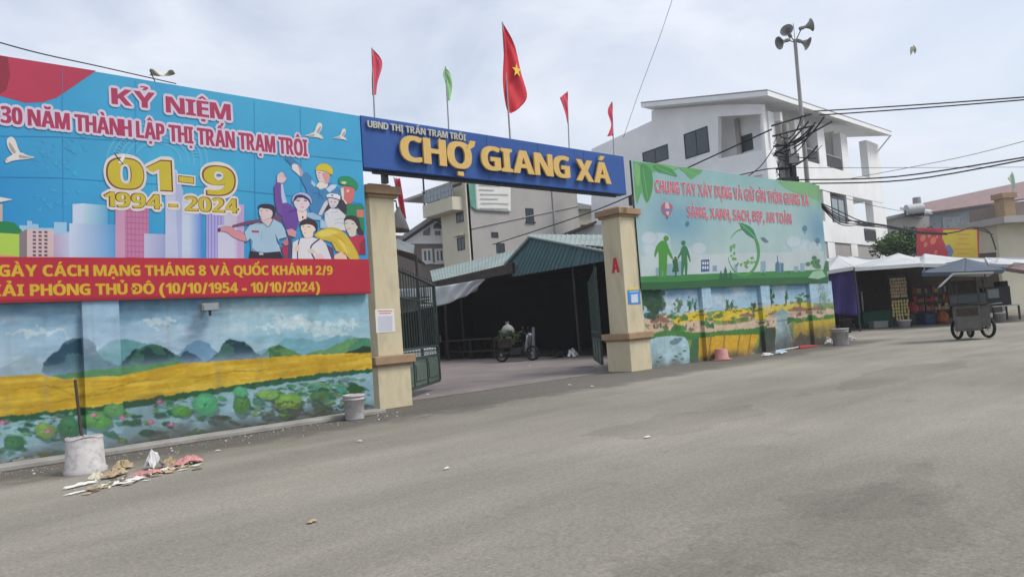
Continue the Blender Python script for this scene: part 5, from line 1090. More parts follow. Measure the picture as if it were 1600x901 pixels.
# shelter, black standing in for shade, and clutter behind the left gate leaf
t = thing('shelter', 'low lean-to coloured black for deep shade, at the back of the courtyard behind the gate bars', 'shelter', (12.5, 29, 0))
mb = MB(); mb.add([(8.5, 26, 2.9), (18.9, 26.5, 2.85), (18.9, 32, 3.4), (8.5, 32, 3.4)], [(0, 1, 2, 3)]); mb.build('roof_sheet', 'black', t, thick=.04)
mb = MB(); mb.box((13.7, 32.2, 1.6), (11, .15, 3.2)); mb.box((8.4, 29.2, 1.4), (.15, 6, 2.8)); mb.build('back_wall', 'black', t)
for k in range(4): MB().box((9.0+k*3.2, 26.4, 1.42), (.08, .08, 2.84)).build('post', 'wood_dark', t)
t = thing('chest_freezer', 'pale chest freezer seen through the bars of the open gate leaf', 'freezer', (13.4, 21.9, 0)); fx = at(640, 522, 18.6); fx = (float(fx[0]), float(fx[1])); t.location = (*fx, 0); t['_w'] = (*fx, 0.0)
bevel(MB().box((*fx, .45), (1.3, .6, .78)).build('cabinet', 'tarp_grey', t), .03); bevel(MB().box((*fx, .87), (1.34, .64, .06)).build('lid', 'tarp_grey', t), .015); MB().box((*fx, .03), (1.2, .5, .06)).build('plinth', 'dark_metal', t)
t = thing('menu_board', 'small white framed board with dark rows hanging behind the gate bars', 'board', at(664, 466, 24)); MPL = Plane(at(664, 466, 24)[:2], -40.7)
a = MPL.px(655, 478); b = MPL.px(674, 464); MB().rect(MPL, a[0], b[0], a[1], b[1], -.03, 0).build('panel', 'frame_white', t); mb = MB(); 
for k in range(3): mb.rect(MPL, a[0]+.06, b[0]-.06, a[1]+.06+k*.10, a[1]+.11+k*.10, .002, .006)
mb.build('dark_rows', 'frame_dark', t)
MB().tube([MPL.w(((a[0]+b[0])/2, b[1])), MPL.w(((a[0]+b[0])/2, 3.0))], .012, 5).build('hanger', 'dark_metal', t)
# table in the dark shed
t = thing('market_table', 'long bare wooden table in the dark shed left of the motorbike', 'table', (19.0, 25.3, 0))
bevel(MB().box((19.4, 25.3, .86), (1.0, 4.2, .06)).build('tabletop', 'wood_dark', t), .01)
for y in (23.5, 25.2, 27.1):
    for x in (19.0, 19.8): MB().box((x, y, .415), (.08, .08, .83)).build('leg', 'wood_dark', t)
MB().box((19.0, 25.3, .35), (.05, 3.6, .07)).build('stretcher', 'wood_dark', t)
# parked motorbike with a load
mp_ = gnd(803, 563); dirx = radians(HEAD*180/pi); 
t = thing('motorbike', 'dark parked motorbike loaded with greens and a round sack, in the shed mouth', 'motorbike', (17.3, 20.1, 0), radians(-62))
def wheel(parent, x, r_, name='wheel'):
    w = MB().lathe([(r_-.03, -.045), (r_, -.03), (r_+.015, 0), (r_, .03), (r_-.03, .045), (r_-.06, .03), (r_-.06, -.03), (r_-.03, -.045)], (x, 0, r_+.015), 28, R=Matrix.Rotation(pi/2, 3, 'X')).build(name, 'rubber', parent, local=True)
    mb = MB()
    for k in range(10): a = pi*k/5; mb.cone((x, 0, r_+.015), (x+(r_-.05)*cos(a), 0, r_+.015+(r_-.05)*sin(a)), .007, .007, 5)
    mb.cone((x, -.05, r_+.015), (x, .05, r_+.015), .045, .045, 10); mb.build('spokes', 'steel', w, local=True); return w
wheel(t, -.62, .27); wheel(t, .62, .27)
mb = MB(); mb.tube([(.62, .0, .30), (.50, 0, .62), (.42, 0, 1.0)], .035, 8); mb.tube([(-.62, 0, .30), (-.2, 0, .38), (.2, 0, .40), (.46, 0, .8)], .05, 8); mb.box((0, 0, .40), (.42, .24, .26)); mb.tube([(-.62, .1, .30), (-.45, .1, .66), (.1, .08, .62)], .025, 6); mb.build('frame', 'dark_metal', t, local=True)
mb = MB(); mb.grid(lambda u, v: (-.55+.75*u, .15*cos(pi*v), .72+.07*sin(pi*v)+.04*cos(u*5)), 8, 8); mb.build('seat', 'black', t, local=True, thick=.05)
mb = MB(); mb.tube([(.40, -.36, 1.06), (.44, -.15, 1.02), (.44, .15, 1.02), (.40, .36, 1.06)], .018, 6); mb.tube([(.44, -.2, 1.02), (.42, -.26, 1.24)], .008, 5); mb.tube([(.44, .2, 1.02), (.42, .26, 1.24)], .008, 5); mb.box((.41, -.29, 1.26), (.02, .12, .07)); mb.box((.41, .29, 1.26), (.02, .12, .07)); mb.build('handlebar', 'dark_metal', t, local=True)
mb = MB(); mb.lathe([(.001, .1), (.07, .08), (.09, 0), (.02, -.08)], (.55, 0, .95), 14, R=Matrix.Rotation(pi/2, 3, 'Y')); mb.build('headlight', 'pale_glass', t, local=True)
mb = MB(); mb.grid(lambda u, v: (.42+.12*u, (v-.5)*.5, .35+.6*u), 4, 4); mb.build('leg_shield', 'steel', t, local=True, thick=.02)
mb = MB(); [mb.box((-.6+.02*k, 0, .78), (.02, .7, .3)) for k in (0, 28)]; mb.box((-.32, -.34, .72), (.56, .02, .36)); mb.box((-.32, .34, .72), (.56, .02, .36)); mb.box((-.32, 0, .56), (.56, .7, .02)); mb.build('cargo_basket', 'wood_dark', t, local=True)
mb = MB(); rr = random.Random(9)
for k in range(260):
    p = Vector((-.32+rr.gauss(0, .20), rr.gauss(0, .22), .86+abs(rr.gauss(0, .10)))); s_ = rr.uniform(.05, .11); a = Vector((rr.gauss(0, 1), rr.gauss(0, 1), rr.gauss(0, 1))).normalized(); b = a.orthogonal().normalized()
    mb.add([p-a*s_-b*s_*.4, p+a*s_-b*s_*.4, p+a*s_+b*s_*.4, p-a*s_+b*s_*.4], [(0, 1, 2, 3)])
o = solo(mb, 'greens', 'leaf_dark', 'bunch of dark leafy greens piled in the motorbike basket', 'vegetables', (0, 0, 0)); o.location = t.location; o.rotation_euler = t.rotation_euler
mb = MB(); mb.lathe([(.001, 0), (.16, .01), (.24, .12), (.25, .24), (.17, .36), (.06, .43), (.05, .47), (.09, .54)], (0, 0, 0), 20); o = solo(mb, 'sack', 'horn_grey', 'grey tied sack with twisted top on the greens of the motorbike', 'sack', (0, 0, 0)); o.location = t.matrix_basis @ Vector((-.30, -.05, .98)) if False else (17.3-.30*cos(radians(-62)), 20.1-.30*sin(radians(-62)), .98)
crumple('rag_pile', 'dark pile of tyres and rags on the courtyard right of the motorbike', 'rags', (18.9, 19.6), .9, .6, .34, 'black', None, 61, .3)
crumple('plastic_bag', 'white plastic bag on the courtyard beside the dark pile, right of the motorbike', 'plastic bag', (18.9, 18.75), .5, .4, .34, 'bag_white', None, 62, .3)
t = thing('plank', 'pale upright plank leaning behind the motorbike', 'plank', (18.3, 20.0, 0)); t_ = MB(); t_.box((18.35, 20.3, .62), (.05, .13, 1.22), 0, tilt=(.12, .0)); t_.build('board', 'steel', t)

# ------------------------------------------------------------------ buildings behind the market
def window(pl, s0, s1, z0, z1, parent, d=0.0, fm='frame_dark', gm='glass', mull=1, sill=False, w=.06):
    f = MB(); f.rect(pl, s0, s1, z0, z0+w, d-.06, d+.03); f.rect(pl, s0, s1, z1-w, z1, d-.06, d+.03); f.rect(pl, s0, s0+w, z0+w, z1-w, d-.06, d+.03); f.rect(pl, s1-w, s1, z0+w, z1-w, d-.06, d+.03)
    for k in range(mull): m_ = s0+(s1-s0)*(k+1)/(mull+1); f.rect(pl, m_-w*.4, m_+w*.4, z0+w, z1-w, d-.05, d+.025)
    o = f.build('window', fm, parent); MB().rect(pl, s0+w, s1-w, z0+w, z1-w, d-.045, d+.006).build('pane', gm, o)
    if sill: MB().rect(pl, s0-.08, s1+.08, z0-.10, z0, d, d+.12).build('sill', fm, o)
    return o
def wpx(pl, x0, y0, x1, y1, parent, **k):
    a = pl.px(x0, y1); b = pl.px(x1, y0); s0, s1 = sorted((a[0], b[0])); return window(pl, s0, s1, a[1], b[1], parent, **k)
# cream block with the draped notice
c0 = at(735, 400, 48)[:2]; CF = Plane(c0, 0); CS = Plane(c0, 90)
cb = thing('apartment_house', 'tall cream and grey house with roof balcony, draped with a white notice', 'house', (*c0, 0))
ztopc = CF.px(735, 279)[1]; wR = CF.px(905, 350)[0]; wS = CS.px(690, 350)[0]
mb = MB(); mb.rect(CF, 0, wR, 0, ztopc, -.25, 0); mb.rect(CF, wR-.25, wR, 0, ztopc, -8, -.25); mb.rect(CF, 0, wR, ztopc-.2, ztopc, -8, -.25); mb.build('side_wall', 'grey_plaster', cb)
mb = MB(); mb.rect(CS, -.0, wS, 0, ztopc-.4, -.25, .02); mb.rect(CS, -.02, .35, 0, ztopc, -.05, .05); mb.build('front_wall', 'cream_plaster', cb)
wpx(CF, 822, 326, 833, 346, cb, mull=1, sill=True); wpx(CF, 768, 363, 778, 371, cb, mull=0)
wpx(CF, 776, 380, 788, 395, cb, mull=1)
for q in ((714, 330, 724, 349), (716, 370, 726, 392)):
    o = wpx(CS, *q, cb, gm='glass', d=.02); a = CS.px(q[0], q[1]); b = CS.px(q[2], q[1]); MB().rect(CS, min(a[0], b[0])-.15, max(a[0], b[0])+.15, a[1], a[1]+.14, .02, .4).build('canopy', 'cream_plaster', cb)
zb_ = CS.px(712, 312)[1]; MB().rect(CS, .3, wS+.8, zb_-.9, zb_, .02, 1.0).build('balcony', 'cream_plaster', cb)
mb = MB()
for k in range(9): mb.rect(CS, .3+(wS+.4)*k/8, .34+(wS+.4)*k/8, zb_, zb_+1.0, .92, .96)
mb.rect(CS, .3, wS+.8, zb_+.96, zb_+1.02, .90, .98); mb.rect(CS, .3, wS+.8, zb_+.45, zb_+.49, .92, .96); mb.build('railing', 'steel', cb)
MB().rect(CS, .4, wS+.7, zb_+.1, zb_+.8, .93, .94).build('balcony_glass', 'pale_glass', cb)
mb = MB(); mb.rect(CS, -.2, wS+.9, zb_+2.4, zb_+2.5, -3, 1.2); [mb.rect(CS, s_, s_+.08, zb_, zb_+2.4, .85, .95) for s_ in (.35, wS+.6)]; mb.build('roof_canopy', 'frame_dark', cb)
zl = CF.px(780, 351)[1]; MB().tube([CF.w((.2, CF.px(735, 357)[1]), .05), CF.w((wR, CF.px(905, 322)[1]), .05)], .03, 5).build('pipe', 'grey_plaster', cb)
MB().tube([CF.w((CF.px(862, 300)[0], 0), .05), CF.w((CF.px(862, 300)[0], ztopc), .05)], .05, 6).build('downpipe', 'grey_plaster', cb)
nb_ = thing('draped_notice', 'white printed notice with green edge draped over the corner of the cream house', 'banner', CF.w((1.2, ztopc-2), .1))
q = [CF.w(CF.px(*p), .12) for p in ((740, 283), (796, 284), (796.5, 332), (743, 329))]
mb = MB(); mb.grid(lambda u, v: tuple((np.array(q[0])*(1-u)+np.array(q[1])*u)*(1-v)+(np.array(q[3])*(1-u)+np.array(q[2])*u)*v+CF.n*.012*sin(u*9)*sin(v*5+1)), 16, 12); mb.build('sheet', 'paper', nb_, thick=.01)
q2 = [CF.w(CF.px(*p), .10) for p in ((730, 283), (741, 283), (743, 329), (734, 322))]; mb = MB(); mb.add(q2, [(0, 1, 2, 3)]); mb.build('green_edge', 'green_pipe', nb_, thick=.01)
A = Art(CF, .16)
for k, (y, x0, x1) in enumerate(((290, 746, 782), (297, 746, 770), (304, 748, 792), (311, 748, 776), (318, 749, 793), (326, 747, 792))): A.line([(x0, y), (x1, y+.8)], 1.5, C_(165, 180, 178))
A.mb.build('printed_lines', 'print_vinyl', nb_, vcol=True)
# brown house with the white gable
t = thing('gable_house', 'brown house with white pointed gable and triangular windows, left of the cream house', 'house', at(660, 400, 52)); HP = Plane(at(655, 400, 52)[:2], -32)
MB().slab(HP, HP.pxs([(600, 460), (600, 381), (720, 381), (720, 460)]), -6, 0).build('wall', 'brown_plaster', t)
MB().slab(HP, HP.pxs([(628, 381), (682, 345), (712, 366), (712, 381)]), -.3, .15).build('gable', 'white_plaster', t)
mb = MB()
for a, b in (((618, 384), (682, 340)), ((682, 340), (718, 368))):
    pa, pb = HP.px(*a), HP.px(*b); h_ = .32; mb.slab(HP, [pa, pb, (pb[0], pb[1]+h_), (pa[0], pa[1]+h_)], -6, .7)
mb.build('roof', 'roof_grey', t)
MB().slab(HP, HP.pxs([(600, 384), (618, 384), (640, 368), (600, 366)]), -3, -.2).build('side_roof', 'roof_red', t)
for pts in ([(661, 368), (661, 362), (672, 354), (672, 368)], [(677, 358), (677, 353), (683, 347), (698, 357), (696, 358)], [(679, 361), (688, 361), (688, 368), (679, 368)], [(690, 361), (699, 361), (699, 368), (690, 368)]): MB().slab(HP, HP.pxs(pts), .1, .17).build('gable_window', 'glass', t)
for q in ((660, 388, 675, 411), (680, 388, 694, 411)): wpx(HP, *q, t, fm='frame_white', mull=1, d=.03, sill=True, w=.16)
MB().cone(HP.w(HP.px(680, 345), -.2), HP.w(HP.px(680, 335), -.2), .06, .01, 6).build('finial', 'roof_grey', t)
# far yellow house and dark roof between cream and white buildings
t = thing('yellow_house', 'small pale yellow house glimpsed between the cream house and white building', 'house', at(915, 400, 62)); YP = Plane(at(915, 400, 62)[:2], -20)
MB().slab(YP, YP.pxs([(890, 440), (890, 326), (940, 326), (940, 440)]), -5, 0).build('wall', 'cream_plaster', t)
MB().slab(YP, YP.pxs([(886, 328), (886, 316), (930, 324), (944, 328)]), -5, .5).build('roof', 'roof_grey', t); wpx(YP, 908, 351, 918, 360, t, d=.02)
t = thing('lean_to_roof', 'dark pointed lean-to roof just above the teal shed beside the white building', 'roof', at(905, 370, 40)); RP = Plane(at(905, 370, 40)[:2], -30)
MB().slab(RP, RP.pxs([(880, 372), (928, 351), (940, 351), (940, 372)]), -.2, 0).build('gable_end', 'roof_grey', t); mb = MB(); pa, pb = RP.px(876, 371), RP.px(930, 350); mb.slab(RP, [pa, pb, (pb[0], pb[1]+.15), (pa[0], pa[1]+.15)], -3, .3); mb.build('roof_sheet', 'wood_dark', t)
MB().rect(RP, RP.px(886, 372)[0], RP.px(938, 372)[0], 0, RP.px(886, 372)[1], -.5, -.25).build('support_wall', 'brown_plaster', t)

# ------------------------------------------------------------------ white three storey building
w0 = at(1212, 400, 40)[:2]; RF = Plane(w0, 4.3); LF = Plane(w0, 82.0)
wb = thing('white_building', 'white three storey building with balconies, columns and broad eaves behind the green billboard', 'building', (*w0, 0))
sL_ = LF.px(924, 400)[0]
def lf(*p): return LF.px(*p)
corner_top = lf(1211, 163)[1]
P = [lf(924, 460), lf(924, 233), lf(1018, 189), lf(1018, 173), lf(1122, 164), lf(1122, 248), lf(1122, 460)]
MB().slab(LF, P, -.3, 0).build('wall', 'white_plaster', wb)
MB().slab(LF, [lf(1122, 460), lf(1122, 248), lf(1192, 234), (0, lf(1211, 230)[1]), (0, lf(1211, 230)[1]-16)], -.3, 0).build('wall', 'white_plaster', wb)
MB().slab(LF, [lf(1189, 178), (0, lf(1189, 178)[1]), (0, lf(1211, 230)[1]), lf(1192, 234)], -.3, 0).build('wall', 'white_plaster', wb)
MB().slab(LF, [lf(1122, 182), lf(1122, 164), (0, lf(1211, 155)[1]), (0, lf(1189, 178)[1]), lf(1189, 178)], -.3, 0).build('lintel', 'white_plaster', wb)
LB = Plane(LF.w((0, 0), -1.6)[:2], 82.0)
MB().slab(LB, [lf(1100, 262), lf(1100, 170), (0.0, lf(1211, 163)[1]), (0.0, lf(1211, 240)[1])], -.2, 0).build('recess_wall', 'white_plaster', wb)
MB().slab(LF, [lf(1118, 250), lf(1194, 234), lf(1194, 238), lf(1118, 254)], -1.7, -.3).build('recess_floor', 'white_plaster', wb)
wpx(LB, 1158, 208, 1175, 239, wb, mull=0, d=.02)
for q in ((984, 239, 1024, 262), (1050, 210, 1088, 250)):
    a = lf(q[0], q[1]); b = lf(q[2], q[3])
    cx = [lf(q[0], 0)[0], lf(q[2], 0)[0]]; zm = (lf(q[0], q[3])[1]+lf(q[2], q[3])[1])/2; zt_ = (lf(q[0], q[1])[1]+lf(q[2], q[1])[1])/2
    window(LF, min(cx), max(cx), zm, zt_, wb, d=.0, mull=1, gm='glass', w=.07)
# roof: a tilted slab over both faces
def rp(x, y, pl, d): return Vector(pl.w(pl.px(x, y), d))
A0 = rp(1017, 170, LF, .9); B0 = Vector(LF.w((0, lf(1211, 152)[1]), .9))+Vector(RF.n)*1.0; C0 = rp(1372, 217, RF, 1.0); D0 = A0+(C0-B0)
mb = MB(); th = Vector((0, 0, .27)); mb.add([A0, B0, C0, D0, A0+th, B0+th, C0+th, D0+th], [(0, 1, 2, 3), (4, 5, 6, 7), (0, 1, 5, 4), (1, 2, 6, 5), (2, 3, 7, 6), (3, 0, 4, 7)]); mb.build('roof', 'white_plaster', wb)
mb = MB(); k_ = Vector((0, 0, .275)); g_ = .06; mb.add([p+k_ for p in (A0, B0, C0, D0)]+[p+k_+Vector((0, 0, .08)) for p in (A0, B0, C0, D0)], [(0, 1, 2, 3), (4, 5, 6, 7), (0, 1, 5, 4), (1, 2, 6, 5), (2, 3, 7, 6), (3, 0, 4, 7)]); mb.build('roof_tiles', 'roof_grey', wb)
# right face
def rz(x, y): return RF.px(x, y)[1]
def rs(x, y=300): return RF.px(x, y)[0]
z3t, z3b, z2t, z2b = rz(1300, 262), rz(1300, 300), rz(1300, 347), rz(1300, 378)
sE = rs(1381, 330); sD = rs(1326, 300)
# column pairs and slabs
for x0, x1 in ((1212, 1226), (1252, 1262), (1286, 1297), (1322, 1332), (1362, 1381)):
    s0, s1 = rs(x0), rs(x1); m_ = (s0+s1)/2; dz = lf(1211, 163)[1]; T_ = dz+(C0.z-B0.z)*(m_/max((C0-B0).length, 1))-.0
    MB().rect(RF, s0, s1, z2b-3.5, T_, -.55, -.02).build('column', 'white_plaster', wb)
for z0, z1 in ((z3b, z3t), (z2b, z2t)): MB().rect(RF, .0, sE, z0, z1, -.35, .0).build('floor_band', 'white_plaster', wb); MB().rect(RF, .0, sE, z0+.3, z0+.55, -5.0, -.35).build('floor_slab', 'white_plaster', wb)
MB().rect(RF, .0, sE, 0, z2b, -.4, -.08).build('ground_wall', 'grey_plaster', wb)
MB().rect(RF, 1.9, sD, z2b, z3t+2.75, -2.7, -2.45).build('inner_wall', 'grey_plaster', wb)  # white wall coloured grey to stand in for the balcony's shade
MB().rect(RF, sD-.2, sD, z2b, z3t+3.0, -2.45, -.56).build('cross_wall', 'white_plaster', wb)
mb = MB(); mb.rect(RF, rs(1355), sE, z2b, z3t+3.1, -5, -4.6); mb.build('rear_column', 'white_plaster', wb)
for x0, x1, yl, yh in ((1232, 1251, 262, 230), (1263, 1285, 262, 240), (1298, 1321, 262, 244)):
    zr = z3t; o = MB().rect(RF, rs(x0), rs(x1), zr+.02, zr+.78, -.12, -.06).build('railing', 'frame_dark', wb); MB().rect(RF, rs(x0), rs(x1), zr+.82, zr+.90, -.13, -.05).build('handrail', 'steel', o)
o = MB().rect(RF, rs(1344), rs(1361), z2b+.35, z2b+1.1, -.0, .06).build('railing', 'frame_dark', wb); MB().rect(RF, rs(1344), rs(1361), z2b+1.15, z2b+1.22, -.0, .07).build('handrail', 'steel', o)
RI = Plane(RF.w((0, 0), -2.45)[:2], 4.3)
window(RF, rs(1299), rs(1320), z2t-.3, z3b-.25, wb, d=-.1, mull=1, gm='pale_glass', w=.12)
window(RI, rs(1266)+.5, rs(1284)+.5, z3t, z3t+2.4, wb, d=.02, mull=1); window(RI, rs(1236)+.5, rs(1250)+.5, z3t, z3t+2.4, wb, d=.02, mull=1)
MB().tube([Vector(RF.w((sE, rz(1381, 240)), .0)), C0+Vector((-.15, 0, .05))], .06, 6).build('brace', 'white_plaster', wb)

# ------------------------------------------------------------------ speaker pole, utility pole, cables
pp = Vector(at(1262, 300, 25.5)); sp = thing('speaker_pole', 'tall thin steel pole carrying four grey horn speakers', 'speaker pole', (pp.x, pp.y, 0)); tp = Vector(at(1242, 62, 25.5)); tp.x, tp.y = tp.x, tp.y
lean = Vector(at(1262, 290, 25.5)); b0_ = lean+(lean-tp)*(lean.z/(tp.z-lean.z)); sp.location = b0_; sp['_w'] = tuple(b0_)
MB().tube([b0_, lean, b0_.lerp(tp, .75), tp], [.085, .085, .07, .06], 10).build('pole', 'pole_concrete', sp)
MB().tube([tp, tp+Vector((0, 0, .6))], .012, 5).build('spike', 'steel', sp)
def horn(parent, pos, d, s_=1.0):
    d = Vector(d).normalized(); R = d.to_track_quat('Z', 'Y').to_matrix()
    prof = [(.03, -.25), (.065, -.24), (.07, -.10), (.05, -.05), (.07, .02), (.11, .10), (.17, .17), (.23, .205), (.24, .215), (.225, .21), (.15, .15), (.08, .04), (.02, -.02)]
    MB().lathe([(r_*s_, z_*s_) for r_, z_ in prof], pos, 22, R=R).build('horn', 'horn_grey', parent)
D_ = lambda x, y, d=0: Vector(RT)*x+Vector(UP)*y-Vector(FW)*d
for x, y, dr in ((1232, 52, D_(-.6, .25, .75)), (1225, 65, D_(-.9, -.35, .2)), (1254, 66, D_(.7, -.45, .5)), (1259, 42, D_(.95, .3, .1))):
    p = Vector(at(x, y, 25.4)); horn(sp, p, dr, .98); MB().tube([p-dr*.15, tp+Vector((0, 0, -.1))], .018, 5).build('horn_bracket', 'dark_metal', sp)
up_ = Vector(at(1226, 300, 24.5)); ut = thing('utility_pole', 'twin concrete utility poles crowded with cables and grey boxes behind the billboard', 'utility pole', (up_.x, up_.y, 0))
for dx in (0, 10):
    tpx = Vector(at(1214+dx+2, 190 if dx == 0 else 194, 24.5)); MB().tube([(up_.x+dx*.022*RT[0], up_.y+dx*.022*RT[1], 0), tpx], [.17, .12], 10).build('pole', 'pole_concrete', ut)
def dbox(x0, y0, x1, y1, d, dep, name, m):
    c_ = Vector(at((x0+x1)/2, (y0+y1)/2, d)); return bevel(MB().box(c_, ((x1-x0)/F*d, dep, (y1-y0)/F*d), HEAD-pi/2).build(name, m, ut), .01)
dbox(1231, 241, 1247, 256, 24.2, .25, 'meter_box', 'horn_grey'); dbox(1233, 222, 1239, 241, 24.2, .2, 'meter_box', 'frame_white'); dbox(1236, 258, 1243, 280, 24.2, .2, 'meter_box', 'dark_metal'); dbox(1214, 278, 1246, 287, 24.2, .3, 'cable_tray', 'dark_metal')
rr = random.Random(21)
mb = MB()
for k in range(9):                                         # drop loops and cable clutter lashed to the pole
    x = 1216+rr.uniform(-4, 24); y = rr.uniform(205, 262); pts = [Vector(at(x+rr.uniform(-8, 8)*math.sin(j), y+j*rr.uniform(4, 9), 24.1+rr.uniform(-.1, .1))) for j in range(6)]
    mb.tube(pts, .014, 5)
for k in range(10):
    a = Vector(at(1206+rr.uniform(0, 12), rr.uniform(205, 268), 24.2)); b = Vector(at(1250+rr.uniform(0, 40), rr.uniform(175, 250), 24.0)); n_ = 8; sg_ = rr.uniform(.05, .45)
    mb.tube([a.lerp(b, q/n_)-Vector((0, 0, sg_*4*(q/n_)*(1-q/n_))) for q in range(n_+1)], rr.choice((.012, .02, .028)), 5)
mb.build('cable_loop', 'cable', ut)
for a, b in (((1205, 197), (1268, 178)), ((1207, 213), (1272, 196)), ((1210, 240), (1300, 190))): MB().tube([at(*a, 24.2), at(*b, 24.0)], .035, 6).build('cross_arm', 'dark_metal', ut)
CG = 'cables strung from the utility pole'
def cable(label, pts, r, sag=0.0, group=CG, name='cable'):
    P = [Vector(at(*p)) for p in pts]
    if len(P) == 2:
        n = 14; P = [P[0].lerp(P[1], k/n)-Vector((0, 0, sag*4*(k/n)*(1-k/n))) for k in range(n+1)]
    else:
        Q = catmull([tuple(p) for p in P], 6, False); P = [Vector(q) for q in Q]
    mb = MB(); mb.tube(P, r, 6); return solo(mb, name, 'cable', label, 'cable', P[0], group)
cable('topmost thick cable leaving the pole to the right', [(1272, 174, 24), (1625, 150, 21)], .022, .02)
cable('thick cable just below the topmost one', [(1280, 180, 24), (1625, 154, 21.3)], .022, .02)
cable('upper of the two thick cables at balcony height on the right', [(1246, 281, 24), (1400, 276, 22.5), (1625, 242, 20)], .024)
cable('lower of the two thick cables at balcony height on the right', [(1246, 287, 24), (1420, 281, 22.5), (1625, 245, 20)], .024)
cable('thin nearly level wire crossing the balconies', [(1240, 262, 24), (1420, 262, 30), (1625, 261, 34)], .010)
cable('thin wire rising from the balcony columns to the right edge', [(1330, 279, 26), (1500, 246, 24), (1625, 214, 22)], .010)
cable('thin wire falling from the billboard top to the water tank', [(1283, 296, 26), (1350, 318, 34), (1420, 332, 44)], .012)
cable('thick cable from the pole down to the market shed behind the gate', [(1206, 202, 24.3), (1075, 262, 27), (935, 327, 31), (770, 382, 38)], .026)
cable('short slack cable from the pole down behind the billboard, on the left', [(1212, 226, 24.3), (1190, 258, 24.5), (1168, 276, 25)], .016)
cable('dark cable from the pole base to the left, just above the billboard', [(1240, 262, 24.2), (1200, 264, 24.5), (1162, 272, 25), (1140, 276, 27)], .020)
lb = 'cables in the thick bundle right of the billboard'
for k, (y0, y1, y2, y3) in enumerate(((317, 330, 345, 352), (319, 340, 347, 354), (321, 346, 350, 356), (318, 336, 349, 353), (322, 350, 352, 356), (320, 343, 346, 354))):
    cable(('top', 'second', 'lowest', 'upper middle', 'deepest sagging', 'middle')[k]+' cable of the bundle between billboard and stall roofs', [(1282, y0, 25.5+.05*k), (1312, y1, 27), (1345, y2, 29), (1385, y3, 31), (1440, 362+k*.6, 33), (1480, 364+k*.5, 34)], .020, 0, lb)
cable('black cable looping over the red and yellow poster', [(1478, 365, 33.8), (1500, 361, 34), (1520, 355, 34.5), (1545, 362, 35), (1556, 390, 36)], .035, 0, lb)
cable('black cable running from the poster to the cream building at right', [(1520, 355, 34.4), (1545, 364, 35), (1552, 366, 36)], .025, 0, lb)
cable('long thin cord hanging down out of the sky left of the white building', [(1052, -5, 19), (1030, 60, 20), (1000, 140, 21), (974, 215, 22)], .007, 0, None)
cable('thin wire in the sky above the left banner', [(-20, 61, 9.5), (60, 83, 10), (160, 105, 11), (275, 131, 12.3)], .009, 0, None)
cable('thin wire below the blue gate sign', [(585, 268, 19), (690, 283, 24), (735, 285, 30)], .008, 0, None)
mb = MB(); 
def scrapm(x, y, d, w, h, seed):
    r = random.Random(seed); o = Vector(at(x, y, d)); a = Vector(RT); b = Vector(UP); m_ = MB()
    m_.grid(lambda u, v: o+a*((u-.5)*w)+b*((v-.5)*h*(1-.5*u)+.25*h*sin(u*7+seed))+Vector(FW)*.05*sin(u*9+v*3), 12, 5); return m_, o
for x, y, d, w, h, sd_, lab in ((253, 115, 11, .40, .09, 1, 'cream cloth scrap fluttering above the left banner'), (1427, 77, 22, .15, .26, 4, 'pale cloth scrap drifting high in the sky right of the horn speakers')):
    m_, o = scrapm(x, y, d, w, h, sd_); s_ = solo(m_, 'cloth_scrap', 'scrap', lab, 'cloth scrap', o, None, thick=.004)
cable('thin cord carrying the cream cloth scrap above the banner', [(234, 110, 11), (241, 125, 11), (249, 142, 11)], .008, 0, None)

# ------------------------------------------------------------------ stalls on the right
def canopy(label, peak, corners, m, group='stall canopies on the right', posts=(), n=10):
    """stretched tarp: corners given round the edge as (x, y, depth); peak pulled up in the middle."""
    P = [Vector(at(*c)) for c in corners]; K = Vector(at(*peak)); t = thing('stall_canopy', label, 'canopy', (K.x, K.y, 0), 0, group)
    mb = MB(); N_ = len(P)
    for i in range(N_):
        a, b = P[i], P[(i+1) % N_]
        def fn(u, v, a=a, b=b):
            e = a.lerp(b, u); q = K.lerp(e, v); sagv = -.12*sin(pi*v)*(1-.3*sin(pi*u)); return q+Vector((0, 0, sagv-.10*v*v*sin(pi*u)))
        mb.grid(fn, 8, 8)
    mb.build('tarp', m, t, thick=.02)
    mb = MB()
    for i in range(N_): a, b = P[i], P[(i+1) % N_]; mb.add([a, b, b-Vector((0, 0, .16)), a-Vector((0, 0, .16))], [(0, 1, 2, 3)])
    mb.build('valance', m, t, thick=.015)
    for i in posts: MB().tube([P[i]-Vector((0, 0, .05)), (P[i].x, P[i].y, 0)], .035, 6).build('post', 'dark_metal', t)
    return t
canopy('white tarp canopy beside the billboard end, above the purple tarp', (1309, 399, 34), ((1283, 424, 31), (1334, 416, 31), (1376, 404, 36), (1330, 400, 38), (1285, 404, 37)), 'tarp_white', posts=(1,))
canopy('white tarp canopy with central peak in front of the tree', (1403, 395, 34.5), ((1334, 418, 31), (1440, 411, 31.5), (1462, 402, 38), (1350, 404, 38)), 'tarp_white')
canopy('white tarp canopy below the red and yellow poster', (1444, 396, 35), ((1437, 412, 31.8), (1530, 412, 32), (1580, 404, 38), (1430, 400, 38)), 'tarp_white')
canopy('blue grey tarp canopy in front of the white ones, above the food cart', (1508, 403, 32), ((1440, 426, 30), (1505, 424, 29.5), (1566, 421, 29.5), (1578, 410, 34), (1450, 409, 34)), 'tarp_blue')
canopy('white tarp canopy at the right edge, next to the cream building', (1560, 403, 35), ((1545, 412, 31.5), (1650, 414, 30), (1650, 402, 37), (1540, 402, 37)), 'tarp_white')
canopy('small maroon tarp hanging at the right edge', (1600, 411, 30.5), ((1572, 418, 29.5), (1640, 428, 29), (1650, 414, 32), (1585, 410, 31.5)), 'tarp_maroon')
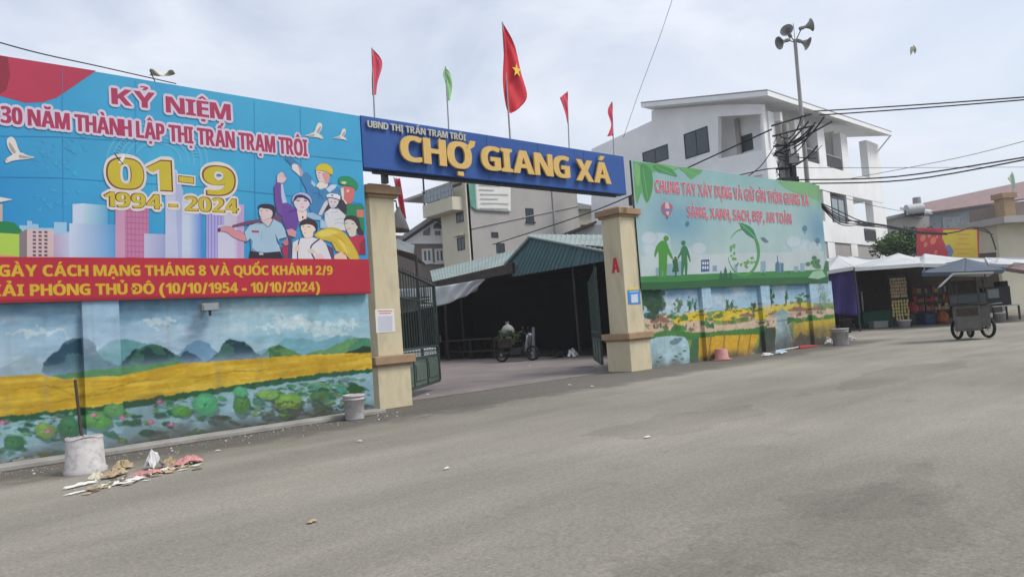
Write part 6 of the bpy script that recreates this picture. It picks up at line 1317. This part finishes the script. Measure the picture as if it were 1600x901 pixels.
# dark roof and back so that the stalls are deep and shaded
t = thing('stall_hall', 'dark back of the covered stalls on the right', 'stall', at(1450, 500, 44)); HB = Plane(at(1450, 500, 44)[:2], -36)
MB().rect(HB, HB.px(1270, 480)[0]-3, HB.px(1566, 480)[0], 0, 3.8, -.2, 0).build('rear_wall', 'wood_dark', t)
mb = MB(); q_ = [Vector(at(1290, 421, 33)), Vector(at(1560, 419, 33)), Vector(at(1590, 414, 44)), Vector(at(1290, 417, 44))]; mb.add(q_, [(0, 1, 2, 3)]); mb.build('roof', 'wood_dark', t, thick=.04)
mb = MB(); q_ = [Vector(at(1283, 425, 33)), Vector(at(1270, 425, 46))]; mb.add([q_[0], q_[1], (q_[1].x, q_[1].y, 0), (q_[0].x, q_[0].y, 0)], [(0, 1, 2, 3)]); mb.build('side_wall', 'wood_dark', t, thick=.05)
q = [Vector(at(*p)) for p in ((1293, 427, 31.3), (1334, 420, 31.3), (1347, 494, 31.6), (1296, 490, 31.3))]
solo(MB().grid(lambda u, v: q[0].lerp(q[1], u).lerp(q[3].lerp(q[2], u), v)+Vector(FW)*.12*sin(u*11+v*3)*(.3+v), 24, 14), 'tarpaulin', 'tarp_purple', 'purple tarpaulin curtain hanging at the left end of the stalls', 'tarpaulin', q[3], thick=.02)
def gd(x, y): p = gnd(x, y); return Vector((p[0], p[1], 0))
def crate(name, label, cat, px0, px1, pyb, pyt, m, dep=.8, group=None, lid=None):
    b_ = gd((px0+px1)/2, pyb); d_ = float(np.dot(np.array(b_)-CAM, FW)); w = (px1-px0)/F*d_; h = (pyb-pyt)/F*d_
    t = thing(name, label, cat, b_, HEAD-pi/2, group); th = .03
    mb = MB(); mb.box((0, dep/2, .03), (w, dep, .06)); mb.box((0, th/2, h/2), (w, th, h-.001)); mb.box((0, dep-th/2, h/2), (w, th, h-.001)); mb.box((-w/2+th/2, dep/2, h/2), (th, dep-.062, h)); mb.box((w/2-th/2, dep/2, h/2), (th, dep-.062, h))
    for k in range(3): mb.box((0, -.012, h*(.2+.3*k)), (w*.96, .02, .05))
    mb.build('body', m, t, local=True); mb = MB(); mb.box((0, dep/2, h+.025), (w+.06, dep+.06, .05)); bevel(mb.build('lid' if lid else 'rim', lid or m, t, local=True), .01); return t
crate('goods_chest', 'dark green goods chest under the stall, beside the purple tarpaulin', 'chest', 1350, 1396, 511, 487, 'crate_green')
crate('foam_box', 'low white foam box on the ground in front of the green chest', 'box', 1366, 1388, 512, 503, 'tarp_white', .5)
crate('grey_crate', 'grey crate on the stall floor right of the hanging snack packets', 'crate', 1424, 1446, 506, 492, 'crate_grey')
crate('blue_crate', 'blue crate on the stall floor between grey crate and food cart', 'crate', 1447, 1468, 506, 491, 'crate_blue')
t = thing('plant_pot', 'round pale pot on the ground below the hanging snack packets', 'pot', gd(1414, 512)); MB().lathe([(.001, 0), (.20, 0), (.26, .30), (.29, .31), (.29, .36), (.25, .36), (.22, .30), (.001, .28)], (0, 0, 0), 22).build('body', 'bucket_white', t, local=True)
b_ = gd(1411, 511); d_ = float(np.dot(np.array(b_)-CAM, FW))
t = thing('snack_rack', 'tall rack of hanging yellowish snack packets at the front of the stall', 'rack', b_, HEAD-pi/2); mb = MB()
for x in (-.38, .38): mb.box((x, .1, 1.2), (.04, .04, 2.4))
for z in (1.32, 2.35): mb.box((0, .1, z), (.8, .05, .05))
mb.build('frame', 'dark_metal', t, local=True)
rr = random.Random(33)
for row, (z1_, cnt) in enumerate(((2.30, 7), (1.28, 6))):
    for k in range(cnt):
        mb = MB(); x = -.33+.66*k/(cnt-1); nn_ = 6 if row == 0 else rr.choice((5, 6))
        for j in range(nn_): mb.box((x+rr.uniform(-.015, .015), .05+rr.uniform(-.02, .02), z1_-.09-j*.155), (.085, .03, .13), rr.uniform(-.3, .3))
        mb.build('packet_strip', 'yellow_goods' if row else 'cardboard', t, local=True)
rr = random.Random(5)
for k, (x, y, m, lab) in enumerate(((1462, 489, 'orange_goods', 'leftmost orange goods sack in the stall behind the food cart'), (1474, 490, 'orange_goods', 'orange goods sack touching the left side of the food cart'), (1440, 490, 'broom_red', 'dull red sack on top of the grey crate'))):
    b_ = gd(x, 505); mb = MB(); mb.lathe([(.001, 0), (.22, .02), (.27, .2), (.24, .42), (.12, .52), (.10, .58), (.03, .6)], (0, 0, 0), 18)
    o = solo(mb, 'goods_sack', m, lab, 'sack', (0, 0, 0), 'goods sacks in the stall'); o.location = (b_.x, b_.y, .55 if k == 2 else 0)
    if k == 2: o.location = tuple(gd(1434, 506)+Vector(FW)*.4+Vector((0, 0, .50)))
mb = MB()
t = thing('goods_shelf', 'shelf full of small mixed goods in the dark back of the stall', 'shelf', at(1455, 500, 40)); GP = Plane(at(1450, 500, 40)[:2], -40.7)
a = GP.px(1428, 480)[0]; b = GP.px(1490, 480)[0]
for z in (.5, 1.0, 1.5, 2.0): MB().rect(GP, a, b, z, z+.04, -.5, 0).build('shelf_board', 'wood', t)
for s_ in (a, b-.05): MB().rect(GP, s_, s_+.05, 0, 2.3, -.5, -.0).build('upright', 'wood', t)
for z in (.54, 1.04, 1.54):
    s_ = a+.1
    while s_ < b-.3:
        w = rr.uniform(.12, .26); h = rr.uniform(.15, .36); o = MB().rect(GP, s_, s_+w, z, z+h, -.35, -.06).build('goods_box', 'wood', t); o.data.materials[0] = MATS[rr.choice(('orange_goods', 'yellow_goods', 'crate_blue', 'crate_green', 'broom_red', 'cardboard', 'bag_pink'))]; s_ += w+rr.uniform(.01, .06)
# stool, sticks and clutter by the purple tarp
t = thing('stool', 'low dark wooden stool below the purple tarpaulin', 'stool', gd(1334, 511), HEAD-pi/2+.3); bevel(MB().box((0, .2, .42), (.45, .35, .04)).build('seat', 'wood', t, local=True), .01)
for x in (-.19, .19):
    for y in (.06, .34): MB().box((x, y, .20), (.04, .04, .40)).build('leg', 'wood', t, local=True)
for k, (x0, y0, x1, y1, lab) in enumerate(((1316, 512, 1308, 478, 'leaning grey stick nearest the billboard end, before the purple tarpaulin'), (1351, 512, 1346, 455, 'pale upright stick at the right edge of the purple tarpaulin'))):
    b_ = gd(x0, y0); d_ = float(np.dot(np.array(b_)-CAM, FW)); mb = MB(); mb.tube([b_, at(x1, y1, d_+.2)], .03, 6); solo(mb, 'stick', 'wood' if k == 0 else 'paper', lab, 'stick', b_)
t = thing('dark_bin', 'dark plastic bin standing behind the grey bucket', 'bin', gd(1322, 520)); MB().lathe([(.001, 0), (.20, 0), (.24, .55), (.26, .56), (.26, .6), (.2, .6), (.18, .3), (.001, .25)], (0, 0, 0), 20).build('body', 'rubber', t, local=True)

# food cart
b_ = gd(1521, 530); ct = thing('food_cart', 'old grey metal food cart with bent white awning, standing on the road', 'food cart', b_, HEAD-pi/2-.50)
dC = float(np.dot(np.array(b_)-CAM, FW)); u_ = dC/F                        # metres per photo pixel here
def X(px): return (px-1521)*u_*.80
hz_ = 0
mb = MB(); mb.box((X(1514), .10, .62), (X(1535)-X(1493), .9, .72)); bevel(mb.build('body', 'cart_metal', ct, local=True), .015)
mb = MB(); mb.box((X(1514), -.36, .80), (X(1532)-X(1496), .02, .22)); mb.build('dark_panel', 'rust', ct, local=True)
mb = MB(); mb.box((X(1514), -.365, .50), (X(1533)-X(1495), .02, .36)); bevel(mb.build('front_panel', 'cart_metal', ct, local=True), .008)
mb = MB(); mb.box((X(1543), .15, .66), (X(1551)-X(1535.4), .8, .60)); mb.build('side_box', 'cart_metal', ct, local=True)
mb = MB(); mb.box((X(1517), .10, 1.0), (X(1550)-X(1484), 1.0, .045)); bevel(mb.build('counter', 'wood_dark', ct, local=True), .01)
mb = MB()
for px in (1488, 1501, 1535, 1549):
    for y in (-.30, .5): mb.box((X(px), y, 1.32), (.03, .03, .62))
mb.box((X(1518), -.30, 1.30), (X(1549)-X(1488), .028, .028)); mb.box((X(1490), .1, 1.615), (.03, .8, .028)); mb.box((X(1547), .1, 1.615), (.03, .8, .028)); mb.build('cabinet_frame', 'dark_metal', ct, local=True)
mb = MB(); mb.box((X(1518), -.29, 1.16), (X(1548)-X(1489), .008, .24)); mb.build('cabinet_glass', 'glass', ct, local=True)
mb = MB(); mb.box((X(1515), .3, 1.36), (X(1533)-X(1496), .35, .66)); mb.box((X(1498), .0, 1.10), (.18, .2, .14)); mb.build('dark_inner_boxes', 'wood_dark', ct, local=True)  # dark boxes added for the dark interior under the awning
mb = MB(); 
zr_ = 1.92
mb.add([(X(1497), -.55, zr_), (X(1562), -.55, zr_-.06), (X(1562), .75, zr_-.12), (X(1497), .75, zr_-.02)], [(0, 1, 2, 3)]); mb.add([(X(1497), -.55, zr_), (X(1497), .75, zr_-.02), (X(1472), .75, zr_-.36), (X(1472), -.55, zr_-.34)], [(0, 1, 2, 3)]); mb.build('awning', 'tarp_white', ct, local=True, thick=.04)
mb = MB(); 
for px in (1489, 1549):
    for y in (-.28, .48): mb.box((X(px), y, 1.74), (.03, .03, .28 if px > 1500 else .26))
mb.build('awning_post', 'dark_metal', ct, local=True)
def cart_wheel(px, y, r_, yaw=0.0):
    R = Matrix.Rotation(yaw, 3, 'Z') @ Matrix.Rotation(pi/2, 3, 'Y'); c_ = (X(px), y, r_+.012)
    w = MB().lathe([(r_-.07, -.035), (r_-.02, -.035), (r_, 0), (r_-.02, .035), (r_-.07, .035), (r_-.075, 0), (r_-.07, -.035)], c_, 28, R=R).build('wheel', 'rubber', ct, local=True); mb = MB()
    for k in range(14): a = 2*pi*k/14; mb.cone(c_, Vector(c_)+R @ Vector(((r_-.03)*cos(a), (r_-.03)*sin(a), .0)), .006, .006, 4)
    mb.cone(Vector(c_)-R @ Vector((0, 0, .06)), Vector(c_)+R @ Vector((0, 0, .06)), .04, .04, 8); mb.build('spokes', 'steel', w, local=True)
cart_wheel(1496, .1, .29, .45); cart_wheel(1547, .1, .31, .55); cart_wheel(1521, .75, .22, .3)
MB().tube([(X(1496), .1, .29), (X(1547), .1, .31)], .03, 6).build('axle', 'rust', ct, local=True)
mb = MB(); mb.tube([(X(1552), .2, .95), (X(1566), .1, .98), (X(1574), .1, .98)], .02, 6); mb.build('push_handle', 'steel', ct, local=True)
t = thing('basin', 'small pale basin standing on the counter of the food cart', 'basin', ct.location+Vector((X(1514)*cos(HEAD-pi/2-.5), X(1514)*sin(HEAD-pi/2-.5), 1.026))); MB().lathe([(.001, 0), (.10, 0), (.15, .09), (.17, .10), (.15, .1), (.09, .02)], (0, 0, 0), 18).build('body', 'steel', t, local=True)
# table and hanging bucket beside the cart
b_ = gd(1580, 500); tb = thing('vendor_table', 'dark vendor table with pale top edge right of the food cart', 'table', b_, HEAD-pi/2); u2 = float(np.dot(np.array(b_)-CAM, FW))/F
X2 = lambda px: (px-1580)*u2
bevel(MB().box((X2(1574), .4, .66), (X2(1596)-X2(1552), .9, .05)).build('tabletop', 'frame_white', tb, local=True), .01)
for px in (1554, 1594):
    for y in (0., .8): MB().box((X2(px), y, .32), (.06, .06, .63)).build('leg', 'dark_metal', tb, local=True)
t = thing('display_case', 'dark display case standing on the vendor table', 'display case', b_+Vector((0, 0, .69)), HEAD-pi/2); bevel(MB().box((X2(1570), .45, .42), (X2(1588)-X2(1553), .6, .84)).build('case', 'frame_dark', t, local=True), .01); MB().box((X2(1560), .14, .55), (.5, .02, .4)).build('glass', 'pale_glass', t, local=True); MB().box((X2(1581), .45, .96), (.36, .4, .24)).build('top_box', 'black', t, local=True)
t = thing('paint_bucket', 'white bucket on the ground between food cart and vendor table', 'bucket', gd(1564, 503)); MB().lathe([(.001, 0), (.17, 0), (.2, .36), (.215, .36), (.215, .40), (.19, .40), (.16, .1), (.001, .08)], (0, 0, 0), 20).build('body', 'bucket_white', t, local=True)
# person-free background: poster, tree, grey house, tank, cream corner building
PP = Plane(at(1480, 380, 39)[:2], -38); t = thing('poster', 'red and yellow poster on posts above the white stall canopies', 'poster', at(1480, 480, 39))
MB().slab(PP, PP.pxs([(1432, 356), (1478, 360), (1530, 358), (1530, 402), (1432, 402)]), -.06, 0).build('backing_panel', 'frame_dark', t)
A = Art(PP, .004); A.poly([(1432, 356), (1530, 358), (1530, 403), (1432, 403)], C_(180, 60, 72)); A.poly([(1474, 359), (1526, 359), (1528, 403), (1484, 403), (1486, 392), (1478, 384), (1472, 372)], C_(200, 178, 62), 0); A.poly([(1476, 384), (1484, 382), (1490, 392), (1486, 403), (1480, 402), (1482, 394)], C_(110, 125, 165))
A.poly([(1438, 358), (1462, 360), (1470, 366), (1450, 364)], C_(150, 40, 70))
for x, y, w in ((1442, 372, 8), (1452, 368, 5), (1458, 376, 9), (1446, 382, 6), (1464, 370, 4), (1462, 394, 5)): A.poly(ell(x, y, w*.5, w*.7, 10, .4), C_(205, 125, 90))
for k, (x0, x1, y) in enumerate(((1494, 1516, 366), (1498, 1512, 373), (1494, 1516, 381), (1492, 1520, 389), (1496, 1514, 396))): A.line([(x0, y), (x1, y)], 2.6, C_(205, 150, 70))
A.mb.build('printed_sheet', 'print_vinyl', t, vcol=True)
for px in (1440, 1522): q_ = PP.w((PP.px(px, 400)[0], PP.px(px, 400)[1]), -.1); MB().tube([q_, (q_[0], q_[1], 0)], .04, 6).build('post', 'dark_metal', t)
GH = Plane(at(1520, 400, 60)[:2], -35); t = thing('grey_house', 'grey block house with long red roof behind the red and yellow poster', 'house', at(1520, 480, 60))
MB().slab(GH, GH.pxs([(1452, 470), (1452, 332), (1600, 314), (1700, 300), (1700, 470)]), -8, 0).build('wall', 'house_grey', t)
mb = MB(); e_ = GH.pxs([(1448, 338), (1456, 315)]); f0, f1, f2, f3 = [Vector(GH.w(GH.px(*p), d)) for p, d in (((1450, 335), .5), ((1700, 299), .5), ((1700, 262), -4), ((1456, 314), -4))]; mb.add([f0, f1, f2, f3], [(0, 1, 2, 3)]); mb.build('roof', 'roof_red', t, thick=.15)
MB().tube([f0+Vector((0, 0, .1)), f3+Vector((0, 0, .1))], .18, 6).build('roof_edge', 'white_plaster', t); wpx(GH, 1474, 338, 1503, 361, t, fm='steel', gm='pale_glass', d=.02, w=.18)
WT = Plane(at(1420, 400, 58)[:2], -35); t = thing('low_house', 'low pale grey flat roofed house carrying the water tank', 'house', at(1420, 480, 58))
MB().slab(WT, WT.pxs([(1376, 470), (1376, 346), (1410, 337), (1452, 338), (1452, 470)]), -5, 0).build('wall', 'grey_plaster', t); MB().slab(WT, WT.pxs([(1372, 347), (1372, 342), (1411, 333), (1440, 336), (1440, 341), (1410, 338)]), -5, .3).build('roof', 'roof_grey', t)
t = thing('water_tank', 'steel water tank lying on a stand on the low grey house, with a drum above', 'water tank', at(1429, 337, 57.6)); a_, b2 = Vector(at(1416, 328, 57.6)), Vector(at(1441, 325, 57.6)); MB().cone(a_, b2, .42, .42, 18).build('tank', 'tarp_white', t); c_ = Vector(at(1433, 319, 57.8)); MB().cone(c_, c_+Vector((0, 0, .55)), .32, .30, 16).build('drum', 'steel', t); mb = MB(); [mb.box(Vector(at(x, 333, 57.6)), (.08, .5, .5)) for x in (1419, 1429, 1439)]; mb.build('stand', 'dark_metal', t)
# cream corner building at the right edge
CP = Plane(at(1572, 480, 47)[:2], -30); t = thing('corner_building', 'cream building cut by the right edge, with concrete eave and roof pillar', 'building', at(1585, 490, 47)); s0 = CP.px(1568, 450)[0]
MB().rect(CP, s0, s0+9, 0, CP.px(1572, 350)[1], -6, 0).build('wall', 'cream_plaster', t); a = CP.px(1545, 350); b = CP.px(1568, 340); MB().rect(CP, a[0], s0+9, CP.px(1568, 350)[1]-.05, CP.px(1568, 341)[1], -6, 1.2).build('eave', 'grey_plaster', t)
MB().rect(CP, CP.px(1570, 320)[0], CP.px(1587, 320)[0], CP.px(1575, 342)[1], CP.px(1575, 309)[1], -.8, -.05).build('roof_pillar', 'brown_trim', t); MB().rect(CP, CP.px(1567, 320)[0], CP.px(1590, 320)[0], CP.px(1575, 309)[1], CP.px(1575, 301)[1], -.9, .05).build('pillar_cap', 'brown_trim', t); MB().rect(CP, CP.px(1589, 320)[0], s0+9, CP.px(1575, 342)[1], CP.px(1575, 315)[1], -4, -.2).build('roof_wall', 'brown_plaster', t)
fq = [CP.w(CP.px(*p), .1) for p in ((1572, 279), (1580, 270), (1586, 288), (1582, 296))]; t = thing('flag', 'pale green flag on the roof pillar of the cream corner building', 'flag', CP.w(CP.px(1582, 301), -.3)); MB().grid(lambda u, v: tuple((np.array(fq[0])*(1-u)+np.array(fq[1])*u)*(1-v)+(np.array(fq[3])*(1-u)+np.array(fq[2])*u)*v+CP.n*.05*sin(u*7+v*4)), 10, 10).build('cloth', 'pale_green_cloth', t, thick=.01); MB().tube([CP.w(CP.px(1582, 302), .05), CP.w(CP.px(1580, 268), .05)], .02, 5).build('flagpole', 'steel', t)
# tree between white building and poster
def tree(label, base, crown, R_, n, m, seed, leafs=.16):
    rr = random.Random(seed); base = Vector(base); cr_ = Vector(crown); t = thing('tree', label, 'tree', base); mb = MB(); mb.tube([base, base.lerp(cr_, .5)+Vector((.1, .05, 0)), cr_], [.16, .12, .05], 8)
    cl = [cr_+Vector((rr.gauss(0, R_[0]*.5), rr.gauss(0, R_[1]*.5), rr.gauss(0, R_[2]*.45))) for _ in range(16)]
    for c_ in cl: mb.tube([base.lerp(cr_, .6), base.lerp(cr_, .6).lerp(c_, .6)+Vector((0, 0, .1)), c_], [.05, .03, .01], 5)
    mb.build('trunk', 'bark', t); mb = MB()
    for k in range(n):
        c_ = rr.choice(cl); p = c_+Vector((rr.gauss(0, .42*R_[0]*.6), rr.gauss(0, .42*R_[1]*.6), rr.gauss(0, .4*R_[2]*.6))); s_ = leafs*rr.uniform(.5, 1.2); a = Vector((rr.gauss(0, 1), rr.gauss(0, 1), rr.gauss(0, .6))).normalized(); b = a.cross(Vector((rr.gauss(0, 1), rr.gauss(0, 1), rr.gauss(0, 1)))).normalized()
        mb.add([p-a*s_, p+b*s_*.45, p+a*s_, p-b*s_*.45], [(0, 1, 2, 3)])
    mb.build('crown', m, t); return t
tb_ = Vector(at(1405, 378, 46)); tree('dense green tree between the white building and the poster', (tb_.x, tb_.y, 0), tb_, (1.5, 1.5, .85), 5200, 'leaf', 3, .15)

# ------------------------------------------------------------------ thin morning haze round the whole place
hm = bpy.data.materials.new('haze'); hm.use_nodes = True; hn = hm.node_tree; hn.nodes.remove(hn.nodes['Principled BSDF'])
hv = hn.nodes.new('ShaderNodeVolumePrincipled'); hv.inputs['Color'].default_value = (.88, .90, .93, 1); hv.inputs['Density'].default_value = .0009; hv.inputs['Anisotropy'].default_value = .25
hn.links.new(hv.outputs[0], hn.nodes['Material Output'].inputs['Volume']); MATS['haze'] = hm
o = MB().box((50, 50, 7.5), (760, 760, 17.2)).build('haze', 'haze'); tag(o, 'thin pale haze in the air over the whole street', 'haze', kind='stuff')
